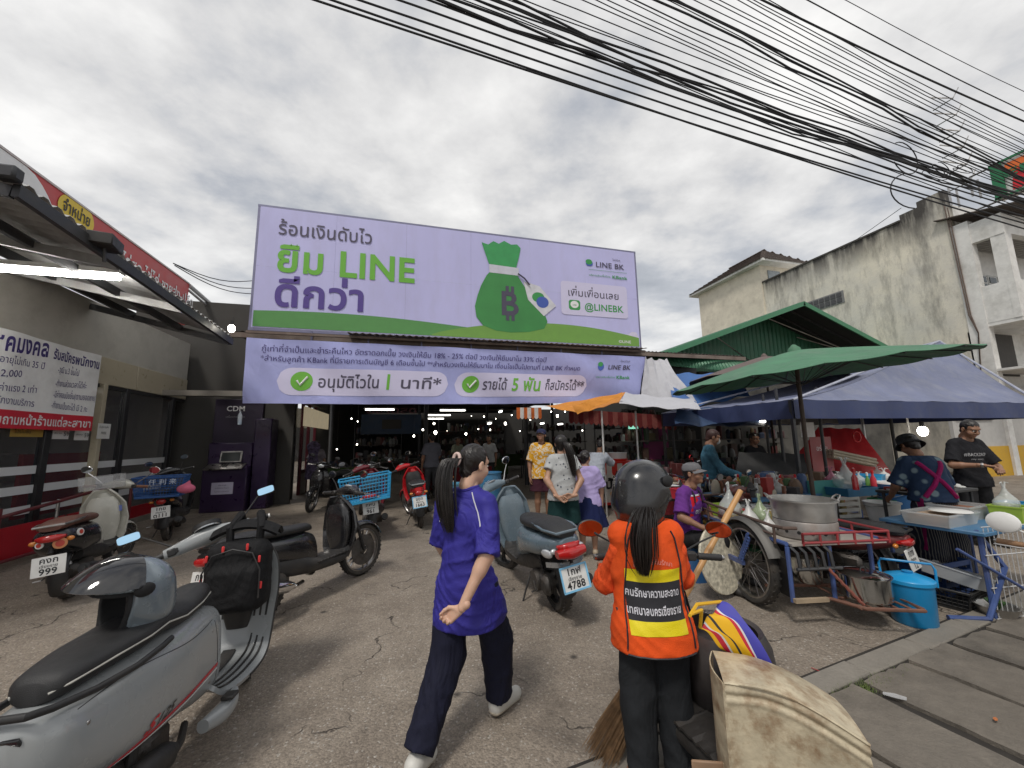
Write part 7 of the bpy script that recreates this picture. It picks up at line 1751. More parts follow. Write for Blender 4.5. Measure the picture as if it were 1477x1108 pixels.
# lidless steamer pot
po = thing('steamer_pot', 'large aluminium steamer pot with round vents and two wire handles on the red rack', 'pot', fcp(.36, .22, .625))
MB().lathe([(0, .0), (.225, 0), (.235, .01), (.235, .13), (.228, .145)], n=40).build('stove_ring', mat('sooty_aluminium', (.33, .31, .29), .5, metal=.6, var=.2, dirt=(.2, .12, .08), dirt_amt=.6), po)
MB().lathe([(.2, .145), (.232, .15), (.24, .30), (.262, .305), (.262, .315), (.232, .315), (.222, .17), (0, .16)], n=40).build('pot_wall', ALU, po)
for i in range(16):
    a_ = i*math.pi/8+.1; MB().lathe([(0, .003), (.014, .003), (.014, -.002)], n=14).xf(Matrix.Translation((.234*math.cos(a_), .234*math.sin(a_), .06)) @ Matrix.Rotation(a_, 4, 'Z') @ Matrix.Rotation(math.pi/2, 4, 'Y')).build('vent_hole', BLK, po)
for a_ in (-.55, 2.6):
    P_ = [Vector((.245*math.cos(a_+d_), .245*math.sin(a_+d_), .3))+Vector((.035*math.cos(a_)*h_, .035*math.sin(a_)*h_, .05*h_)) for d_, h_ in ((-.2, -.3), (-.21, .6), (-.12, 1.), (.12, 1.), (.21, .6), (.2, -.3))]
    MB().tube(P_, .006, 8).build('handle', ALU, po)
def pot(lab, loc, r, h, m=STS):
    t = thing('cooking_pot', lab, 'pot', loc, group='steel pots on the sidecar shelf')
    MB().lathe([(0, 0), (r*.92, 0), (r*.98, .012), (r, h), (r*1.06, h+.004), (r*1.06, h+.01), (r*.97, h+.008), (r*.95, .02), (0, .015)], n=36).build('pot_wall', m, t); MB().lathe([(r*.95, h+.006), (r*.7, h+.025), (.03, h+.03), (0, h+.03)], n=28).build('lid', STS, t)
    MB().tube([(-.03, 0, h+.03), (-.02, 0, h+.055), (.02, 0, h+.055), (.03, 0, h+.03)], .005, 6).build('knob', BLK, t); return t
pot('shiny steel pot at the front of the sidecar lower shelf', fcp(.58, -.05, .21), .165, .17); pot('second steel pot deeper under the sidecar deck', fcp(.42, .35, .21), .13, .2)
# bags and tubs on the deck
def plastic_bag(lab, loc, s, m, tied=True, grp='plastic bags on the food sidecar', sq=1.):
    t = thing('plastic_bag', lab, 'bag', loc, rs.uniform(0, 3), grp)
    pr = [('e', (0, 0, .06), (.1, .075, .065)), ('c', (0, 0, .09), (.0, 0, .2*sq), .055, .012)]
    V, F = sdf(pr, .008, .03, lambda P, d: d+wob(P, .006, 3.))
    o = link('bag', arr_mesh('bag', V*s, F), m, t)
    for sgn in (-1, 1): MB().tube([(0, 0, .19*s*sq), (sgn*.02*s, 0, .25*s*sq), (sgn*.05*s, .01, .24*s*sq)], [.01*s, .008*s, .003], 5).build('bag_handle', m, t)
    return t
PLB = glass('clear_bag', (.65, .68, .66), .5, .25); 
plastic_bag('grey clear plastic bag tied at the top on the sidecar', fcp(.16, .95, .63), 1.5, PLB); plastic_bag('low clear bag of greens on the sidecar', fcp(.35, .75, .63), 1.1, glass('green_bag', (.4, .5, .3), .6, .3)); plastic_bag('crumpled white bag next to the steamer', fcp(.12, .6, .63), 1.0, glass('white_bag', (.7, .7, .68), .75, .4)); plastic_bag('small white bag against the sidecar rail', fcp(.1, .32, .63), .8, glass('white_bag', (.7, .7, .68), .75, .4))
def tubbox(lab, loc, d, m, rz=0., name='plastic_box', cat='box', lid=None, grp=None, content=None):
    t = thing(name, lab, cat, loc, rz, grp); x, y, z = d; w_ = .008
    b = MB().box((0, 0, w_/2), (x*.9, y*.9, w_))
    for s in (-1, 1):
        b.sheet(lambda u, v: (s*x/2*(.9+.1*v), (u-.5)*y*(.9+.1*v), z*v), 4, 3, w_); b.sheet(lambda u, v: ((u-.5)*x*(.9+.1*v), s*y/2*(.9+.1*v), z*v), 4, 3, w_)
    b.build('tub_walls', m, t)
    r_ = MB()
    for s in (-1, 1): r_.box((s*x/2, 0, z), (.015, y+.015, .012)).box((0, s*y/2, z), (x, .015, .012))
    r_.build('rim', m, t)
    if lid: MB().box((0, 0, z+.012), (x+.02, y+.02, .015), bev=.005).build('lid', lid, t)
    if content: MB().box((0, 0, z*.45), (x*.86, y*.86, z*.7), bev=.01).build('contents', content, t)
    return t
YEL = mat('yellow_plastic', (.62, .62, .03), .4, var=.05); AMB = mat('amber_plastic', (.65, .4, .02), .4, var=.05); CLP = glass('clear_plastic', (.62, .64, .64), .5, .15)
LIME = mat('lime_plastic', (.35, .5, .06), .4, var=.06); FOOD = mat('food_brown', (.25, .1, .05), .7, var=.4, scale=30, bump=.5); FOOD2 = mat('food_pale', (.5, .36, .25), .7, var=.3, scale=30, bump=.5)
tubbox('lime green tub behind the sidecar rail', fcp(.2, 1.2, .63), (.22, .18, .1), LIME); tubbox('clear box of noodles on the sidecar', fcp(.55, 1.05, .63), (.3, .22, .1), CLP, content=FOOD2); tubbox('red basket on the far end of the sidecar', fcp(.1, 1.75, .72), (.28, .2, .12), mat('red_plastic', (.55, .03, .05), .4))
stall_goods(fc_, .08, .6, .8, 1.25, .63, 22, .08, .03, .09); stall_goods(fc_, .05, .82, .75, 1.3, .63, 50, .13, .03, .1)
wbk = thing('white_bucket', 'small white upturned bowl on the corner of the sidecar rail', 'bowl', fcp(-.05, 1.35, .80)); MB().lathe([(.06, 0), (.05, .07), (.035, .085), (0, .088)], n=20).build('bowl', WHITEP, wbk)
# round patterned board and broom handle
rb_ = at(1040, 790, Y=3.3); rbd = thing('round_board', 'round cream patterned tabletop leaning on the sidecar wheel', 'tabletop', (2.93, 3.15, .0), rot=(0, 0, rad(14)))
MB().lathe([(0, -.012), (.30, -.012), (.305, 0), (.30, .012), (0, .012)], n=48).xf(Matrix.Translation((0, .06, .34)) @ Matrix.Rotation(rad(80), 4, 'X')).build('board', mat('speckled_laminate', (.5, .46, .36), .5, var=.5, scale=26), rbd)
# blue cooler
BLUC = mat('cooler_blue', (.01, .24, .52), .38, var=.05, coat=.2)
co_ = thing('water_cooler', 'bright blue round cooler with a lid and swing handle on the asphalt', 'cooler', (*at(1320, 898, Z=0).xy, 0), rad(-50))
MB().lathe([(0, 0), (.125, 0), (.135, .015), (.145, .3), (.147, .31)], n=40).build('body', BLUC, co_); MB().lathe([(.15, .305), (.156, .31), (.156, .335), (.148, .345), (.06, .375), (0, .38)], n=40).build('lid', mat('cooler_lid_blue', (.015, .29, .6), .35, var=.04, coat=.2), co_); MB().lathe([(.03, .375), (.035, .39), (0, .392)], n=18).build('lid_knob', BLUC, co_)
MB().tube([(-.16, 0, .29), (-.165, .02, .42), (-.15, .03, .455), (.15, .03, .455), (.165, .02, .42), (.16, 0, .29)], .009, 8).build('handle', BLUC, co_)
# attached motorbike
sc7 = scooter('old maroon motorbike coupled to the food sidecar', 4.22, 2.95, 14, 2, 0, dict(r=.28, w=.07, rim='wire', body=mat('old_maroon', (.16, .03, .03), .45, var=.2, dirt=(.2, .15, .1), dirt_amt=.4), plate=('กกง', 'เชียงราย', '12'), hs=.82, pz=.4, mirm=BLK))
# ------------------------------------------------------------------ tables and wares on the right
def table(lab, x, y, w, d, h, m, rz=0., grp=None, legm=None, name='table'):
    t = thing(name, lab, 'table', (x, y, 0), rz, grp); MB().box((0, 0, h-.015), (w, d, .03), bev=.005).build('table_top', m, t)
    for a_ in (-1, 1):
        for c_ in (-1, 1): MB().tube([(a_*(w/2-.05), c_*(d/2-.05), 0), (a_*(w/2-.05), c_*(d/2-.05), h-.03)], .018, 6).build('leg', legm or BEAM, t)
    return t
BTT = mat('blue_table_top', (.05, .16, .3), .5, var=.15, dirt=(.2, .2, .2), dirt_amt=.2)
t1 = table('blue topped table of plastic boxes at the right edge', 5.25, 2.55, 1.5, .7, .68, BTT, rad(5), legm=BLP2)
for (x_, y_, d_, m_, lab, con) in ((4.72, 2.5, (.5, .32, .1), CLP, 'long clear food box on the left end of the blue table', FOOD2), (5.2, 2.6, (.4, .3, .12), CLP, 'clear food box in the middle of the blue table', FOOD), (5.35, 2.32, (.24, .2, .14), LIME, 'lime green basket at the front of the blue table', None), (5.72, 2.45, (.22, .18, .13), mat('sky_blue_plastic', (.03, .3, .55)), 'sky blue tub at the right end of the blue table', None)): tubbox(lab, (x_, y_, .68), d_, m_, rad(5), content=con)
plastic_bag('clear bag standing in the lime basket', (5.35, 2.34, .78), 1.0, PLB, grp=None)
lidp = tag(MB().lathe([(0, .012), (.13, .008), (.14, 0)], n=26).build('round_tray', WHITEP, loc=(4.78, 2.45, .79)), 'white round tray lying on the long clear food box', 'tray')
t2 = table('grill table with skewers in front of the man in black', 5.75, 3.12, 1.1, .4, .86, mat('grill_black', (.03, .03, .03), .6, var=.3), rad(4)); 
stall_goods(t2, -.52, .52, -.18, .18, .86, 50, .05, .04, .11, 'bs')
t3 = table('table piled with wares behind the steamer pot', 4.9, 4.35, 1.7, .8, .72, BTT, rad(8)); stall_goods(t3, -.8, .8, -.35, .35, .72, 90, .26, .05, .17)
t4 = table('long table of baskets and bags behind the sidecar', 4.0, 4.9, 1.8, .8, .7, DTB, rad(6)); stall_goods(t4, -.85, .85, -.35, .35, .7, 90, .2, .04, .15)
tubbox('bright yellow plastic basket in front of the dark vendor', (at(1083, 700, Y=4.6).x, 4.6, .72), (.3, .22, .14), YEL); tubbox('amber plastic basin right of the yellow basket', (at(1115, 702, Y=4.65).x, 4.65, .72), (.34, .26, .09), AMB)
tubbox('big teal storage box behind the parasol pole', (at(1175, 705, Y=4.2).x, 4.2, .66), (.55, .4, .22), mat('teal_plastic', (.08, .3, .28), .5)); tubbox('blue tray of bags beside the teal box', (at(1225, 715, Y=3.9).x, 3.9, .7), (.55, .35, .1), mat('tray_blue', (.03, .15, .28), .5))
plastic_bag('large clear bag heaped on the blue tray', (at(1222, 705, Y=3.9).x, 3.9, .76), 1.7, PLB, grp=None); plastic_bag('pink and clear bag behind the steamer', (at(1200, 695, Y=4.1).x, 4.1, .8), 1.0, glass('pink_bag', (.6, .2, .3), .7), grp=None)
def bucket(lab, x, y, z, r, h, m, rim=None, grp=None):
    t = thing('bucket', lab, 'bucket', (x, y, z), rs.uniform(0, 2), grp)
    MB().lathe([(0, 0), (r*.8, 0), (r*.98, h*.93), (r*1.06, h*.94), (r*1.06, h), (r*.96, h), (r*.78, .02), (0, .02)], n=30).build('pail', m, t); MB().tube([(r*1.02*math.cos(a_), r*1.02*math.sin(a_), h*.95-.35*h*math.sin(a_)*.5) for a_ in [math.pi*i/12 for i in range(13)]], .004, 5).build('bail', STEEL, t); return t
wb1 = at(1277, 760, Y=3.5); table('small stool table under the white bucket', wb1.x, 3.5, .4, .4, .45, DTB); bucket('white bucket with a wide rim behind the motorbike tail', wb1.x, 3.5, .45, .17, .22, WHITEP)
wb2 = at(1298, 720, Y=3.9); bucket('tall dark blue bin with a white lid behind the white bucket', wb2.x, 3.9, 0, .24, .8, mat('navy_plastic', (.02, .08, .2), .45, var=.1)); MB().lathe([(.0, .03), (.24, .02), (.25, 0)], n=28).build('lid', WHITEP, D.objects['bucket.001'], loc=(0, 0, .8))
sl = at(1258, 712, Y=4.3); tubbox('blue plastic basin leaning by the red pump bottle', (sl.x, 4.3, .74), (.34, .3, .14), mat('sky_blue_plastic', (.03, .3, .55)), .4)
# bottles
def bottle(lab, x, y, z, m, cap, r=.03, h=.2):
    t = thing('bottle', lab, 'bottle', (x, y, z)); MB().lathe([(0, 0), (r, 0), (r, h*.6), (r*.4, h*.8), (r*.4, h), (0, h)], n=14).build('bottle_body', m, t); MB().lathe([(0, h+.03), (r*.5, h+.02), (r*.5, h-.02)], n=12).build('cap', cap, t)
q = at(1259, 690, Y=4.0); bottle('red pump bottle beside the bags', q.x, 4.0, .72, mat('red_plastic', (.55, .03, .05)), REDB, .035, .24); q = at(1251, 690, Y=4.1); bottle('green sauce bottle left of the red pump bottle', q.x, 4.1, .72, mat('green_sauce', (.15, .35, .08), .2), WHITEP, .028, .2)
# red tarp and bamboo bundle behind, helmets red
quadsheet('red_tarp', 'red tarpaulin draped over goods behind the stalls', 'tarpaulin', [at(1140, 670, Y=5.5), at(1290, 690, Y=5.1), at(1240, 618, Y=5.9), at(1180, 616, Y=6.2)], mat('red_tarp', (.4, .015, .02), .5, var=.15, bump=.3), sag=.04, wr=.012)
q = at(1232, 665, Y=5.0); bmb = thing('bamboo_bundle', 'tied bundle of pale bamboo poles lying on the goods', 'bundle', q, rot=(0, rad(12), rad(-8)))
for i in range(9): MB().cyl((-.42, (i % 3)*.055, (i//3)*.05), (.42+.03*(i % 2), (i % 3)*.055, (i//3)*.05), .025, 8).build('bamboo_pole', mat('bamboo', (.42, .36, .27), .6, var=.2), bmb)
q = at(1236, 630, Y=5.6); tag(MB().tube([(.1*math.cos(a_), 0, .1*math.sin(a_)) for a_ in [2*math.pi*i/24 for i in range(24)]], .012, 8, closed=True).build('red_ring', REDB, loc=q), 'red ring shaped sign above the bamboo bundle', 'ring')
for (p_, q_, Y_, lab) in ((1100, 608, 5.7, 'bright bulb above the dark vendor'), (1331, 622, 4.9, 'large glowing bulb under the blue tent')):
    c = at(p_, q_, Y=Y_); bulb(c, lab, .05 if p_ < 1200 else .075, grp=None, wire=.25)
# tray, black basket, basin, wire grille at lower right
q = at(1395, 835, Z=.22); bk2 = mesh_basket('black_basket', 'black mesh basket holding a grey tray on the ground by the wire rack', 'basket', (q.x-.05, q.y+.1, .0), .2, BLK, .5, .36, .16, cols=14, rows=5)
tubbox('grey plastic tray tilted on the black basket', (q.x-.02, q.y+.05, .18), (.5, .36, .1), glass('grey_tray', (.4, .42, .44), .85, .3)).rotation_euler = (rad(10), rad(14), .2)
q = at(1440, 890, Z=0); cl = thing('colander', 'metal colander with greens on the ground at the right', 'colander', (q.x, q.y, 0)); MB().lathe([(0, .01), (.09, 0), (.13, .09), (.14, .095), (.12, .09), (.08, .015), (0, .02)], n=28).build('bowl', ALU, cl)
lv = MB()
for i in range(20): a_ = rs.uniform(0, 6.3); lv.sheet(lambda u, v: (.06*u*math.cos(a_)+.02*(v-.5)*math.sin(a_), .06*u*math.sin(a_)-.02*(v-.5)*math.cos(a_), .05+.07*u+.01*i/20), 3, 2, .002)
lv.build('leaves', mat('herb_green', (.06, .14, .04), .6, var=.3), cl, stuff=True)
q = at(1468, 900, Z=0); wr = thing('wire_rack', 'white wire rack standing at the right edge', 'rack', (q.x+.32, q.y+.02, 0), rad(-6)); b = MB()
for i in range(17): b.tube([(-.4+.05*i, 0, 0), (-.4+.05*i, 0, .72)], .003, 5)
for z_ in (.02, .25, .5, .72): b.tube([(-.42, 0, z_), (.42, 0, z_)], .005, 5)
b.build('wire_panel', mat('white_wire', (.5, .5, .5), .4), wr)
MB().tube([(-.75, .1, .02), (-.5, .0, .03), (-.25, .0, .4), (-.4, .05, .68)], .02, 8).tube([(-.62, .05, .55), (0, -.1, .12)], .012, 8).build('blue_prop', BLP2, wr)
def crate(lab, x, y, z, d, m, rz):
    t = thing('crate', lab, 'crate', (x, y, z), rz, 'crates under and behind the food tables'); b = MB(); w, l, h = d
    for k in range(4):
        zz = .02+(h-.03)*k/3
        for s in (-1, 1): b.box((0, s*l/2, zz), (w, .012, h*.16)).box((s*w/2, 0, zz), (.012, l, h*.16))
    for a in (-1, 1):
        for c in (-1, 1): b.box((a*(w/2-.004), c*(l/2-.004), h/2), (.024, .024, h))
    b.build('slatted_walls', m, t); MB().box((0, 0, .01), (w-.02, l-.02, .012)).build('floor_panel', m, t); stall_goods(t, -w/2+.03, w/2-.03, -l/2+.03, l/2-.03, .02, 9, h*1.3, .05, .1); return t
CC = [('red', mat('crate_red', (.3, .03, .02), .5, var=.1)), ('green', mat('crate_green', (.03, .16, .07), .5, var=.1)), ('dark blue', mat('crate_blue', (.02, .06, .2), .5, var=.1)), ('faded yellow', mat('crate_yellow', (.45, .32, .06), .5, var=.1)), ('black', BLK), ('white', mat('crate_white', (.45, .45, .43), .5, var=.1))]
WHERE = (('under the long table of baskets', 3.7, 4.8, 0), ('under the wares table behind the steamer', 4.6, 4.3, 0), ('under the blue topped table', 5.0, 2.75, 0), ('behind the floral woman', 5.9, 3.2, 0), ('stacked between the tent poles', 6.2, 4.4, 0), ('on top of the pile between the tent poles', 6.2, 4.45, .3), ('by the red tarpaulin', 5.3, 4.9, .0), ('on the pile by the red tarpaulin', 5.35, 4.9, .32), ('at the foot of the far dark post', 6.9, 4.9, 0), ('beside the printed board', 4.7, 5.3, 0), ('on the ground past the seated vendor', 3.2, 5.0, 0), ('under the grill table', 5.3, 3.45, 0), ('behind the man in black', 6.6, 4.0, 0), ('on the crate behind the man in black', 6.6, 4.0, .3))
for i, (w_, x_, y_, z_) in enumerate(WHERE): crate(CC[i % 6][0]+' slatted crate '+w_, x_, y_, z_, (.42, .32, .28), CC[i % 6][1], rs.uniform(-.5, .5))
for i, (x_, y_) in enumerate(((4.9, 4.2), (5.1, 4.15), (4.5, 4.5), (3.75, 4.75), (4.3, 4.85), (5.0, 3.35), (5.75, 3.3), (5.9, 3.35))):
    bottle(('brown sauce', 'tall clear', 'yellow oil', 'dark soy', 'white cream', 'red chilli', 'amber fish sauce', 'small green')[i]+' bottle standing on the food tables', x_, y_, (.72, .72, .72, .7, .7, .86, .86, .86)[i], (FOOD, CLP, AMB, BLK, WHITEP, REDB, AMB, LIME)[i], REDB, .03, .22)
for i, (x_, y_, r_, h_) in enumerate(((4.2, 4.95, .16, .16), (5.3, 4.25, .18, .14), (3.55, 4.7, .14, .12))): pot(('battered steel pot on the long table of baskets', 'wide steel pot on the wares table behind the steamer', 'small steel pot at the left end of the long table')[i], (x_, y_, .71), r_, h_)
# dark stalls, stools and clutter between hall and tent
for i, (x_, y_, w_, n_) in enumerate(((4.6, 6.3, 1.6, 40), (6.6, 5.9, 1.8, 50), (7.0, 7.4, 2.2, 50), (5.0, 8.3, 1.6, 30), (8.4, 6.2, 1.6, 40))):
    hall_stall(x_, y_, w_, .8, n_, 'shaded stall of mixed wares '+next(SPOT), clo[(i+1) % 3], .78, .25)['group'] = 'shaded stalls under the tarpaulins'
for i, (X_, Y_, w_) in enumerate(((6.4, 8.9, 2.4), (9.2, 8.8, 2.6))):
    t = thing('display_rack', 'rack of hanging wares against the dim back of the stalls, '+('left one', 'right one')[i], 'rack', (X_, Y_, 0), group='racks behind the stalls')
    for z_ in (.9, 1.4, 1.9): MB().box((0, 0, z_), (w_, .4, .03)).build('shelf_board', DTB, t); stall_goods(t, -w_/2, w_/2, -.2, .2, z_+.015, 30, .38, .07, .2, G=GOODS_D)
for i in range(14):
    a_ = at(rs.choice((1075, 1110, 1150, 1200, 1240, 1270)), 700, Y=rs.uniform(4.1, 5.0)); plastic_bag('clear bag among the wares, '+ORD[i if i < 13 else 12]+' of those heaped on the back tables', (a_.x+rs.uniform(-.2, .2), a_.y, .74), rs.uniform(.7, 1.1), rs.choice((PLB, glass('white_bag', (.7, .7, .68), .75, .4))), grp='bags on the back tables', sq=.8) if i < 12 else None
# steel posts of the stalls
for (p_, Y_, lab) in ((1128, 5.2, 'dark post left of the parasol pole'), (1108, 6.0, 'thin dark post under the low blue tarpaulin'), (972, 7.5, 'dark post behind the magenta board'), (1187, 5.0, 'short dark post right of the parasol pole')):
    c = at(p_, 640, Y=Y_); tag(MB().cyl((0, 0, 0), (0, 0, 2.3), .025, 8).build('post', BEAM, loc=(c.x, c.y, 0)), lab, 'post')
pp_ = paper('white sheet pinned behind the parasol pole', at(1165, 620, Y=5.6), .35, .28, [], face='Y')
pb2 = paper('red and white printed board behind the bags', at(1186, 655, Y=5.2), .5, .6, [('อร่อย', .12, 0, .1, 'C')], mat('dim_pink_board', (.4, .12, .12), .6), WTX, face='Y', cat='board', name='printed_board')
gtp = quadsheet('grill_cover', 'long dark slatted grill in front of the dark vendor', 'grill', [at(1062, 685, Y=5.0), at(1168, 690, Y=4.9), at(1160, 655, Y=5.3), at(1065, 652, Y=5.4)], mat('grill_black', (.03, .03, .03)), sag=0, wr=.01)
# ------------------------------------------------------------------ the sweeper's motorbike, broom, bag and tin
ORV = fab('hivis_orange', (.76, .09, .015), var=.08, bump=.3, wrinkle=.6, wscale=4, dirt=(.35, .06, .02), dirt_amt=.35); ORS = fab('orange_sleeve', (.72, .085, .02), var=.08, bump=.3, wrinkle=1., wscale=6)
sw = scooter('black motorbike with an orange reflecting mirror that the street sweeper stands at', 1.33, .72, 3, 3, -14, dict(r=.28, w=.08, body=BLKG, plate=('กขก', 'เชียงราย', '9'), norear=1, wb=1.37, rim='wire', hs=.88, mx=.36, mh=.13, mir=(.07, .045), mfacer=(.1, 0, rad(-48)), mirm=BLK, seatsecs=[(.50, 0, .52, .05, .02, 2.4), (.56, 0, .53, .08, .04, 2.5), (.62, 0, .52, .08, .04, 2.4), (.68, 0, .5, .04, .02, 2.3)], bodysecs=[(.45, 0, .4, .06, .03, 2.4), (.5, 0, .4, .08, .1, 2.6), (.55, 0, .4, .1, .13, 2.6), (.6, 0, .4, .1, .15, 2.6)]))
RUBB = mat('old_leather', (.035, .03, .03), .42, var=.3, scale=4, bump=.15, bscale=20, dirt=(.12, .1, .09), dirt_amt=.5)
c = at(1040, 940, Z=.55); rb2 = thing('rubber_basket', 'dark round rubber basket bulging beside the rusty tin', 'basket', (c.x+.05, c.y+.05, .27))
MB().lathe([(0, 0), (.12, 0), (.18, .06), (.215, .18), (.2, .30), (.17, .36), (.15, .35), (.18, .28), (.0, .27)], n=36).build('basket', RUBB, rb2)
TIN = mat('rusty_tin', (.52, .45, .32), .5, metal=.15, var=.22, scale=7, bump=.4, bscale=30, dirt=(.2, .1, .04), dirt_amt=.9, dscale=11)
A_ = at(1044, 990, Z=.69); B_ = at(1240, 1062, Z=.62)
u_ = Vector((B_.x-A_.x, B_.y-A_.y, 0)); wtin = .37; ta = math.atan2(u_.y, u_.x)+rad(2)
tinb = thing('tin_dustpan', 'dented beige rusty tin can cut into a dustpan and strapped to the bike', 'dustpan', (A_.x, A_.y, .08), ta)
def tinp(u, v, off=0.):
    # outline: level along the top, then rounding down at the right shoulder
    top = .62-.10*max(0, (u-.25)/.75)**1.7
    x = wtin*u; z = top*v; rid = 0
    for z0_, a_ in ((.02, .004), (.036, -.004), (.052, .004)): rid += a_*math.exp(-((top-z-z0_)/.007)**2)
    rid += .004*math.exp(-((x-.035)/.006)**2)
    return Vector((x, -off-rid+.012*math.sin(u*5)*v, z))
MB().sheet(tinp, 60, 110, .004).build('front_panel', TIN, tinb, smooth=60)
MB().sheet(lambda u, v: (lambda p: Vector((p.x-.0, v*.20, p.z+.01*math.sin(v*3.14))))(tinp(u, 1.)), 30, 8, .004).build('top_panel', TIN, tinb, smooth=60)
MB().sheet(lambda u, v: Vector((-.002-.02*math.sin(math.pi*u), .2*u, .62*v)), 8, 12, .004).build('side_panel', TIN, tinb, smooth=60)
MB().sheet(lambda u, v: Vector((wtin, .2*u, .52*v)), 4, 6, .004).build('side_panel', TIN, tinb)
MB().tube([tinp(u/20, 1.) for u in range(21)], .005, 6).tube([tinp(0, v/6) for v in range(7)], .005, 6).build('rolled_edge', TIN, tinb)
MB().box((-.05, .04, .33), (.13, .01, .05), bev=.003, rz=.2).build('strap', mat('brown_tape', (.25, .16, .1), .6, var=.2), tinb)
MB().cyl((-.0, .1, .12), (-.02, .1, .12), .03, 14).build('knob', STEEL, tinb)
# flag coloured bag
fb_ = thing('striped_bag', 'yellow blue and red striped cloth bag hanging on the motorbike', 'bag', (0, 0, 0))
p0, p1, p2, p3 = at(1040, 868, Z=.84), at(1118, 968, Z=.66), at(1010, 905, Z=.80), at(1055, 948, Z=.66)
cols = [mat('flag_blue', (.05, .05, .35), .6, var=.05), mat('flag_white', (.6, .6, .6), .6), mat('flag_red', (.5, .02, .04), .6), mat('flag_yellow', (.75, .42, .01), .6, var=.05), mat('flag_black', (.03, .03, .03), .6), mat('flag_yellow', (.7, .4, .02)), mat('flag_white', (.6, .6, .6)), mat('flag_red', (.5, .02, .04)), mat('flag_yellow', (.7, .4, .02))]
wd = [.25, .04, .07, .26, .05, .12, .04, .1, .07]; acc_ = 0
for i, w_ in enumerate(wd):
    def f(u, v, a=acc_, w_=w_):
        t_ = a+w_*v; p = p0.lerp(p1, u).lerp(p2.lerp(p3, u), t_*(.35+.65*1)); return p+Vector((0, 0, .05*math.sin(math.pi*u)*(1-t_)+.008*math.sin(u*9+t_*12)))
    MB().sheet(f, 16, 4, .003).build('cloth_stripe', cols[i], fb_); acc_ += w_
MB().tube([p0, at(1005, 872, Z=.9), at(995, 888, Z=.9)], .006, 6).tube([p2, at(1012, 880, Z=.88), at(998, 885, Z=.9)], .006, 6).build('bag_handle', cols[3], fb_)
# broom
BB = at(868, 1085, Z=.03); BT = at(1068, 708, Z=1.16); bd_ = (BT-BB).normalized(); knot = BB+bd_*.5
br = thing('broom', 'twig broom with a thick bamboo handle leaning at the sweeper', 'broom', BB)
hp_ = [knot-BB-bd_*.1+bd_*((BT-knot).length+.1)*i/24 for i in range(25)]
MB().tube(hp_, [.0165+(.003 if i % 5 == 0 else 0) for i in range(25)], 12).build('handle', mat('bamboo_handle', (.5, .27, .1), .45, var=.15, scale=9, bump=.15, stretch=(1, 1, .3)), br)
b = MB(); rb3 = random.Random(8); s_u = bd_.cross(Vector((0, 0, 1))).normalized(); s_v = bd_.cross(s_u)
for i in range(420):
    a_ = rb3.uniform(0, 6.28); q = rb3.random()**.6; r0_ = .022*q; r1_ = (.085+.02*rb3.random())*q; L_ = .5*rb3.uniform(.85, 1.12)
    d0 = s_u*math.cos(a_)+s_v*math.sin(a_)*.6; s = knot-BB+d0*r0_; e_ = knot-BB-bd_*L_+d0*r1_; 
    e_.z = max(e_.z, .0-.02+rb3.uniform(0, .02)) if e_.z < -.03 else e_.z
    b.tube([s, s.lerp(e_, .5)+d0*.012, e_], [.0018, .0015, .0008], 3, cap=False)
b.build('twig', mat('broom_twig', (.2, .12, .06), .8, var=.5, scale=30), br, stuff=True)
MB().tube([knot-BB+s_u*.03*math.cos(a*.6)+s_v*.03*math.sin(a*.6)+bd_*(-.05+.003*a) for a in range(30)], .004, 4).build('binding', mat('brown_tape', (.25, .16, .1)), br)
# ------------------------------------------------------------------ people
# girl in the purple sports shirt, walking away
J = stand(1.53); rzg = -37; GS = .975
J['pel'] = npa(0, 0, .79); J['waist'] = npa(0, -.01, .92); J['chest'] = npa(.0, -.005, 1.09); J['neck'] = npa(.005, .005, 1.255); J['head'] = npa(.03, .04, 1.40)
J['shL'] = npa(-.155, -.01, 1.205); J['shR'] = npa(.155, -.015, 1.205)
J['elR'] = npa(.18, -.11, .955); J['wrR'] = npa(.09, -.22, .735); J['hdR'] = npa(-.75, -.12, -.5); J['hnR'] = npa(-.3, -1, .1)
J['elL'] = npa(-.2, .03, .96); J['wrL'] = npa(-.16, .15, .76); J['hdL'] = npa(.2, .5, -.8)
J['hipL'] = npa(-.085, -.01, .76); J['hipR'] = npa(.085, .01, .76)
J['knL'] = npa(-.105, -.04, .41); J['anL'] = npa(-.125, -.29, .085); J['toeL'] = npa(-.13, -.16, .025)
J['knR'] = npa(.09, .20, .43); J['anR'] = npa(.075, .26, .075); J['toeR'] = npa(.12, .42, .03)
J['yaw'] = rad(-22); J['nod'] = rad(-14); J['curlR'] = .75
PRP = fab('purple_polyester', (.038, .033, .25), var=.12, bump=.2, rough=.6, bscale=160, wrinkle=.8, wscale=4.5); NVT = fab('black_tracksuit', (.012, .013, .028), var=.2, wrinkle=.8, wscale=4)
t, body = person('girl in a purple sports shirt walking away with one hand behind her back', (.33, 2.16, 0), rad(rzg), J, SKIN_PALE, h=.011, handscale=.86); t.scale = (GS*.93, GS*.96, GS)
sh_o = shirt(t, J, PRP, hem=.56, sleeve=1.0, g=.009, sg=.02, flare=.028, fold=.0095, h=.009, flat=(1, .86, 1))
MB().tube([J['neck']+npa(.06*math.cos(a), .055*math.sin(a)-.005, .012+.012*math.sin(a+1.5)) for a in [2*math.pi*i/24 for i in range(24)]], .011, 8, closed=True).build('collar', PRP, sh_o)
WHT_ = mat('white_piping', (.6, .6, .65), .6, var=.05)
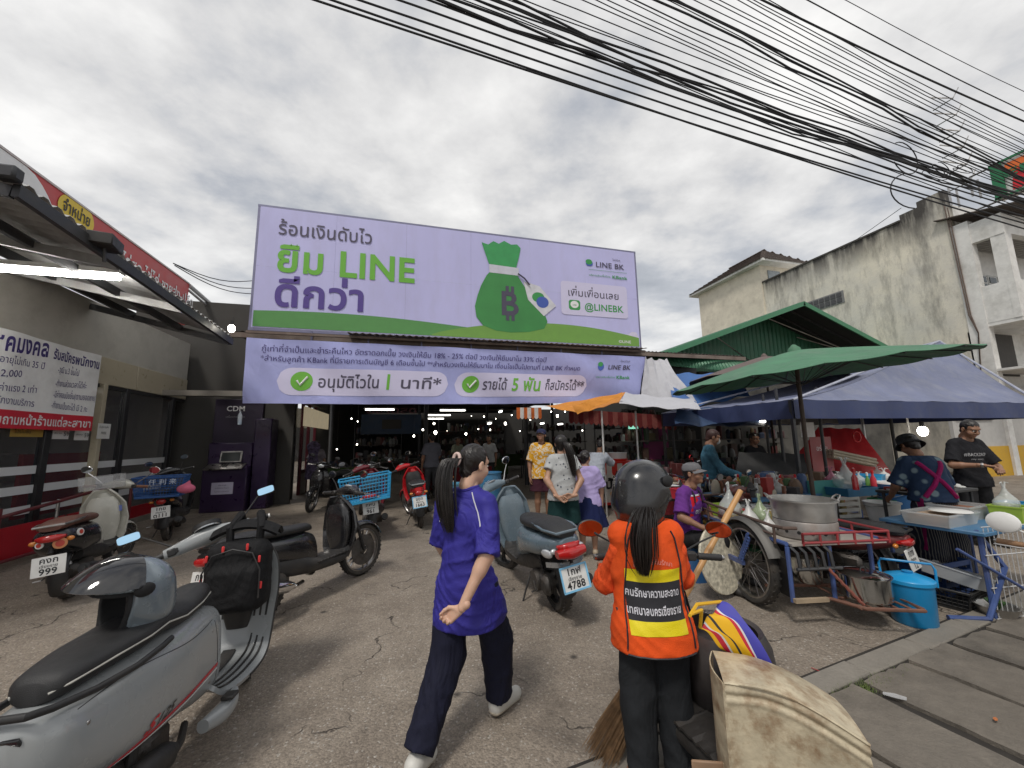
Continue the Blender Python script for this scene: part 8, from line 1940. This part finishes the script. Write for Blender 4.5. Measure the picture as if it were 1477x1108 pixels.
def raglan(sx):
    pts = []
    for i in range(12):
        k = i/11; x = sx*(.05+.085*k); z = 1.245-.14*k; y = -.075-.035*k+.02*k*k
        pts.append(npa(x, y-.018, z))
    return pts
for sx in (-1, 1):
    def f(u, v, sx=sx):
        k = u; x = sx*(.052+.08*k)+.006*(v-.5); z = 1.262-.15*k; return (x, -.068-.055*k+.018*k*k, z)
trousers(t, J, NVT, top=.8, to=.98, g=.012, wide=1.38, fold=.008, h=.011)
for i, (x, z, w_, h_) in enumerate(((.235, .24, .02, .12),)): pass
hr = hair_mesh(t, J, h=.006); ponytail(hr, [(-.02, -.075, 1.44), (-.045, -.125, 1.43), (-.06, -.145, 1.36), (-.06, -.15, 1.25), (-.045, -.145, 1.14), (-.035, -.14, 1.06)], .036, 170)
MB().tube([npa(-.022, -.088, 1.437)+npa(.02*math.sin(a), .025*math.cos(a)*.3, .03*math.cos(a)) for a in [2*math.pi*i/16 for i in range(16)]], .01, 6, closed=True).build('hair_tie', mat('pink_tie', (.6, .45, .4), .7), hr)
SHW = mat('white_leather', (.6, .59, .55), .55, var=.06, bump=.1, dirt=(.35, .31, .25), dirt_amt=.3); SOLE = mat('shoe_sole', (.45, .4, .32), .7, var=.1)
shoe(t, J, 'L', SHW, SOLE, 1.1); shoe(t, J, 'R', SHW, SOLE, 1.15)
# raglan piping drawn on the shirt surface by ray casting onto it
def project(o, pts, d, off=.003):
    me = o.data; from mathutils.bvhtree import BVHTree
    bv = BVHTree.FromPolygons([v.co for v in me.vertices], [p.vertices for p in me.polygons]); R_ = []
    for p in pts:
        h_ = bv.ray_cast(Vector(p)-Vector(d)*1.0, Vector(d))
        if h_[0] is not None: R_.append(h_[0]+h_[1].normalized()*off if h_[1].dot(Vector(d)) < 0 else h_[0]-h_[1].normalized()*off)
    return R_
for sx in (-1, 1):
    P = project(sh_o, [npa(sx*(.06+.09*k/14), -.1, 1.255-.16*k/14) for k in range(15)], (0, 1, 0))
    if len(P) > 2: MB().tube(P, .0035, 5).build('white_piping', WHT_, sh_o)
def decal_text(o, tx, size, m, c, u, v, d, bold=.0, width=None, al='C', off=.004, name='lettering', arc=0.):
    """lettering laid on a garment: each vertex cast onto the surface along d"""
    from mathutils.bvhtree import BVHTree
    me0 = o.data; bv = BVHTree.FromPolygons([q.co for q in me0.vertices], [p.vertices for p in me0.polygons])
    V, F, w_ = layout(tx, size, bold, al); k = 1 if not width else width/w_; d = Vector(d).normalized(); P = []
    for a_, b_ in V:
        x_ = a_*k; p = Vector(c)+Vector(u)*x_+Vector(v)*(b_-arc*x_*x_); h_ = bv.ray_cast(p-d, d); P.append(tuple(h_[0]-d*off) if h_[0] is not None else tuple(p))
    me = D.meshes.new(name); me.from_pydata(P, [], F); me.update(); return link(name, me, m, o)
def patch(o, P00, P10, P01, d, m, nm, off=.0025, nu=24, nv=8):
    from mathutils.bvhtree import BVHTree
    me0 = o.data; bv = BVHTree.FromPolygons([q.co for q in me0.vertices], [p.vertices for p in me0.polygons]); d = Vector(d).normalized()
    P00, P10, P01 = map(Vector, (P00, P10, P01)); V = []
    for i in range(nu+1):
        for j in range(nv+1):
            p = P00+(P10-P00)*i/nu+(P01-P00)*j/nv; h_ = bv.ray_cast(p-d, d); V.append((h_[0]-d*off) if h_[0] is not None else None)
    F = []
    for i in range(nu):
        for j in range(nv):
            q = [i*(nv+1)+j, (i+1)*(nv+1)+j, (i+1)*(nv+1)+j+1, i*(nv+1)+j+1]
            if all(V[k] is not None for k in q): F.append(q)
    return MB().add([v if v is not None else Vector((0, 0, 0)) for v in V], F).build(nm, m, o, fix=False)
# the street sweeper
SWP = (1.06, 1.60, 0)
J = stand(1.43, 1.02)
for k_ in ('waist', 'chest', 'neck', 'head', 'shL', 'shR'): J[k_] = J[k_]+npa(0, .02, 0)
J['head'] = J['head']+npa(.02, .03, -.012)
J['elR'] = npa(.205, .10, .905); J['wrR'] = npa(.16, .27, .86); J['hdR'] = npa(-.3, 1, -.05); J['hnR'] = npa(0, 0, -1)
J['elL'] = npa(-.19, .1, .90); J['wrL'] = npa(-.14, .30, .90); J['hdL'] = npa(.1, 1, 0); J['hnL'] = npa(0, 0, -1)
J['yaw'] = rad(-58); J['nod'] = rad(-4); J['curlL'] = J['curlR'] = .85
t, body = person('street sweeper in an orange hi vis vest and black helmet seen from behind', SWP, rad(-14), J, SKIN2, h=.011); t.scale = (.93, .93, .93)
so1 = shirt(t, J, ORS, hem=.68, sleeve=1.93, g=.004, sg=.014, fold=.008, h=.010)
vs_ = shirt(t, J, ORV, hem=.655, g=.032, sleeve=.0, no_sleeve=True, fold=.0045, flare=.015, h=.009, name='vest')
dY = (0, 1, 0)
YELR = mat('reflective_yellow', (.75, .62, .01), .35, var=.06, bump=.2, bscale=200); BLKR = mat('vest_black', (.015, .015, .02), .6, var=.1)
patch(vs_, (-.135, -.2, .955), (.120, -.2, .955), (-.135, -.2, 1.01), dY, YELR, 'yellow_band'); patch(vs_, (-.135, -.2, .80), (.120, -.2, .80), (-.135, -.2, .955), dY, BLKR, 'black_panel'); patch(vs_, (-.135, -.2, .745), (.120, -.2, .745), (-.135, -.2, .80), dY, YELR, 'yellow_band')
decal_text(vs_, 'คนรักษาความสะอาด', .046, WHT_, (-.015, -.2, .895), (1, 0, 0), (0, 0, 1), dY, .02, .245); decal_text(vs_, 'เทศบาลนครเชียงราย', .046, WHT_, (-.015, -.2, .825), (1, 0, 0), (0, 0, 1), dY, .02, .245)
decal_text(vs_, 'โปรดช่วยกันรักษา', .03, mat('faded_pink', (.75, .3, .25), .6, var=.05), (-.01, -.2, 1.035), (1, 0, 0), (0, 0, 1), dY, .0, .18, arc=2.)
for sx in (-1, 1):
    P = project(vs_, [npa(sx*(.095+.055*(k/16)**.5), -.1, 1.17-.49*k/16) for k in range(17)], (0, 1, 0))
    if len(P) > 2: MB().tube(P, .004, 5).build('black_binding', BLKR, vs_)
P = project(vs_, [npa(-.15+.3*k/20, -.1, .664) for k in range(21)], (0, 1, 0))
if len(P) > 2: MB().tube(P, .004, 5).build('black_binding', BLKR, vs_)
MB().box((-.165, -.0, .78), (.012, .05, .09), bev=.004).build('buckle', BLK, vs_)
trousers(t, J, fab('black_jeans', (.02, .022, .025), var=.3), top=.75, to=.97, g=.014, wide=1.15, fold=.006)
hr = hair_mesh(t, J); ponytail(hr, [(-.02, -.06, 1.29), (-.055, -.12, 1.25), (-.075, -.135, 1.17), (-.075, -.135, 1.08), (-.07, -.13, 1.0)], .04, 150, seed=4)
R_h = headR(J); hk = J['head']
hl = open_helmet('helmet', 'black riding helmet with a short smoked visor worn by the street sweeper', 'helmet', (0, 0, 0), (0, 0, 0), mat('helmet_black', (.013, .013, .015), .25, var=.2, coat=.5, dirt=(.1, .1, .1), dirt_amt=.15), mat('helmet_lining', (.012, .012, .013)), VIS, BLK, visor=False)
MB().sheet(lambda u, v: ((.13-.0*v)*math.sin(rad(-62+124*u)), (.15+.11*v*math.cos(rad(-62+124*u)))*math.cos(rad(-62+124*u))**.6, .175-.012*v+.02*math.cos(rad(-62+124*u))), 20, 8, .003).build('visor', VIS, hl)
hl.parent = None
Mw = Matrix.Translation(SWP) @ Matrix.Rotation(rad(-14), 4, 'Z') @ Matrix.Scale(.93, 4) @ Matrix.Translation(Vector(hk)) @ Matrix(R_h.tolist()).to_4x4()
hl.matrix_world = Mw @ Matrix.Translation((0, .0, -.092)) @ Matrix.Scale(1.1, 4)
# man in the yellow patterned shirt
J = stand(1.70)
J['nod'] = rad(12); J['yaw'] = rad(-25)
YPT = fab('yellow_print', (.62, .33, .02), var=.0); 
nt_ = YPT.node_tree; bs_ = nt_.nodes['Principled BSDF']; nz = nt_.nodes.new('ShaderNodeTexNoise'); nz.inputs['Scale'].default_value = 9; nz.inputs['Detail'].default_value = 3; nz.inputs['Distortion'].default_value = 2.5; tcc = nt_.nodes.new('ShaderNodeTexCoord'); nt_.links.new(tcc.outputs['Object'], nz.inputs['Vector']); crr = nt_.nodes.new('ShaderNodeValToRGB'); nt_.links.new(nz.outputs['Fac'], crr.inputs[0]); crr.color_ramp.elements[0].position = .5; crr.color_ramp.elements[0].color = (.6, .3, .02, 1); crr.color_ramp.elements[1].position = .54; crr.color_ramp.elements[1].color = (.6, .52, .4, 1); nt_.links.new(crr.outputs[0], bs_.inputs['Base Color'])
t, body = person('man in a yellow and white patterned t-shirt, dark shorts and a navy cap', (2.52, 7.1, 0), rad(172), J, SKIN2, h=.015)
shirt(t, J, YPT, sleeve=.9, g=.03, sg=.03, hem=.76, flare=.02); trousers(t, J, fab('maroon_shorts', (.05, .015, .025)), to=.42, g=.03, wide=1.3, name='shorts')
hair_mesh(t, J); cap(t, J, fab('navy_cap', (.03, .035, .08))); shoe(t, J, 'L', BLK); shoe(t, J, 'R', BLK)
MB().tube([J['neck']+npa(.07*math.cos(a), .055*math.sin(a), .005) for a in [2*math.pi*i/20 for i in range(20)]], .012, 6, closed=True).build('neckband', fab('maroon_band', (.06, .02, .02)), t)
# woman in grey top, arms folded behind
J = stand(1.55)
J['elL'] = npa(-.21, -.07, .99); J['wrL'] = npa(-.10, -.17, .80); J['hdL'] = npa(.7, -.1, -.35); J['hnL'] = npa(.3, -1, 0)
J['elR'] = npa(.22, -.05, .98); J['wrR'] = npa(.10, -.17, .81); J['hdR'] = npa(-.7, 0, -.1); J['hnR'] = npa(0, -1, 0); J['yaw'] = rad(-20); J['curlL'] = .5
GPR = fab('grey_print', (.42, .43, .43), var=.0); 
def dots(m, base, dot, sc, lo=.1, hi=.14):
    n_ = m.node_tree; b_ = n_.nodes['Principled BSDF']; v_ = n_.nodes.new('ShaderNodeTexVoronoi'); v_.inputs['Scale'].default_value = sc; t_ = n_.nodes.new('ShaderNodeTexCoord'); n_.links.new(t_.outputs['Object'], v_.inputs['Vector']); c_ = n_.nodes.new('ShaderNodeValToRGB'); n_.links.new(v_.outputs['Distance'], c_.inputs[0])
    c_.color_ramp.elements[0].position = lo; c_.color_ramp.elements[0].color = (*dot, 1); c_.color_ramp.elements[1].position = hi; c_.color_ramp.elements[1].color = (*base, 1); n_.links.new(c_.outputs[0], b_.inputs['Base Color'])
dots(GPR, (.42, .43, .43), (.07, .08, .1), 17, .16, .22)
t, body = person('woman in a light grey printed top and green shorts, hands behind her back', (1.93, 4.66, 0), rad(-14), J, SKIN, h=.013)
shirt(t, J, GPR, sleeve=.5, g=.022, sg=.02, hem=.74, flare=.02, belly=.01); trousers(t, J, fab('dark_green_shorts', (.01, .035, .035), var=.2), to=.44, g=.024, wide=1.3, name='shorts', waist_g=.01)
hr = hair_mesh(t, J); ponytail(hr, [(.02, -.07, 1.46), (.045, -.13, 1.42), (.08, -.145, 1.3), (.11, -.14, 1.16), (.13, -.14, 1.02)], .035, 80, seed=5)
for n_ in 'LR': shoe(t, J, n_, BLK)
# girl in lilac blouse and navy skirt
J = stand(1.34)
J['yaw'] = rad(-25); J['elR'] = npa(.19, .03, .85)
t, body = person('schoolgirl in a pale lilac blouse and navy skirt standing beside the woman in grey', (2.33, 4.82, 0), rad(-24), J, SKIN, h=.013)
shirt(t, J, fab('lilac_blouse', (.42, .35, .62)), sleeve=.95, g=.03, sg=.035, hem=.62, flare=.03); skirt(t, J, fab('navy_skirt', (.012, .018, .07)), .8, .37, .13, .26, pleat=.012)
hair_mesh(t, J, bun=(.07, -.09, .01)); hair_mesh(t, J, bun=(-.06, -.1, .02), name='hair_bun')
for n_ in 'LR': shoe(t, J, n_, mat('beige_shoe', (.4, .33, .24), .6, var=.1))
# customer at the juice cart, bent over
J = stand(1.58)
for k_, dy, dz in (('waist', .06, -.02), ('chest', .16, -.06), ('neck', .29, -.12), ('head', .37, -.10), ('shL', .25, -.10), ('shR', .25, -.10)): J[k_] = J[k_]+npa(0, dy, dz)
J['elR'] = npa(.2, .42, .98); J['wrR'] = npa(.14, .6, .95); J['hdR'] = npa(0, 1, -.1); J['elL'] = npa(-.2, .35, .95); J['wrL'] = npa(-.1, .55, .92); J['hdL'] = npa(0, 1, 0); J['nod'] = rad(-25)
q = at(845, 700, Y=7.3)
t, body = person('customer in a pale blue grey shirt bending over at the juice cart behind the pole', (q.x, 6.9, 0), rad(-50), J, SKIN2, h=.016)
shirt(t, J, fab('pale_blue_shirt', (.35, .38, .43)), sleeve=.9, g=.03, sg=.03, hem=.76); trousers(t, J, fab('grey_trousers', (.06, .06, .065)), to=.97, g=.016); hair_mesh(t, J)
for n_ in 'LR': shoe(t, J, n_, BLK)
# seated man in a red apron
J = stand(1.62)
dz = -.40
for k_ in ('pel', 'waist', 'chest', 'neck', 'head', 'shL', 'shR', 'hipL', 'hipR'): J[k_] = J[k_]+npa(0, 0, dz)
for n_, s in (('L', -1), ('R', 1)):
    J['kn'+n_] = npa(s*.16, .40, .47); J['an'+n_] = npa(s*.17, .42, .08); J['toe'+n_] = npa(s*.19, .58, .03); J['el'+n_] = npa(s*.24, .06, .66); J['wr'+n_] = npa(s*.17, .27, .56); J['hd'+n_] = npa(-s*.1, .7, -.6); J['hn'+n_] = npa(0, 0, -1)
J['chest'][1] += .03; J['neck'][1] += .06; J['head'][1] += .09; J['shL'][1] += .05; J['shR'][1] += .05; J['nod'] = rad(6)
q = at(985, 700, Y=3.75)
t, body = person('seated vendor in a purple shirt, red apron and grey cap beside the round board', (q.x+.02, 3.75, 0), rad(205), J, SKIN2, h=.013)
shirt(t, J, fab('purple_tee', (.13, .035, .22)), sleeve=.85, g=.022, sg=.028, hem=.44); trousers(t, J, fab('black_trousers', (.02, .02, .022)), top=.62, to=.9, g=.016, name='trousers')
V, F = sdf(torso(J, .032), .011, .02, lambda P, d: np.maximum.reduce([d+wob(P, .003), -(P[:, 1]-.01), np.abs(P[:, 0])-.10-.1*np.clip(.95-P[:, 2], 0, .3), P[:, 2]-.885])); ap_ = link('apron', arr_mesh('apron', V, F), fab('red_apron', (.55, .015, .025)), t)
decal_text(ap_, 'ตราไก่', .07, WHT_, (0, .2, .68), (-1, 0, 0), (0, 0, 1), (0, -1, 0), .02, .15); patch(ap_, (.10, .3, .86), (-.10, .3, .86), (.10, .3, .875), (0, -1, 0), WHT_, 'white_trim')
for s in (-1, 1): MB().tube([J['neck']+npa(s*.05, .03, .0), J['chest']*.4+J['neck']*.6+npa(s*.085, .10, 0), J['chest']+npa(s*.085, .115, .03)], .009, 6).build('apron_strap', BLK, ap_)
cap(t, J, fab('grey_cap', (.16, .16, .17))); hair_mesh(t, J)
for n_ in 'LR': shoe(t, J, n_, BLK)
stl = thing('stool', 'low plastic stool under the seated vendor', 'stool', (q.x+.02, 3.75, 0)); MB().lathe([(.2, 0), (.15, .33), (.14, .35), (0, .35)], n=20).build('stool_body', mat('navy_plastic', (.02, .08, .2)), stl)
# masked vendor in a blue sports shirt
J = stand(1.62)
J['nod'] = rad(-22); J['elR'] = npa(.2, .16, .98); J['wrR'] = npa(.16, .40, .90); J['hdR'] = npa(0, 1, -.3); J['hnR'] = npa(0, 0, -1); J['elL'] = npa(-.2, .12, .98); J['wrL'] = npa(-.14, .36, .88); J['hdL'] = npa(0, 1, -.2); J['head'] = J['head']+npa(0, .06, -.02); J['neck'] = J['neck']+npa(0, .03, 0)
q = at(1027, 700, Y=5.1)
TEAL = fab('teal_sports', (.05, .14, .2), var=.6, scale=4)
t, body = person('masked vendor in a blue patterned long sleeved sports shirt leaning over the stall', (q.x, 5.1, 0), rad(-125), J, SKIN2, h=.014)
shirt(t, J, TEAL, sleeve=1.9, g=.022, sg=.024, hem=.76); trousers(t, J, fab('grey_trousers', (.06, .06, .065)), to=.97, g=.02); hair_mesh(t, J, mat('hair_brown', (.04, .015, .012), .5, var=.3))
Rm = headR(J); V, F = sdf([('e', J['head']+Rm@npa(0, .065, -.04), (.05, .048, .05))], .007, .02, lambda P, d: np.maximum(d, -((P-J['head'])@Rm)[:, 1]+.03)); link('face_mask', arr_mesh('face_mask', V, F), mat('mask_white', (.5, .52, .52), .8, var=.03), t)
for n_ in 'LR': shoe(t, J, n_, BLK)
# dark vendor seated behind the grill
J = stand(1.55); q = at(1093, 660, Y=5.9)
for k_, z in (('elL', 1.0), ('elR', 1.0)): J[k_] = npa(-.22 if k_ == 'elL' else .22, .08, z*.93)
J['wrL'] = npa(-.1, .3, .92); J['wrR'] = npa(.1, .3, .92); J['hdL'] = npa(.3, 1, 0); J['hdR'] = npa(-.3, 1, 0); J['nod'] = rad(-10)
t, body = person('vendor in a black top standing behind the slatted grill in the shade', (q.x, 5.95, 0), rad(175), J, SKIN2, h=.015)
shirt(t, J, fab('black_tee', (.015, .015, .018)), sleeve=.8, g=.03, sg=.03, hem=.7); trousers(t, J, fab('black_trousers', (.02, .02, .022)), to=.97, g=.016); hair_mesh(t, J)
for n_ in 'LR': shoe(t, J, n_, BLK)
# woman in floral top with a bucket hat
J = stand(1.52)
J['nod'] = rad(-30)
for k_, dy, dz in (('chest', .05, -.01), ('neck', .12, -.03), ('head', .17, -.045), ('shL', .1, -.03), ('shR', .1, -.03)): J[k_] = J[k_]+npa(0, dy, dz)
J['elL'] = npa(-.22, .12, .95); J['wrL'] = npa(-.18, .3, .80); J['hdL'] = npa(0, .8, -.5); J['elR'] = npa(.22, .14, .95); J['wrR'] = npa(.12, .36, .88); J['hdR'] = npa(0, 1, -.2)
FLR = fab('floral_navy', (.02, .05, .09)); dots(FLR, (.018, .035, .075), (.16, .22, .25), 9, .22, .34)
q = at(1352, 760, Y=2.8)
t, body = person('woman in a navy floral top with magenta crossed apron straps and a black bucket hat', (q.x, 2.8, 0), rad(-28), J, SKIN2, h=.013)
shf = shirt(t, J, FLR, sleeve=1.0, g=.03, sg=.03, hem=.80, flare=.03, belly=.012)
PST = fab('pinstripe_navy', (.02, .022, .035)); n_ = PST.node_tree; wv_ = n_.nodes.new('ShaderNodeTexWave'); wv_.inputs['Scale'].default_value = 16; wv_.bands_direction = 'X'; tt_ = n_.nodes.new('ShaderNodeTexCoord'); n_.links.new(tt_.outputs['Object'], wv_.inputs['Vector']); cc_ = n_.nodes.new('ShaderNodeValToRGB'); n_.links.new(wv_.outputs['Fac'], cc_.inputs[0]); cc_.color_ramp.elements[0].position = .8; cc_.color_ramp.elements[0].color = (.02, .022, .035, 1); cc_.color_ramp.elements[1].position = .9; cc_.color_ramp.elements[1].color = (.18, .17, .15, 1); n_.links.new(cc_.outputs[0], n_.nodes['Principled BSDF'].inputs['Base Color'])
trousers(t, J, PST, top=.86, to=.95, g=.035, wide=1.5, fold=.008, name='trousers')
MG = fab('magenta_strap', (.25, .01, .09))
for a_, c_ in (((-.1, 1.19), (.13, .85)), ((.1, 1.19), (-.13, .85))):
    P = project(shf, [npa(a_[0]+(c_[0]-a_[0])*k/14, -.1, a_[1]+(c_[1]-a_[1])*k/14) for k in range(15)], (0, 1, 0))
    if len(P) > 2: MB().tube(P, .021, 8).build('apron_strap', MG, shf)
MB().sheet(lambda u, v: (-.16-.03*v, -.12-.02*math.sin(u*5)+.1*u, .84-.5*v), 8, 8, .004).build('apron_tail', MG, shf)
hair_mesh(t, J); Rh = headR(J); hb_ = MB().lathe([(.128, -.012), (.12, .0), (.096, .035), (.088, .09), (.075, .11), (0, .115)], n=28); hb_.v = [tuple(J['head']+Rh@npa(*v)) for v in hb_.v]; hb_.build('bucket_hat', fab('black_hat', (.02, .02, .022)), t)
for n_ in 'LR': shoe(t, J, n_, BLK)
# man in black t-shirt grilling
J = stand(1.68)
J['nod'] = rad(-28); J['head'] = J['head']+npa(0, .07, -.02); J['neck'] = J['neck']+npa(0, .03, 0)
J['elR'] = npa(.27, .06, 1.05); J['wrR'] = npa(.12, .28, 1.06); J['hdR'] = npa(-.7, .6, -.1); J['hnR'] = npa(0, 0, -1); J['elL'] = npa(-.26, .08, 1.02); J['wrL'] = npa(-.06, .3, 1.02); J['hdL'] = npa(.6, .6, -.2); J['hnL'] = npa(0, 0, -1); J['curlL'] = J['curlR'] = .7
q = at(1400, 680, Y=3.55)
t, body = person('man in a black t-shirt with pale lettering grilling skewers under the blue tent', (q.x, 3.55, 0), rad(160), J, SKIN2, h=.012)
bt_ = shirt(t, J, fab('black_tee', (.015, .015, .018)), sleeve=.85, g=.022, sg=.026, hem=.76); trousers(t, J, fab('black_trousers', (.02, .02, .022)), to=.97, g=.016); hair_mesh(t, J, sc=.97)
decal_text(bt_, '#BACKDROP', .06, mat('faded_white', (.35, .35, .36), .6), (0, .3, 1.17), (-1, 0, 0), (0, 0, 1), (0, -1, 0), .01, .26); decal_text(bt_, 'my story', .03, mat('faded_white', (.35, .35, .36)), (0, .3, 1.12), (-1, 0, 0), (0, 0, 1), (0, -1, 0), .0, .15)
MB().lathe([(.03, -.012), (.033, 0), (.03, .012)], n=14).xf(Matrix.Translation(Vector(J['wrR'])) @ Vector(J['wrR']-J['elR']).to_track_quat('Z', 'Y').to_matrix().to_4x4()).build('wristwatch', STEEL, t)
for n_ in 'LR': shoe(t, J, n_, BLK)
# people deep in the hall
for (px_, py_, Y_, H_, rz_, cs_, lab) in ((622, 720, 10.6, 1.72, 10, (.12, .12, .14), 'man in a dark grey shirt standing in the shade of the hall behind the drums'), (706, 700, 12.5, 1.66, 150, (.45, .46, .46), 'person in a white shirt in the dim hall under the glowing bulbs'), (660, 700, 13.5, 1.62, 200, (.25, .27, .2), 'vendor in an olive shirt deep in the hall facing out'), (690, 705, 11.2, 1.6, 60, (.1, .08, .1), 'shopper in dark clothes walking in the hall'), (455, 700, 13.2, 1.55, 180, (.25, .22, .24), 'shopkeeper in a pale top by the maroon shop')):
    q = at(px_, py_, Y=Y_); J = stand(H_)
    if Y_ != 12.5: J['elR'] = npa(.22, .12, .62*H_); J['wrR'] = npa(.15, .3, .6*H_); J['hdR'] = npa(0, 1, 0)
    t, body = person(lab, (q.x, Y_, 0), rad(rz_), J, SKIN2, h=.018, face=False)
    shirt(t, J, fab('hall_shirt_%d' % int(cs_[0]*100) if False else 'shirt_tone_'+lab.split()[3], cs_), sleeve=.8, g=.025, sg=.025, h=.015); trousers(t, J, fab('grey_trousers', (.06, .06, .065)), to=.97, h=.016); hair_mesh(t, J, h=.01)
    for n_ in 'LR': shoe(t, J, n_, BLK)
